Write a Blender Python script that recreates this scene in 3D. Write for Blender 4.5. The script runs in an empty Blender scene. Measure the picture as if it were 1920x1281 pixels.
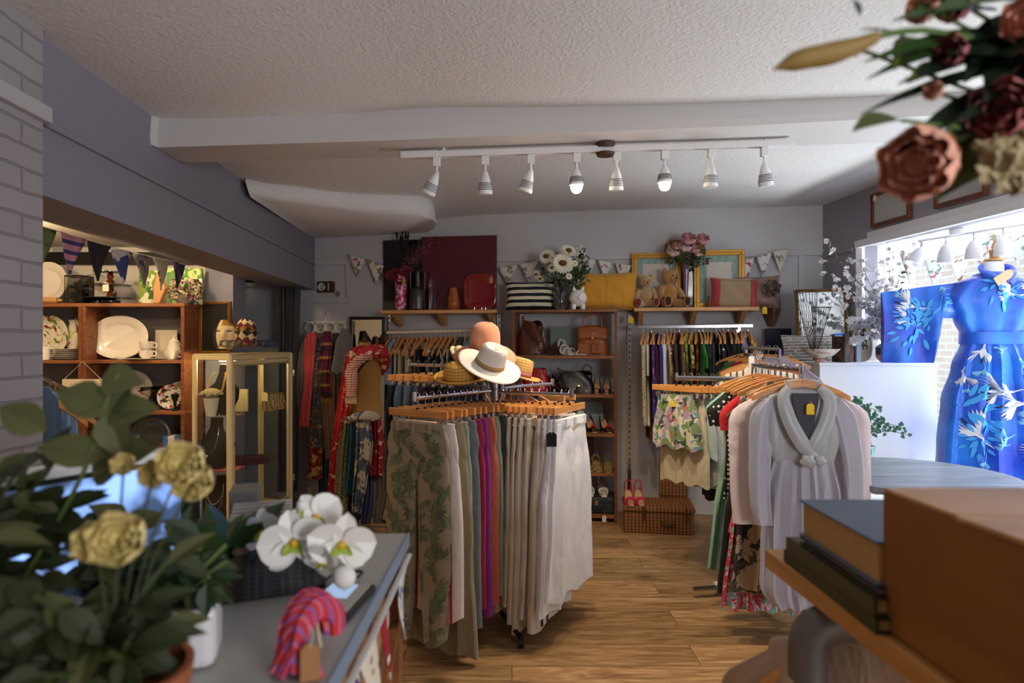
import bpy, math, random
from math import sin, cos, pi, radians, sqrt, atan2
from mathutils import Vector as V, Matrix
random.seed(7)
SC = bpy.context.scene
COL = SC.collection
# ------------------------------------------------ camera
H = 1.35; F = 1200.0
cd = bpy.data.cameras.new('camera'); cam = bpy.data.objects.new('camera', cd); COL.objects.link(cam)
cam.location = (0, 0, H); cam.rotation_euler = (pi/2, 0, 0)
cd.sensor_width = 36; cd.lens = 36*F/1920; cd.clip_start = .02
cd.dof.use_dof = True; cd.dof.focus_distance = 3.3; cd.dof.aperture_fstop = 3.2
SC.camera = cam
SC.view_settings.view_transform = 'Standard'; SC.view_settings.look = 'None'
SC.view_settings.gamma = 1; SC.view_settings.use_curve_mapping = False
SC.view_settings.exposure = 0.30
SC.cycles.max_bounces = 7; SC.cycles.transparent_max_bounces = 24; SC.cycles.transmission_bounces = 5
SC.cycles.caustics_reflective = False; SC.cycles.caustics_refractive = False
SC.cycles.sample_clamp_indirect = 4; SC.cycles.use_denoising = True
# ------------------------------------------------ daylight
W = bpy.data.worlds.new('world'); SC.world = W; W.use_nodes = True
W.node_tree.nodes['Background'].inputs[0].default_value = (.70, .84, 1, 1)
W.node_tree.nodes['Background'].inputs[1].default_value = 1.15
def lamp(name, kind, loc, to, power, color, size=1, sizey=None, spot=None, blend=.5):
    l = bpy.data.lights.new(name, kind); l.energy = power; l.color = color
    o = bpy.data.objects.new(name, l); COL.objects.link(o); o.location = loc
    d = V(to)-V(loc); o.rotation_euler = d.to_track_quat('-Z', 'Y').to_euler()
    if kind == 'AREA':
        l.size = size
        if sizey: l.shape = 'RECTANGLE'; l.size_y = sizey
    elif kind == 'SUN': l.angle = size
    else: l.shadow_soft_size = size
    if kind == 'SPOT': l.spot_size = spot or 1.2; l.spot_blend = blend
    return o
lamp('sun', 'SUN', (0, 6, 10), (5, 4, 0), .55, (1, .95, .86), .02)
# daylight through the display window on the right and the shop front behind the camera
lamp('sky_daylight', 'AREA', (5.4, 3.6, 3.6), (1.9, 3.6, 1.3), 520, (.86, .93, 1), 3.4, 1.8)
lamp('pavement_daylight', 'AREA', (4.35, 3.5, .18), (1.2, 3.6, 2.6), 185, (.90, .95, 1), 3.2, .34)
lamp('shopfront_daylight', 'AREA', (1.95, -1.5, 1.45), (.6, 4, 1.1), 44, (.95, .96, 1), 1.0, 1.2)
# ------------------------------------------------ helpers
def at(px, py, d): return V(((px-960)/F*d, d, H+(640.5-py)/F*d))
def X(px, d): return (px-960)/F*d
def Z(py, d): return H+(640.5-py)/F*d
def lin(h):
    if isinstance(h, str):
        h = h.lstrip('#'); h = [int(h[i:i+2], 16)/255 for i in (0, 2, 4)]
        return tuple(((c/12.92) if c <= .04045 else ((c+.055)/1.055)**2.4) for c in h)
    return tuple(h)
MATS = {}
def nodes(m):
    m.use_nodes = True; nt = m.node_tree
    return nt, nt.nodes, nt.links, nt.nodes['Principled BSDF']
def mat(name, col, rough=.75, metal=0, trans=0, emit=0, bump=None, sheen=0, coat=0, ior=1.45, alpha=1, var=0):
    if name in MATS: return MATS[name]
    m = bpy.data.materials.new(name); nt, N, L, b = nodes(m)
    c = (*lin(col), 1)
    b.inputs['Base Color'].default_value = c; b.inputs['Roughness'].default_value = rough
    b.inputs['Metallic'].default_value = metal; b.inputs['Transmission Weight'].default_value = trans
    b.inputs['IOR'].default_value = ior; b.inputs['Alpha'].default_value = alpha
    if sheen: b.inputs['Sheen Weight'].default_value = sheen
    if coat: b.inputs['Coat Weight'].default_value = coat
    if emit:
        b.inputs['Emission Color'].default_value = c; b.inputs['Emission Strength'].default_value = emit
    tc = None
    if bump or var:
        tc = N.new('ShaderNodeTexCoord')
    if var:
        n = N.new('ShaderNodeTexNoise'); n.inputs['Scale'].default_value = 6; n.inputs['Detail'].default_value = 5
        L.new(tc.outputs['Object'], n.inputs['Vector'])
        h = N.new('ShaderNodeHueSaturation'); h.inputs['Color'].default_value = c
        mr = N.new('ShaderNodeMapRange'); mr.inputs['To Min'].default_value = 1-var; mr.inputs['To Max'].default_value = 1+var
        L.new(n.outputs['Fac'], mr.inputs['Value']); L.new(mr.outputs[0], h.inputs['Value']); L.new(h.outputs[0], b.inputs['Base Color'])
    if bump:
        n = N.new('ShaderNodeTexNoise'); n.inputs['Scale'].default_value = bump[0]; n.inputs['Detail'].default_value = 4
        L.new(tc.outputs['Object'], n.inputs['Vector'])
        bp = N.new('ShaderNodeBump'); bp.inputs['Strength'].default_value = bump[1]; bp.inputs['Distance'].default_value = bump[2] if len(bump) > 2 else .01
        L.new(n.outputs['Fac'], bp.inputs['Height']); L.new(bp.outputs[0], b.inputs['Normal'])
    MATS[name] = m; return m
def wrinkle(m, sc=7, st=.75, dist=.025):
    nt = m.node_tree; N, L = nt.nodes, nt.links; b = N['Principled BSDF']
    tc = N.new('ShaderNodeTexCoord'); mp = N.new('ShaderNodeMapping'); mp.inputs['Scale'].default_value = (1.6, 1.6, .55); L.new(tc.outputs['Object'], mp.inputs['Vector'])
    n = N.new('ShaderNodeTexNoise'); n.inputs['Scale'].default_value = sc; n.inputs['Detail'].default_value = 3; n.inputs['Distortion'].default_value = 1.0
    L.new(mp.outputs[0], n.inputs['Vector']); bp = N.new('ShaderNodeBump'); bp.inputs['Strength'].default_value = st; bp.inputs['Distance'].default_value = dist
    L.new(n.outputs['Fac'], bp.inputs['Height'])
    if b.inputs['Normal'].links: L.new(b.inputs['Normal'].links[0].from_socket, bp.inputs['Normal'])
    L.new(bp.outputs[0], b.inputs['Normal']); return m
def fab(col, name=None, sheen=.15, rough=.85):
    k = name or 'fabric_'+str(col)
    if k in MATS: return MATS[k]
    return wrinkle(mat(k, col, rough, sheen=sheen, bump=(90, .25, .004), var=.10))
def pat(name, base, layers, rough=.8, metal=0, coord='Object', trans=0):
    """layers: (kind, scale, threshold, colour[, extra])"""
    if name in MATS: return MATS[name]
    m = bpy.data.materials.new(name); nt, N, L, b = nodes(m)
    b.inputs['Roughness'].default_value = rough; b.inputs['Metallic'].default_value = metal; b.inputs['Transmission Weight'].default_value = trans
    tc = N.new('ShaderNodeTexCoord'); prev = None
    for i, ly in enumerate(layers):
        kind, sc, thr, col = ly[:4]; ex = ly[4] if len(ly) > 4 else None
        mp = N.new('ShaderNodeMapping'); mp.inputs['Location'].default_value = (i*3.7+.3, i*1.9, i*2.3)
        L.new(tc.outputs[coord], mp.inputs['Vector']); src = mp.outputs[0]
        if kind in ('stripe',):
            ax = ex or 'Z'; sx = N.new('ShaderNodeSeparateXYZ'); L.new(src, sx.inputs[0])
            a = N.new('ShaderNodeMath'); a.operation = 'MULTIPLY'; L.new(sx.outputs[ax], a.inputs[0]); a.inputs[1].default_value = sc
            f = N.new('ShaderNodeMath'); f.operation = 'FRACT'; L.new(a.outputs[0], f.inputs[0]); out, op = f.outputs[0], 'LESS_THAN'
        elif kind == 'blob':
            if ex: mp.inputs['Scale'].default_value = ex
            n = N.new('ShaderNodeTexNoise'); n.inputs['Scale'].default_value = sc; n.inputs['Detail'].default_value = 2; n.inputs['Distortion'].default_value = .6
            L.new(src, n.inputs['Vector']); out, op = n.outputs['Fac'], 'GREATER_THAN'
        elif kind == 'wave':
            n = N.new('ShaderNodeTexWave'); n.inputs['Scale'].default_value = sc; n.inputs['Distortion'].default_value = 8; n.inputs['Detail'].default_value = 2; n.inputs['Detail Scale'].default_value = 1.5
            L.new(src, n.inputs['Vector']); out, op = n.outputs['Fac'], 'GREATER_THAN'
        else:
            if ex: mp.inputs['Scale'].default_value = ex
            n = N.new('ShaderNodeTexVoronoi'); n.inputs['Scale'].default_value = sc
            if kind == 'edge': n.feature = 'DISTANCE_TO_EDGE'
            if kind == 'dot': n.inputs['Randomness'].default_value = .25
            L.new(src, n.inputs['Vector']); out, op = n.outputs['Distance'], 'LESS_THAN'
        g = N.new('ShaderNodeMath'); g.operation = op; g.inputs[1].default_value = thr; L.new(out, g.inputs[0])
        mx = N.new('ShaderNodeMix'); mx.data_type = 'RGBA'; L.new(g.outputs[0], mx.inputs[0])
        if prev is None: mx.inputs[6].default_value = (*lin(base), 1)
        else: L.new(prev, mx.inputs[6])
        mx.inputs[7].default_value = (*lin(col), 1); prev = mx.outputs[2]
    L.new(prev, b.inputs['Base Color'])
    n = N.new('ShaderNodeTexNoise'); n.inputs['Scale'].default_value = 90; L.new(tc.outputs['Object'], n.inputs['Vector'])
    bp = N.new('ShaderNodeBump'); bp.inputs['Strength'].default_value = .2; bp.inputs['Distance'].default_value = .004
    L.new(n.outputs['Fac'], bp.inputs['Height']); L.new(bp.outputs[0], b.inputs['Normal'])
    MATS[name] = m; return wrinkle(m, 7, .35)
def wood(name, c1, c2, stretch=(1, 12, 12), sc=2.5, rough=.45, bump=.15):
    if name in MATS: return MATS[name]
    m = bpy.data.materials.new(name); nt, N, L, b = nodes(m)
    tc = N.new('ShaderNodeTexCoord'); mp = N.new('ShaderNodeMapping'); mp.inputs['Scale'].default_value = stretch
    L.new(tc.outputs['Object'], mp.inputs['Vector'])
    n = N.new('ShaderNodeTexNoise'); n.inputs['Scale'].default_value = sc; n.inputs['Detail'].default_value = 8; n.inputs['Distortion'].default_value = .8
    L.new(mp.outputs[0], n.inputs['Vector'])
    r = N.new('ShaderNodeValToRGB'); r.color_ramp.elements[0].color = (*lin(c1), 1); r.color_ramp.elements[1].color = (*lin(c2), 1)
    r.color_ramp.elements[0].position = .3; r.color_ramp.elements[1].position = .7
    L.new(n.outputs['Fac'], r.inputs[0]); L.new(r.outputs[0], b.inputs['Base Color']); b.inputs['Roughness'].default_value = rough
    bp = N.new('ShaderNodeBump'); bp.inputs['Strength'].default_value = bump; bp.inputs['Distance'].default_value = .003
    L.new(n.outputs['Fac'], bp.inputs['Height']); L.new(bp.outputs[0], b.inputs['Normal'])
    MATS[name] = m; return m
def cr(pts, n):
    """catmull-rom resample"""
    P = [V(p) for p in pts]
    if len(P) == 1: return P
    if len(P) == 2: return [P[0].lerp(P[1], i/(n-1)) for i in range(n)]
    out = []
    for i in range(n):
        t = i/(n-1)*(len(P)-1); k = min(int(t), len(P)-2); u = t-k
        a = P[max(k-1, 0)]; b = P[k]; c = P[k+1]; d = P[min(k+2, len(P)-1)]
        out.append(.5*((2*b)+(c-a)*u+(2*a-5*b+4*c-d)*u*u+(3*b-a-3*c+d)*u**3))
    return out
def lerpl(L_, t):
    if not isinstance(L_, (list, tuple)): return L_
    if len(L_) == 1: return L_[0]
    t = max(0, min(.99999, t))*(len(L_)-1); k = int(t); u = t-k; u = u*u*(3-2*u)
    return L_[k]*(1-u)+L_[k+1]*u
class MB:
    def __init__(s): s.v = []; s.f = []; s.m = []; s.X = Matrix.Identity(4)
    def add(s, vs, fs, m=0):
        o = len(s.v); s.v += [s.X @ V(p) for p in vs]
        s.f += [tuple(i+o for i in f) for f in fs]; s.m += [m]*len(fs); return s
    def box(s, x0, x1, y0, y1, z0, z1, m=0):
        vs = [(x, y, z) for z in (z0, z1) for y in (y0, y1) for x in (x0, x1)]
        return s.add(vs, [(0, 2, 3, 1), (4, 5, 7, 6), (0, 1, 5, 4), (2, 6, 7, 3), (0, 4, 6, 2), (1, 3, 7, 5)], m)
    def cbox(s, c, sx, sy, sz, m=0):
        return s.box(c[0]-sx/2, c[0]+sx/2, c[1]-sy/2, c[1]+sy/2, c[2]-sz/2, c[2]+sz/2, m)
    def prism(s, pts, vec, m=0):
        n = len(pts); P = [V(p) for p in pts]; Q = [p+V(vec) for p in P]
        return s.add(P+Q, [tuple(range(n))[::-1], tuple(range(n, 2*n))]+[(i, (i+1) % n, n+(i+1) % n, n+i) for i in range(n)], m)
    def tube(s, pts, r, n=6, m=0, steps=None, caps=True, flat=1):
        P = cr(pts, steps) if steps else [V(p) for p in pts]
        vs = []; fs = []; N_ = len(P); up = None
        for i, p in enumerate(P):
            t = (P[min(i+1, N_-1)]-P[max(i-1, 0)])
            t = t.normalized() if t.length > 1e-9 else V((0, 0, 1))
            if up is None: up = V((0, 0, 1)) if abs(t.z) < .9 else V((0, 1, 0))
            a = t.cross(up).normalized() if t.cross(up).length > 1e-6 else V((1, 0, 0)); b = a.cross(t).normalized(); up = b
            rr = lerpl(r, i/(N_-1) if N_ > 1 else 0)
            for k in range(n):
                th = 2*pi*k/n; vs.append(p+a*rr*cos(th)+b*rr*flat*sin(th))
        for i in range(N_-1):
            for k in range(n):
                fs.append((i*n+k, i*n+(k+1) % n, (i+1)*n+(k+1) % n, (i+1)*n+k))
        if caps: fs += [tuple(range(n))[::-1], tuple(range((N_-1)*n, N_*n))]
        return s.add(vs, fs, m)
    def lathe(s, prof, n=20, c=(0, 0, 0), sx=1, sy=1, m=0, fn=None, cap=True):
        vs = []; fs = []
        for (r, z) in prof:
            for k in range(n):
                th = 2*pi*k/n; q = fn(th, r, z) if fn else 1
                vs.append((c[0]+r*q*cos(th)*sx, c[1]+r*q*sin(th)*sy, c[2]+z))
        for i in range(len(prof)-1):
            for k in range(n): fs.append((i*n+k, i*n+(k+1) % n, (i+1)*n+(k+1) % n, (i+1)*n+k))
        if cap:
            if prof[0][0] > 1e-4: fs.append(tuple(range(n))[::-1])
            if prof[-1][0] > 1e-4: fs.append(tuple(range((len(prof)-1)*n, len(prof)*n)))
        return s.add(vs, fs, m)
    def ell(s, c, rx, ry, rz, n=12, m=0, rot=None, nz=None):
        nz = nz or max(5, n//2+1); vs = []; fs = []
        for i in range(nz):
            ph = pi*i/(nz-1)
            for k in range(n):
                th = 2*pi*k/n; p = V((rx*sin(ph)*cos(th), ry*sin(ph)*sin(th), rz*cos(ph)))
                if rot: p = rot @ p
                vs.append(V(c)+p)
        for i in range(nz-1):
            for k in range(n): fs.append((i*n+k, (i+1)*n+k, (i+1)*n+(k+1) % n, i*n+(k+1) % n))
        return s.add(vs, fs, m)
    def grid(s, fn, nu, nv, m=0, cu=False):
        vs = [fn(i/(nu if cu else nu-1), j/(nv-1)) for j in range(nv) for i in range(nu)]; fs = []
        for j in range(nv-1):
            for i in range(nu if cu else nu-1):
                fs.append((j*nu+i, j*nu+(i+1) % nu, (j+1)*nu+(i+1) % nu, (j+1)*nu+i))
        return s.add(vs, fs, m)
    def leaf(s, p, d, up, L_, w, m=0, bend=.2, n=4, th=.0008, rnd=0):
        """a pointed leaf with a midrib fold, thin but closed"""
        d = V(d).normalized(); up = V(up); side = d.cross(up)
        side = side.normalized() if side.length > 1e-6 else V((1, 0, 0)); nn = side.cross(d).normalized(); vs = []; fs = []
        for i in range(n+1):
            t = i/n; ww = w*.5*(sin(pi*min(1, t**.8))+.02) if not rnd else w*.5*(max(0, sin(pi*t**.9))**.5+.03); c = V(p)+d*L_*t-nn*bend*L_*t*t
            vs += [c-side*ww+nn*ww*.35, c-nn*th, c+side*ww+nn*ww*.35]
        for i in range(n):
            a = i*3; fs += [(a, a+1, a+4, a+3), (a+1, a+2, a+5, a+4)]
        return s.add(vs, fs, m)
    def drape(s, path, Wd, T=.02, A=.006, k=3, n=24, steps=16, m=0, side=(1, 0, 0), ph=0, tw=0, hem=0, seed=0):
        """cloth hanging along a path: closed pleated tube; returns surf(t,u,off) on its front"""
        P = cr(path, steps); sd = V(side).normalized(); N_ = len(P); fr = []
        for i, p in enumerate(P):
            t = P[min(i+1, N_-1)]-P[max(i-1, 0)]; t = t.normalized() if t.length > 1e-9 else V((0, 0, -1))
            nn = sd.cross(t)
            nn = nn.normalized() if nn.length > 1e-6 else V((0, 1, 0))
            a = tw*i/(N_-1); s2 = sd*cos(a)+nn*sin(a); n2 = nn*cos(a)-sd*sin(a); fr.append((p, s2, n2))
        rs = random.Random(seed+3); p1 = rs.uniform(0, 6); p2 = rs.uniform(0, 6)
        def ringpt(i, c, sg, off=0):
            p, s2, n2 = fr[i]; t = i/(N_-1); w = lerpl(Wd, t); th = lerpl(T, t); am = lerpl(A, t)
            y = sg*th + am*(sin(k*c*pi+ph+t*1.3)+.5*sin(2.3*k*c*pi*.7+p1+t*2.1))
            q = p + s2*(w*c*(1+.02*sin(t*9+p2))) + n2*(y+off)
            if hem and i == N_-1: q = q+V((0, 0, hem*sin(k*c*pi*.8+p1)))
            return q
        vs = []; fs = []
        for i in range(N_):
            for j in range(n):
                th = 2*pi*j/n; c = cos(th); sg = sin(th); sg = (abs(sg)**.6)*(1 if sg >= 0 else -1)
                vs.append(ringpt(i, c, sg))
        for i in range(N_-1):
            for j in range(n): fs.append((i*n+j, i*n+(j+1) % n, (i+1)*n+(j+1) % n, (i+1)*n+j))
        fs += [tuple(range(n))[::-1], tuple(range((N_-1)*n, N_*n))]
        s.add(vs, fs, m)
        def surf(t, u, off=.0015, sgn=-1):
            x = max(0, min(.9999, t))*(N_-1); i = int(x); f = x-i; c = max(-1, min(1, u)); q = (max(0, 1-c*c))**.3
            a = ringpt(i, c, sgn*q, sgn*off); b = ringpt(min(i+1, N_-1), c, sgn*q, sgn*off); return a.lerp(b, f)
        return surf
    def build(s, name, mats, parent=None, loc=None, smooth=True, bev=0, sub=0, sharp=40, solid=0):
        me = bpy.data.meshes.new(name); me.from_pydata([tuple(p) for p in s.v], [], s.f)
        if not isinstance(mats, (list, tuple)): mats = [mats]
        for m_ in mats: me.materials.append(m_)
        me.polygons.foreach_set('material_index', s.m)
        me.validate()
        if smooth:
            me.polygons.foreach_set('use_smooth', [True]*len(me.polygons))
            try: me.set_sharp_from_angle(angle=radians(sharp))
            except Exception: pass
        me.update()
        o = bpy.data.objects.new(name, me); COL.objects.link(o)
        if parent: o.parent = parent
        if loc is not None: o.location = loc
        if solid:
            md = o.modifiers.new('solid', 'SOLIDIFY'); md.thickness = solid; md.offset = 0
        if bev:
            md = o.modifiers.new('bevel', 'BEVEL'); md.width = bev; md.segments = 2; md.limit_method = 'ANGLE'
        if sub:
            md = o.modifiers.new('sub', 'SUBSURF'); md.levels = sub; md.render_levels = sub
        return o
def tag(o, label=None, cat=None, group=None, kind=None):
    if label: o['label'] = label
    if cat: o['category'] = cat
    if group: o['group'] = group
    if kind: o['kind'] = kind
    return o
def thing(name, label, cat, loc=(0, 0, 0), rz=0, group=None, rot=None):
    o = bpy.data.objects.new(name, None); COL.objects.link(o); o.empty_display_size = .05
    o.location = loc; o.rotation_euler = rot or (0, 0, rz); return tag(o, label, cat, group)
def struct(o): o['kind'] = 'structure'; return o
def kids(o): return [c for c in COL.objects if c.parent == o]
def dup(o, loc=None, rz=None, label=None, group=None, parent=None):
    c = o.copy(); COL.objects.link(c)
    if parent: c.parent = parent
    if loc is not None: c.location = loc
    if rz is not None: c.rotation_euler = (0, 0, rz)
    if label: c['label'] = label
    if group: c['group'] = group
    for ch in list(o.children): dup(ch, parent=c)
    return c
def disc(n=8): return [(cos(2*pi*i/n), sin(2*pi*i/n)) for i in range(n)]
def price_tag(label, p, col='#f2ead8', w=.022, h=.04, string=.03, name='price_tag', group=None, rot=(0, 0, 0)):
    t = thing(name, label, 'tag', p, group=group, rot=rot)
    M = MB(); M.prism([(-w/2, 0, 0), (w/2, 0, 0), (w/2, 0, h*.82), (w/4, 0, h), (-w/4, 0, h), (-w/2, 0, h*.82)], (0, .0012, 0)); M.build('card', mat('card'+col, col, .8), t, smooth=False)
    M = MB(); M.tube([(0, 0, h*.9), (.003, 0, h+string*.6), (0, .002, h+string)], .0007, 4, steps=5); M.build('string', mat('string', '#d8ccb0'), t)
    return t
# common materials
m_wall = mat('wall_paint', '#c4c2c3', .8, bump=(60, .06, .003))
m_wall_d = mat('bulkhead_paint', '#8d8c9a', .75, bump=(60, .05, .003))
m_ceil = None
m_white = mat('white_gloss', '#eeeeee', .35)
m_chrome = mat('chrome', '#c9c9cc', .18, 1)
m_black = mat('black_plastic', '#141416', .4)
m_hang = wood('hanger_wood', '#c07a3a', '#dd9f5c', (1, 8, 8), 6, .4)
m_hang2 = wood('hanger_yellow', '#dd9a2a', '#f0b548', (1, 8, 8), 6, .4)
m_brown = wood('crate_wood', '#5a2f18', '#8a5230', (2, 14, 14), 2.5, .5)
m_brown2 = wood('crate_edge_wood', '#6d3d20', '#a1683c', (2, 14, 14), 2.5, .5)
m_pine = wood('pine_shelf', '#c28a4e', '#e0ae72', (1, 14, 14), 2.5, .45)
m_gold = mat('gilt', '#b8863a', .38, .75, bump=(30, .3, .004))
m_gold2 = mat('gilt_dark', '#7a5523', .45, .6, bump=(60, .8, .006))
m_glass = mat('clear_glass', '#ffffff', .02, trans=1, ior=1.45)
m_leaf = mat('leaf_green', '#3e5a2c', .55, var=.25)
m_leafd = mat('leaf_dark', '#24381f', .55, var=.25)
m_stem = mat('stem_green', '#5c7436', .6)
m_mirror = mat('mirror_silver', '#d8dde0', .03, 1)
# ================================================ THE ROOM
def DW(px): return 5.13*157/(146+.02*(px-590))           # depth of the back wall behind a column
BRZ = -atan2(.64, 4.07)                                    # turn of things standing flat against the back wall
BN = V((sin(BRZ), -cos(BRZ), 0))                           # its normal, into the room
def back(px, py, off=0):
    d = DW(px); p = at(px, py, d); return p if not off else at(px, py, d-off)
def lw(y): return -1.277-.0767*y                           # left wall line
def rw(y): return 2.744-.0767*y                            # right wall line
def seg(name, p, q, z0, z1, th, m, side=1):
    p = V((*p, 0)); q = V((*q, 0)); t = (q-p).normalized(); n = V((-t.y, t.x, 0))*th*side
    M = MB(); M.prism([p+V((0, 0, z0)), q+V((0, 0, z0)), q+n+V((0, 0, z0)), p+n+V((0, 0, z0))], (0, 0, z1-z0))
    return M.build(name, m, smooth=False)
def joinb(name, segs, mats, bev=0):
    """several boxes given as ((p,q,z0,z1,th,side,m)) in one mesh"""
    M = MB()
    for (p, q, z0, z1, th, side, mi) in segs:
        p = V((*p, 0)); q = V((*q, 0)); t = (q-p).normalized(); n = V((-t.y, t.x, 0))*th*side
        M.prism([p+V((0, 0, z0)), q+V((0, 0, z0)), q+n+V((0, 0, z0)), p+n+V((0, 0, z0))], (0, 0, z1-z0), mi)
    return struct(M.build(name, mats, smooth=False, bev=bev))
# floor: wide oak boards with knots
def floor_mat():
    m = bpy.data.materials.new('oak_boards'); nt, N, L, b = nodes(m)
    tc = N.new('ShaderNodeTexCoord')
    br = N.new('ShaderNodeTexBrick'); br.inputs['Scale'].default_value = 1; br.inputs['Brick Width'].default_value = 1.25; br.inputs['Row Height'].default_value = .19
    br.inputs['Mortar Size'].default_value = .0022; br.inputs['Bias'].default_value = 0; br.offset = .37
    br.inputs['Color1'].default_value = (0, 0, 0, 1); br.inputs['Color2'].default_value = (1, 1, 1, 1); br.inputs['Mortar'].default_value = (.5, .5, .5, 1)
    L.new(tc.outputs['Object'], br.inputs['Vector'])
    mp = N.new('ShaderNodeMapping'); mp.inputs['Scale'].default_value = (1.3, 9, 1); 
    add = N.new('ShaderNodeVectorMath'); add.operation = 'MULTIPLY_ADD'; L.new(br.outputs['Color'], add.inputs[0]); add.inputs[1].default_value = (7, 3, 5)
    L.new(tc.outputs['Object'], add.inputs[2]); L.new(add.outputs[0], mp.inputs['Vector'])
    n = N.new('ShaderNodeTexNoise'); n.inputs['Scale'].default_value = 2.2; n.inputs['Detail'].default_value = 9; n.inputs['Distortion'].default_value = 1.6; n.inputs['Roughness'].default_value = .62
    L.new(mp.outputs[0], n.inputs['Vector'])
    r = N.new('ShaderNodeValToRGB'); e = r.color_ramp.elements; e[0].position = .28; e[0].color = (*lin('#6e4a28'), 1); e[1].position = .72; e[1].color = (*lin('#cfa877'), 1)
    x = e.new(.5); x.color = (*lin('#ab8150'), 1); L.new(n.outputs['Fac'], r.inputs[0])
    mp2 = N.new('ShaderNodeMapping'); mp2.inputs['Scale'].default_value = (1.2, 2.6, 1); L.new(add.outputs[0], mp2.inputs['Vector'])
    vo = N.new('ShaderNodeTexVoronoi'); vo.inputs['Scale'].default_value = 1.15; L.new(mp2.outputs[0], vo.inputs['Vector'])
    kn = N.new('ShaderNodeMapRange'); kn.inputs['From Min'].default_value = .03; kn.inputs['From Max'].default_value = .13; kn.inputs['To Min'].default_value = .35; kn.inputs['To Max'].default_value = 1
    L.new(vo.outputs['Distance'], kn.inputs['Value'])
    sep = N.new('ShaderNodeSeparateColor'); L.new(br.outputs['Color'], sep.inputs[0])
    vr = N.new('ShaderNodeMapRange'); vr.inputs['To Min'].default_value = .72; vr.inputs['To Max'].default_value = 1.18; L.new(sep.outputs[0], vr.inputs['Value'])
    mu = N.new('ShaderNodeMath'); mu.operation = 'MULTIPLY'; L.new(kn.outputs[0], mu.inputs[0]); L.new(vr.outputs[0], mu.inputs[1])
    g = N.new('ShaderNodeMapRange'); g.inputs['To Min'].default_value = 1; g.inputs['To Max'].default_value = .45; L.new(br.outputs['Fac'], g.inputs['Value'])
    mu2 = N.new('ShaderNodeMath'); mu2.operation = 'MULTIPLY'; L.new(mu.outputs[0], mu2.inputs[0]); L.new(g.outputs[0], mu2.inputs[1])
    hs = N.new('ShaderNodeHueSaturation'); L.new(r.outputs[0], hs.inputs['Color']); L.new(mu2.outputs[0], hs.inputs['Value']); hs.inputs['Saturation'].default_value = .95
    L.new(hs.outputs[0], b.inputs['Base Color']); b.inputs['Roughness'].default_value = .36
    bp = N.new('ShaderNodeBump'); bp.inputs['Strength'].default_value = .25; bp.inputs['Distance'].default_value = .004; L.new(mu2.outputs[0], bp.inputs['Height']); L.new(bp.outputs[0], b.inputs['Normal'])
    return m
M = MB(); M.box(-4.8, 4.2, -1.8, 6.6, -.1, 0); struct(M.build('floor', floor_mat(), smooth=False))
# textured ceiling
def ceil_mat():
    m = bpy.data.materials.new('stippled_ceiling'); nt, N, L, b = nodes(m)
    b.inputs['Base Color'].default_value = (*lin('#dad8d6'), 1); b.inputs['Roughness'].default_value = .9
    tc = N.new('ShaderNodeTexCoord'); n = N.new('ShaderNodeTexVoronoi'); n.feature = 'SMOOTH_F1'; n.inputs['Scale'].default_value = 75
    n2 = N.new('ShaderNodeTexNoise'); n2.inputs['Scale'].default_value = 60; n2.inputs['Detail'].default_value = 5; n2.inputs['Distortion'].default_value = 1.2
    L.new(tc.outputs['Object'], n.inputs['Vector']); L.new(tc.outputs['Object'], n2.inputs['Vector'])
    a = N.new('ShaderNodeMath'); a.operation = 'ADD'; L.new(n.outputs['Distance'], a.inputs[0]); L.new(n2.outputs['Fac'], a.inputs[1])
    bp = N.new('ShaderNodeBump'); bp.inputs['Strength'].default_value = .5; bp.inputs['Distance'].default_value = .0045
    L.new(a.outputs[0], bp.inputs['Height']); L.new(bp.outputs[0], b.inputs['Normal']); return m
m_ceil = ceil_mat()
def zc(x, y):
    t = max(0, min(1, (x+1.5)/1.2)); t = t*t*(3-2*t); return 2.275+.12*t+.008*sin(x*2.1+y*1.3)
M = MB()
M.grid(lambda u, v: (-1.95+5.3*u, -1.7+7.6*v, zc(-1.95+5.3*u, -1.7+7.6*v)), 50, 50)
M.grid(lambda u, v: (-1.95+5.3*(1-u), -1.7+7.6*v, zc(-1.95+5.3*(1-u), -1.7+7.6*v)+.12), 50, 50)
struct(M.build('ceiling', m_ceil))
# the cross beam
M = MB(); prof = []
for (px, yt, yb, yk) in [(270, 212, 262, 300), (300, 222, 274, 305), (700, 211, 262, 296), (1100, 200, 245, 284), (1420, 191, 232, 277), (1742, 178, 214, 268), (2100, 160, 190, 258)]:
    x_ = px; zt = 1
    # depth from the ceiling line, then the underside height, then the back edge depth
    d = 2.7
    for _ in range(12): d = (zc(X(px, d), d)-H)*F/(640.5-yt)
    zb = H+(640.5-yb)/F*(d-.03); d2 = (zb-H)*F/(640.5-yk)
    prof.append((px, d, zb, d2))
vs = []
for (px, d, zb, d2) in prof:
    x = X(px, d); zt = zc(x, d)+.03
    vs += [(x, d, zt), (x, d-.02, zb+.03), (x, d-.012, zb), (x, d2, zb), (x, d2+.01, zt)]
fs = []
for i in range(len(prof)-1):
    for j in range(5): fs.append((i*5+j, i*5+(j+1) % 5, (i+1)*5+(j+1) % 5, (i+1)*5+j))
fs += [(0, 1, 2, 3, 4), tuple(range(len(vs)-5, len(vs)))[::-1]]
M.add(vs, fs); struct(M.build('trim_1', mat('beam_paint', '#cfcccb', .8, bump=(8, .1, .004)), sharp=25))
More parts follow.
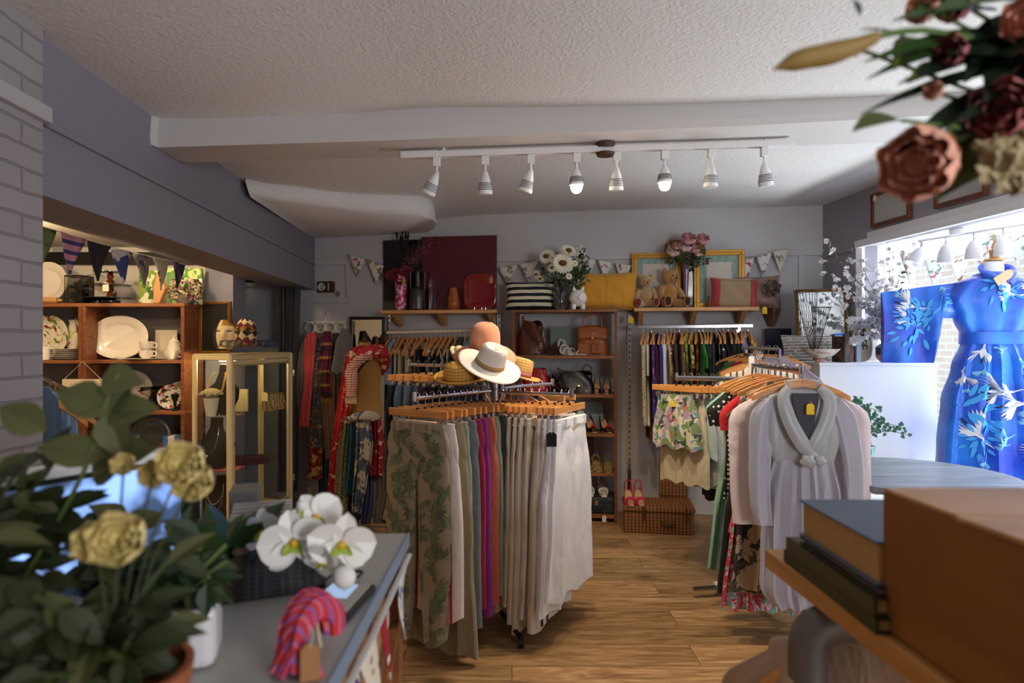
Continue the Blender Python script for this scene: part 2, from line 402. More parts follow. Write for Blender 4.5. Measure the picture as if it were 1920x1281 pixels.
# lower plaster patch at the back left, with its rolled edge
M = MB()
edge = [(470, 366), (500, 372), (560, 379), (630, 390), (700, 398), (750, 402), (790, 404), (812, 409), (818, 416), (814, 426), (800, 438)]
lo = []; up = []
for i, (px, py) in enumerate(edge):
    t = i/(len(edge)-1); z = 2.20+.10*t*t; z = min(z, 2.275); d = (z-H)*F/(640.5-py); d = min(d, DW(px)+.02)
    x = X(px, d); lo.append(V((x, d, z-.012))); up.append(V((x-.01, d-.035, zc(x, d)+.01)))
mid = [l.lerp(u, .35)+V((.005, -.03, -.006)) for l, u in zip(lo, up)]; mid2 = [l.lerp(u, .75)+V((0, -.03, 0)) for l, u in zip(lo, up)]
n = len(lo); far = []
for i, l in enumerate(lo):
    t = i/(n-1); px = 585+(800-585)*t; q = back(px, 447-11*t); far.append(V((q.x, q.y+.05, min(q.z, 2.26))))
vs = up+mid2+mid+lo+far; fs = []
for r in range(4):
    for i in range(n-1): fs.append((r*n+i, r*n+i+1, (r+1)*n+i+1, (r+1)*n+i))
M.add(vs, fs); top = [p+V((0, 0, .25)) for p in far]
M.add([*up, *top], [(i, n+i, n+i+1, i+1) for i in range(n-1)])
struct(M.build('trim_2', m_ceil, sharp=60))
# back wall
a = V((-2.35, 5.52+.65*.157, 0)); b_ = V((2.37, 4.88, 0)); bd = (b_-a).normalized()
e_ = b_+bd*.25
struct(seg('wall_back', (a.x, a.y), (e_.x, e_.y), 0, 2.6, .15, m_wall))
# left bulkhead: header wall above the opening, solid wall behind it near the back corner
m_soff = mat('soffit_paint', '#a39f9e', .25, bump=(20, .1, .004))
hz = lambda y: 1.79+.02*max(0, (y-1.9)/3.5)
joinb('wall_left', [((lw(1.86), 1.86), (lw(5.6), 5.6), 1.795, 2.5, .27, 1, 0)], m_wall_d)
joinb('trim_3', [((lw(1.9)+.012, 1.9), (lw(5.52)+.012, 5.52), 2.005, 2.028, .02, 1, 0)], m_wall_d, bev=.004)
# the brick pier in the left foreground
def brick_mat():
    m = bpy.data.materials.new('painted_brick'); nt, N, L, b = nodes(m)
    tc = N.new('ShaderNodeTexCoord'); sx = N.new('ShaderNodeSeparateXYZ'); cx = N.new('ShaderNodeCombineXYZ')
    L.new(tc.outputs['Object'], sx.inputs[0]); a = N.new('ShaderNodeMath'); a.operation = 'ADD'; L.new(sx.outputs['X'], a.inputs[0]); L.new(sx.outputs['Y'], a.inputs[1])
    L.new(a.outputs[0], cx.inputs['X']); L.new(sx.outputs['Z'], cx.inputs['Y'])
    nz = N.new('ShaderNodeTexNoise'); nz.inputs['Scale'].default_value = 9; nz.inputs['Detail'].default_value = 4; L.new(tc.outputs['Object'], nz.inputs['Vector'])
    va = N.new('ShaderNodeVectorMath'); va.operation = 'MULTIPLY_ADD'; L.new(nz.outputs['Color'], va.inputs[0]); va.inputs[1].default_value = (.012, .012, 0); L.new(cx.outputs[0], va.inputs[2])
    br = N.new('ShaderNodeTexBrick'); br.inputs['Scale'].default_value = 1; br.inputs['Brick Width'].default_value = .215; br.inputs['Row Height'].default_value = .066; br.inputs['Mortar Size'].default_value = .0045
    br.inputs['Mortar Smooth'].default_value = .3
    br.inputs['Color1'].default_value = (*lin('#a9a6ab'), 1); br.inputs['Color2'].default_value = (*lin('#a19ea3'), 1); br.inputs['Mortar'].default_value = (*lin('#8f8b90'), 1)
    L.new(va.outputs[0], br.inputs['Vector']); L.new(br.outputs['Color'], b.inputs['Base Color']); b.inputs['Roughness'].default_value = .8
    iv = N.new('ShaderNodeMath'); iv.operation = 'MULTIPLY_ADD'; L.new(br.outputs['Fac'], iv.inputs[0]); iv.inputs[1].default_value = -1; L.new(nz.outputs['Fac'], iv.inputs[2])
    bp = N.new('ShaderNodeBump'); bp.inputs['Strength'].default_value = .9; bp.inputs['Distance'].default_value = .006; L.new(iv.outputs[0], bp.inputs['Height']); L.new(bp.outputs[0], b.inputs['Normal'])
    return m
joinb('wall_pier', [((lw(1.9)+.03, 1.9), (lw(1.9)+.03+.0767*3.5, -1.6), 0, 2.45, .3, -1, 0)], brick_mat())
joinb('trim_4', [((lw(1.9)+.05, 1.915), (lw(1.9)+.05+.0767*3.5, -1.6), 2.0, 2.048, .3, -1, 0)], mat('ledge_paint', '#bdbcc2', .5), bev=.004)
# alcove behind the bulkhead
m_alc = mat('alcove_paint', '#d9d6cf', .8)
m_teal = mat('cubicle_paint', '#9fabae', .8)
joinb('wall_alcove', [((-4.6, 4.62), (X(385, 4.62), 4.62), 0, 2.15, .08, 1, 0), ((-4.6, 1.7), (-4.6, 4.7), 0, 2.15, .1, 1, 0), ((-4.6, 1.7), (lw(1.9)+.0, 1.7), 0, 2.15, .1, -1, 0)], m_alc)
joinb('ceiling_alcove', [((-4.6, 1.7), (-1.672, 1.7), 2.03, 2.1, 3.05, 1, 0)], m_alc)
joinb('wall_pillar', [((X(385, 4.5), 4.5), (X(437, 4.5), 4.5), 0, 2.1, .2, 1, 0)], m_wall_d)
joinb('trim_5', [((-4.5, 4.6), (X(385, 4.5), 4.6), 1.9, 1.99, .02, -1, 0)], mat('black_band', '#17161a', .5))
# fitting cubicle behind the pillar
joinb('wall_cubicle', [((-3.2, 6.3), (-1.6, 6.3), 0, 2.2, .1, 1, 0), ((-3.2, 4.6), (-3.2, 6.3), 0, 2.2, .1, 1, 0), ((-3.2, 4.74), (X(387, 4.72), 4.74), 0, 2.2, .05, 1, 0)], m_teal)
joinb('ceiling_cubicle', [((-3.25, 4.76), (-1.72, 4.76), 2.12, 2.2, 1.7, 1, 0)], m_teal)
joinb('trim_6', [((X(430, 5.9), 6.28), (X(530, 6.3), 6.28), 1.95, 2.0, .02, -1, 0)], m_teal)
# right wall with the window opening
y0, y1, sill, head = 1.9, 4.47, .56, 2.02
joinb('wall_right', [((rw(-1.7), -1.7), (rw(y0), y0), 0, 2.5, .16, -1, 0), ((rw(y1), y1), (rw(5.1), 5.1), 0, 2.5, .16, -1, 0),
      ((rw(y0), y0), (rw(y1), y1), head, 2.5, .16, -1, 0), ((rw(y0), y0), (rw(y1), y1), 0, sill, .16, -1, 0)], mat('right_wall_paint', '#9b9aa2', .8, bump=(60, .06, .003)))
gl = lambda y: 3.559-.0767*y                                # glazing line of the bay
m_bay = mat('bay_paint', '#e9e6ea', .6)
joinb('wall_bay', [((rw(y1)+.0, y1), (gl(5.2)+.1, 5.25), .5, 2.1, .04, -1, 0), ((rw(y0), y0), (gl(1.3)+.1, 1.3), .5, 2.1, .12, -1, 0)], m_bay)
M = MB(); M.prism([(rw(y0)+.001, y0-.3, 2.03), (gl(.8)+.15, .8, 2.06), (gl(5.3)+.15, 5.3, 2.06), (rw(y1)+.001, y1, 2.03)], (0, 0, .06)); struct(M.build('ceiling_bay', m_bay, smooth=False))
M = MB(); M.prism([(rw(y0)+.001, y0-.3, sill-.08), (gl(.8)+.15, .8, sill-.08), (gl(5.3)+.15, 5.3, sill-.08), (rw(y1)+.001, y1, sill-.08)], (0, 0, .08)); struct(M.build('floor_bay', mat('sill_paint', '#e4e6ea', .5), smooth=False))
joinb('trim_7', [((rw(y0)-.012, y0), (rw(y1)-.012, y1-.0), 2.0, 2.05, .03, -1, 0)], m_white, bev=.004)
# window frame and glass
w1 = struct(thing('window_1', None, None)); 
M = MB()
def gbar(ya, yb, z0, z1, w=.05):
    p = V((gl(ya), ya, z0)); q = V((gl(yb), yb, z0)); M.prism([p, q, q+V((w, 0, 0)), p+V((w, 0, 0))], (0, 0, z1-z0))
gbar(.9, 5.2, 1.99, 2.06); gbar(.9, 5.2, .56, .62)
for y in (5.17, 3.95, 2.5, .95): gbar(y, y+.05, .6, 2.02)
M.build('window_frame', m_white, w1, smooth=False, bev=.004)
M = MB(); p = V((gl(.95)+.02, .95, .6)); q = V((gl(5.2)+.02, 5.2, .6)); M.prism([p, q, q+V((.006, 0, 0)), p+V((.006, 0, 0))], (0, 0, 1.42))
m_pane = bpy.data.materials.new('window_glass'); nt, N_, L_, b = nodes(m_pane); N_.remove(b)
tb = N_.new('ShaderNodeBsdfTransparent'); tb.inputs[0].default_value = (.96, .98, .98, 1); gb = N_.new('ShaderNodeBsdfGlossy'); gb.inputs['Roughness'].default_value = .02
mx_ = N_.new('ShaderNodeMixShader'); mx_.inputs[0].default_value = .035; L_.new(tb.outputs[0], mx_.inputs[1]); L_.new(gb.outputs[0], mx_.inputs[2]); L_.new(mx_.outputs[0], N_['Material Output'].inputs[0])
M.build('pane', m_pane, w1, smooth=False)
# building over the street, seen through the glass
def obrick():
    m = bpy.data.materials.new('street_brick'); nt, N, L, b = nodes(m)
    tc = N.new('ShaderNodeTexCoord'); sx = N.new('ShaderNodeSeparateXYZ'); cx = N.new('ShaderNodeCombineXYZ')
    L.new(tc.outputs['Object'], sx.inputs[0]); L.new(sx.outputs['Y'], cx.inputs['X']); L.new(sx.outputs['Z'], cx.inputs['Y'])
    br = N.new('ShaderNodeTexBrick'); br.inputs['Scale'].default_value = 1; br.inputs['Brick Width'].default_value = .34; br.inputs['Row Height'].default_value = .11; br.inputs['Mortar Size'].default_value = .016
    br.inputs['Color1'].default_value = (*lin('#e0c4ae'), 1); br.inputs['Color2'].default_value = (*lin('#ecd6c2'), 1); br.inputs['Mortar'].default_value = (*lin('#f4eee6'), 1)
    L.new(cx.outputs[0], br.inputs['Vector']); L.new(br.outputs['Color'], b.inputs['Base Color']); b.inputs['Roughness'].default_value = .9; return m
bt = thing('brick_building', 'pale red brick building seen over the street through the display window', 'building', (7.2, 4.5, 0))
M = MB(); M.box(0, .4, -6, 10, -1, 7); M.build('wall', obrick(), bt, smooth=False)
M = MB()
for y in (-2, 1.2, 4.4):
    M = MB(); M.box(-.03, 0, y, y+1.2, 2.9, 4.8); M.build('window', mat('street_window', '#5a6670', .2), bt, smooth=False)
struct(seg('ground_street', (3.8, -4), (3.8, 14), -.12, -.02, 3.5, mat('pavement', '#b5b2ad', .9), -1))
# rear of the shop with its glazed front
joinb('wall_rear', [((-1.4, -1.65), (1.4, -1.65), 0, 2.5, .1, -1, 0), ((2.5, -1.65), (3.2, -1.65), 0, 2.5, .1, -1, 0), ((1.4, -1.65), (2.5, -1.65), 2.1, 2.5, .1, -1, 0), ((1.4, -1.65), (2.5, -1.65), 0, .8, .1, -1, 0)], m_wall)
# wall mouldings on the back wall
def bar_back(name, pts, w, off=.012):
    M = MB()
    for (px0, py0, px1, py1) in pts:
        a = back(px0, py0); b = back(px1, py1); t = (b-a).normalized(); s_ = t.cross(BN).normalized()*w/2
        M.prism([a-s_, b-s_, b+s_, a+s_], BN*off)
    return struct(M.build(name, m_wall, smooth=False, bev=.002))
bar_back('trim_8', [(590, 493, 1543, 473.5)], .045, .018)
bar_back('trim_9', [(652, 492, 656, 565), (540, 564.5, 660, 563.5)], .042, .014)
bar_back('trim_10', [(1503, 476, 1503, 860)], .05, .014)
bar_back('trim_11', [(1186, 588, 1186, 950)], .04, .012)
joinb('trim_12', [((rw(4.5)-.014, 4.5), (rw(4.86)-.014, 4.86), 1.985, 2.03, .02, -1, 0)], mat('right_wall_paint', '#9b9aa2'))
joinb('baseboard_back', [((a.x, a.y), (b_.x, b_.y), 0, .12, .02, -1, 0)], m_wall)
# rug in front of the display case
tg = MB(); tg.box(X(535, 4.8), X(640, 4.8), 4.55, 5.15, 0, .008)
tag(tg.build('rug', pat('rug_pattern', '#3a2226', [('cell', 30, .25, '#8c7a5a'), ('blob', 22, .58, '#5e2326')]), smooth=False), 'dark patterned rug on the floor beside the display case', 'rug')
# ================================================ HANGERS AND GARMENTS
def deco(M, surf, t, u, poly, Wm, Lm, m, off=.0022, sgn=-1):
    c = (sum(p[0] for p in poly)/len(poly), sum(p[1] for p in poly)/len(poly))
    P = [surf(t-p[1]/Lm, u+p[0]/Wm, off, sgn) for p in [c]+list(poly)]
    n = len(poly); M.v += P; o = len(M.v)-n-1
    for i in range(n): M.f.append((o, o+1+i, o+1+(i+1) % n)); M.m.append(m)
def leafpoly(a, L_, w, x=0, y=0, n=4):
    pts = []
    for i in range(n+1): t = i/n; pts.append((t*L_, w/2*sin(pi*t**.8)))
    for i in range(n-1, 0, -1): t = i/n; pts.append((t*L_, -w/2*sin(pi*t**.8)))
    return [(x+p*cos(a)-q*sin(a), y+p*sin(a)+q*cos(a)) for p, q in pts]
HP = {}
def hanger_proto(kind):
    """origin at the rail: the hook goes over it"""
    T = bpy.data.objects.new({'clip': 'clip_hanger', 'coat': 'coat_hanger', 'slim': 'coat_hanger'}[kind], None); COL.objects.link(T); T.empty_display_size = .05
    M = MB(); r = .011; pts = [(-r, 0, -.002)]+[(r*cos(a), 0, r*sin(a)) for a in [pi-.3, pi*.75, pi/2, pi/4, 0, -.5]]+[(.004, 0, -.022), (0, 0, -.035), (0, 0, -.062)]
    M.tube(pts, .0016, 5, steps=14); M.build('hook', m_chrome, T)
    M = MB(); M.tube([(0, 0, -.052), (0, 0, -.061)], .0065, 8); M.build('size_ring', m_black, T)
    if kind == 'clip':
        M = MB(); M.box(-.165, .165, -.006, .006, -.092, -.060); M.build('bar', m_hang, T, smooth=False, bev=.002)
        for s in (-1, 1):
            M = MB(); M.box(s*.125-.011, s*.125+.011, -.010, .010, -.125, -.098); M.tube([(s*.125, 0, -.09), (s*.125, 0, -.10)], .003, 5)
            M.build('clip', m_chrome, T, smooth=False, bev=.002)
    else:
        w = .205 if kind == 'coat' else .17; M = MB(); n = 9; vs = []
        for i in range(n):
            u = -1+2*i/(n-1); x = w*u; z = -.064-(.055 if kind == 'coat' else .115)*abs(u)**1.35-.012*abs(u)**4; h = .017*(1-.35*abs(u)); y = .018*(u*u)
            for (dy, dz) in ((-.006, -h), (.006, -h), (.006, h), (-.006, h)): vs.append((x, y+dy*(1.2 if abs(u) > .6 else 1), z+dz))
        fs = [(0, 1, 2, 3), tuple(range(4*n-4, 4*n))[::-1]]
        for i in range(n-1):
            for j in range(4): fs.append((i*4+j, (i+1)*4+j, (i+1)*4+(j+1) % 4, i*4+(j+1) % 4))
        M.add(vs, fs); M.build('shoulder_bar', m_hang, T, bev=.002, sharp=50)
        if kind == 'coat':
            M = MB(); M.tube([(-w*.86, .01, -.135), (w*.86, .01, -.135)], .004, 6); M.build('trouser_bar', m_hang, T)
    return T
def hanger(kind, loc, rz, label, group):
    if kind not in HP:
        HP[kind] = hanger_proto(kind); T = HP[kind]; T.location = loc; T.rotation_euler = (0, 0, rz)
        return tag(T, label, 'hanger', group)
    return dup(HP[kind], loc, rz, label, group)
def rsd(s): return sum(ord(c)*(i+3) for i, c in enumerate(s)) % 977
def trousers(T, m, L_=.95, waist=.165, hip=.19, leg=.085, hem=.1, th=.022, m2=None, A=.008, k=2.4, stripe=None, leaves=None, top=-.115, sway=0, lean=0, shorts=False, seed=1, extra=()):
    M = MB(); mats = [m]+list(extra); cr_ = top-(.24 if not shorts else .17)
    s1 = M.drape([(0, 0, top-.02), (lean*.3, 0, top-.10), (lean*.5, 0, cr_)], [waist, hip*.93, hip*.86], [th*.8, th*.95, th*.4], [A*.6, A*.6, A*.3], k, 28, 7, seed=seed)
    surfs = [(s1, cr_-top, hip, .24)]
    for s in (-1, 1):
        zt = top-.085; ze = top-L_
        sf = M.drape([(s*hip*.46+lean*.2, 0, zt), (s*(hip*.52)+lean*.75, sway*.4, (zt+ze)/2), (s*hip*.54+lean, sway, ze)], [hip*.40, hip*.49, leg*1.05 if not shorts else hip*.5, leg*.98 if not shorts else hem, (leg+hem)/2 if not shorts else hem, hem], [th*.5, th*1.05, th*1.1, th*1.1, th*1.1], [A*.5, A*.9, A], k*.8, 22, 12 if not shorts else 6, ph=s, seed=seed+s, hem=.012)
        surfs.append((sf, zt-ze, leg, L_))
        if stripe is not None:
            for j in range(2 if len(stripe) > 1 else 1):
                uu = stripe[j][0]; mi = stripe[j][1]; wd = .0055
                N_ = 14
                for q in range(N_):
                    t0 = q/N_; t1 = (q+1)/N_; o = len(M.v)
                    M.v += [sf(t0, uu, .0025), sf(t0, uu+wd/leg*2, .0025), sf(t1, uu+wd/leg*2, .0025), sf(t1, uu, .0025)]; M.f.append((o, o+1, o+2, o+3)); M.m.append(mi)
    if leaves:
        rr = random.Random(5)
        for (sf, LL, ww, tot) in surfs:
            cnt = int(leaves*max(.24, LL)*1.0) if sf is not s1 else int(leaves*.4)
            for i in range(cnt):
                t = .04+.92*(i+rr.random()*.7)/cnt; u = rr.uniform(-.92, .92)
                a0 = rr.uniform(0, 6.28); big = rr.random() < .6
                for j in range(7 if big else 5):
                    a = a0+(j-3)*.5; ln = .058-.006*abs(j-3) if big else .03
                    deco(M, sf, t, u, leafpoly(a, ln, ln*.26, .004*cos(a), .004*sin(a)), ww, abs(LL) or .3, 1 if rr.random() < .6 else 2)
    M.build('trouser_legs' if not shorts else 'short_legs', mats, T)
    M = MB(); M.drape([(0, 0, top), (0, 0, top-.036)], [waist*.985, waist*1.01], [th*.9, th*.92], [A*.4, A*.6], k, 26, 3, seed=seed)
    for x in (-.6, 0, .6): M.box(waist*x-.006, waist*x+.006, -th-.008, -th-.003+.006, top-.038, top+.002)
    M.build('waistband', m2 or m, T)
    return T
def skirt(T, m, L_=.5, waist=.15, hem=.2, th=.014, A=.01, k=4, top=-.11, sway=0, name='skirt_body', extra=(), seed=2, parts=True):
    M = MB(); s = M.drape([(0, 0, top-.015), (0, sway*.3, top-L_*.5), (0, sway, top-L_)], [waist, (waist+hem)/2, hem], [th*.7, th], [A*.3, A*.8, A], k, 36, 10, seed=seed, hem=.015)
    o = M.build(name, [m]+list(extra), T)
    if parts:
        M = MB(); M.drape([(0, 0, top), (0, 0, top-.03)], waist*1.01, th*.8, A*.3, k, 24, 3, seed=seed); M.build('waistband', m, T)
    return o
def blouse(T, m, L_=.6, body=.2, hem=.2, sl=.55, slw=.075, th=.018, A=.007, k=3, sh=.19, top=-.06, name='body', seed=1, neck=.06, sleeve_out=.03, m2=None, cuff=.05):
    M = MB(); s = M.drape([(0, 0, top-.005), (0, 0, top-.03), (0, 0, top-.065), (0, 0, top-.16), (0, 0, top-L_*.6), (0, 0, top-L_)],
        [neck, neck*1.5, sh, body, body*.95, hem], [.012, .018, th, th*1.2, th*1.1, th*1.2], [0, 0, A*.4, A, A], k, 34, 20, seed=seed, hem=.01)
    M.build(name, m, T)
    M = MB(); M.tube([(neck*cos(a), neck*.3*sin(a), top-.004-.012*(sin(a) < 0)) for a in [2*pi*i/14 for i in range(15)]], .006, 6); M.build('collar', m2 or m, T)
    if sl:
        for s_ in (-1, 1):
            M = MB(); M.drape([(s_*(sh-.035), 0, top-.075), (s_*(sh+.012), 0, top-.16), (s_*(sh+sleeve_out), -.005, top-.05-sl*.6), (s_*(sh+sleeve_out), -.01, top-.05-sl)],
                [.03, slw, slw*.8, cuff], [.012, th, th, th*.9], A*.8, 1.6, 18, 12, seed=seed+s_, ph=s_); M.build('sleeve', m, T)
    return T
def dressg(T, m, L_=1.0, body=.19, waist=.16, hem=.26, sl=0, slw=.07, th=.02, A=.012, k=5, sh=.17, top=-.06, seed=1, neck=.08, m2=None):
    M = MB(); M.drape([(0, 0, top-.01), (0, 0, top-.03), (0, 0, top-.07), (0, 0, top-.18), (0, 0, top-.36)], [neck, neck*1.3, sh, body, waist], [.01, .015, th, th*1.2, th], [0, 0, A*.2, A*.4, A*.4], 2, 30, 14, seed=seed)
    M.build('bodice', m, T)
    M = MB(); M.drape([(0, 0, top-.35), (0, 0, top-.36-(L_-.36)*.5), (0, 0, top-L_)], [waist, (waist+hem)*.52, hem], [th, th*1.3, th*1.4], [A*.3, A, A*1.3], k, 44, 14, seed=seed, hem=.012); M.build('skirt', m2 or m, T)
    if sl:
        for s_ in (-1, 1):
            M = MB(); M.drape([(s_*(sh-.035), 0, top-.075), (s_*(sh+.015), 0, top-.16), (s_*(sh+.035), 0, top-.05-sl)], [.03, slw, slw*.75], th*.9, A*.5, 1.6, 18, 9, seed=seed+s_); M.build('sleeve', m, T)
    return T
NAMES = {'trousers': 'trousers', 'jeans': 'jeans', 'shorts': 'shorts', 'skirt': 'skirt', 'top': 'top', 'dress': 'dress', 'jacket': 'jacket', 'blouse': 'blouse', 'shirt': 'shirt', 'jumper': 'jumper', 'cardigan': 'cardigan', 'culottes': 'culottes', 'waistcoat': 'waistcoat'}
def hang(cat, short, place, loc, rz, m, hk='clip', grp=None, lab=None, **kw):
    hl = 'wooden hanger holding the '+short+' '+place
    if len(hl.split()) > 16: hl = 'hanger of the '+short+' '+place
    hanger(hk, loc, rz, hl, 'wooden hangers '+place)
    T = thing(cat, lab or (short+' hanging '+place), 'clothing', loc, rz, group=grp)
    if cat in ('trousers', 'jeans', 'culottes'): trousers(T, m, seed=rsd(short), **kw)
    elif cat == 'shorts': trousers(T, m, shorts=True, seed=rsd(short), **kw)
    elif cat == 'skirt': skirt(T, m, seed=rsd(short), **kw)
    elif cat == 'dress': dressg(T, m, seed=rsd(short), **kw)
    else: blouse(T, m, seed=rsd(short), **kw)
    return T
# ---- rails and uprights on the back wall
def wall_rail(label, px0, px1, py0, py1, off, posts):
    T = thing('clothes_rail', label, 'rail', (0, 0, 0))
    p, q = back(px0, py0, 0), back(px1, py1, 0)
    p = at(px0, py0, DW(px0)-off); q = at(px1, py1, DW(px1)-off); t = (q-p).normalized()
    M = MB(); nn = V((0, 0, .012)); M.prism([p-nn+BN*.006, p+nn+BN*.006, p+nn-BN*.006, p-nn-BN*.006], q-p); M.build('rail_bar', m_chrome, T, smooth=False, bev=.003)
    for px in posts:
        b = back(px, py0); M = MB(); c = at(px, py0, DW(px)-off); dd = DW(px)-.02
        M.prism([b+V((0, 0, -.02)), b+V((0, 0, .012)), c+V((0, 0, .008)), c+V((0, 0, -.006))], t*.012); M.build('bracket', m_chrome, T, smooth=False)
    return p, q
def upright(label, px, py0, py1):
    a = back(px, py0); b = back(px, py1); M = MB(); t = V((cos(BRZ), sin(BRZ), 0))*.014; z1 = a.z; z0 = max(.05, b.z)
    M.prism([a-t, a+t, a+t+BN*.018, a-t+BN*.018], V((0, 0, z0-z1)))
    n = int((z1-z0)/.045)
    for i in range(n): c = a+BN*.0185+V((0, 0, -.03-i*.045)); M.prism([c-t*.25+V((0, 0, .01)), c+t*.25+V((0, 0, .01)), c+t*.25-V((0, 0, .01)), c-t*.25-V((0, 0, .01))], BN*.001, 1)
    tag(M.build('wall_upright', [m_chrome, m_black], smooth=False), label, 'bracket')
upright('slotted chrome upright below the left end of the left pine shelf', 731, 590, 960)
upright('slotted chrome upright between the left pine shelf and the shoe bookcase', 936, 588, 960)
upright('slotted chrome upright left of the right pine shelf', 1180, 590, 950)
upright('slotted chrome upright below the right end of the right pine shelf', 1384, 585, 900)
PL = 'on the left back wall rail'; PR = 'on the right back wall rail'
pL = wall_rail('flat chrome clothes rail under the left pine shelf', 724, 930, 624, 619, .30, (731, 936))
pR = wall_rail('flat chrome clothes rail under the right pine shelf', 1196, 1412, 614, 611, .31, (1180, 1384))
m_leo = pat('leopard_black', '#cfc3b2', [('cell', 26, .33, '#1c1613'), ('blob', 40, .60, '#8a6a48')])
m_bw = pat('black_white_abstract', '#e6e0d6', [('blob', 14, .50, '#141214')])
m_bwz = pat('black_white_zigzag', '#e9e6df', [('wave', 9, .5, '#121212')])
m_bfl = pat('black_floral', '#141416', [('blob', 22, .60, '#d9cfc0')])
m_seq = pat('black_gold_speckle', '#18150f', [('cell', 70, .32, '#a8916a')])
itemsL = [('skirt', 'long black and gold speckled skirt', m_seq, dict(L_=.95, waist=.14, hem=.17)),
 ('shirt', 'pale blue denim long shirt', fab('#8aa3bd'), dict(L_=1.05, body=.17, hem=.19, sl=.3, sh=.17)),
 ('skirt', 'ivory pleated skirt', fab('#e8dfc8'), dict(L_=.72)),
 ('skirt', 'cream straight skirt', fab('#d9ceb0'), dict(L_=.62)),
 ('skirt', 'white cotton skirt beside the cream one', fab('#eae6da'), dict(L_=.6)),
 ('skirt', 'brown and white leopard skirt', m_leo, dict(L_=.5)),
 ('skirt', 'leopard skirt with darker spots', pat('leopard2', '#b9a88e', [('cell', 34, .36, '#15100d')]), dict(L_=.55)),
 ('skirt', 'plain black skirt beside the leopard skirts', fab('#17171b'), dict(L_=.5)),
 ('skirt', 'black skirt with cream patches', m_bw, dict(L_=.52)),
 ('skirt', 'white skirt with black brush marks', pat('bw2', '#f0ede6', [('blob', 9, .56, '#17151a')]), dict(L_=.48)),
 ('skirt', 'black skirt with pale flowers', m_bfl, dict(L_=.5)),
 ('skirt', 'charcoal grey skirt', fab('#2c2d33'), dict(L_=.5)),
 ('skirt', 'black and white zigzag skirt', m_bwz, dict(L_=.45)),
 ('skirt', 'white skirt with thin black zigzags', pat('bwz2', '#efece6', [('wave', 14, .72, '#16161a')]), dict(L_=.45)),
 ('skirt', 'black satin skirt', fab('#121218', rough=.4), dict(L_=.5)),
 ('top', 'navy blue top', fab('#1c2744'), dict(L_=.55, sl=.2)),
 ('skirt', 'dark navy skirt behind the peach hat', fab('#161d33'), dict(L_=.5)),
 ('top', 'teal blue top', fab('#2d7f9c'), dict(L_=.5, sl=.2)),
 ('skirt', 'sand coloured skirt', fab('#b9a17c'), dict(L_=.5)),
 ('skirt', 'black and orange patterned skirt', pat('bo', '#191416', [('blob', 18, .55, '#c2572a')]), dict(L_=.5)),
 ('skirt', 'dark green skirt', fab('#1f3328'), dict(L_=.5)),
 ('skirt', 'black skirt nearest the bookcase', fab('#19181c'), dict(L_=.6))]
def on_rail(items, p, q, place, hk, rr, f0=.02, f1=.98, jit=.12, turn=pi/2, dz=.012):
    n = len(items)
    for i, it in enumerate(items):
        cat, short, m, kw = it; kw = dict(kw)
        t = f0+(f1-f0)*(i+.5+rr.uniform(-jit, jit))/n; loc = p.lerp(q, t)+V((0, 0, dz))
        kw.setdefault('th', .006); kw.setdefault('A', .004)
        h2 = hk
        if hk == 'clip' and cat in ('top', 'shirt', 'blouse', 'dress', 'jacket'): h2 = 'slim'
        a = atan2(q.y-p.y, q.x-p.x)+turn+rr.uniform(-.16, .16)
        hang(cat, short, place, loc, a, m, hk=h2, grp='clothes '+place, **kw)
rr = random.Random(11)
for it in itemsL:
    if it[0] == 'skirt': it[3].setdefault('waist', .15); it[3].setdefault('hem', .17); it[3].setdefault('k', 3); it[3].setdefault('top', -.15)
    it[3].setdefault('th', .009); it[3].setdefault('A', .005)
on_rail(itemsL, pL[0], pL[1], PL, 'slim', rr)
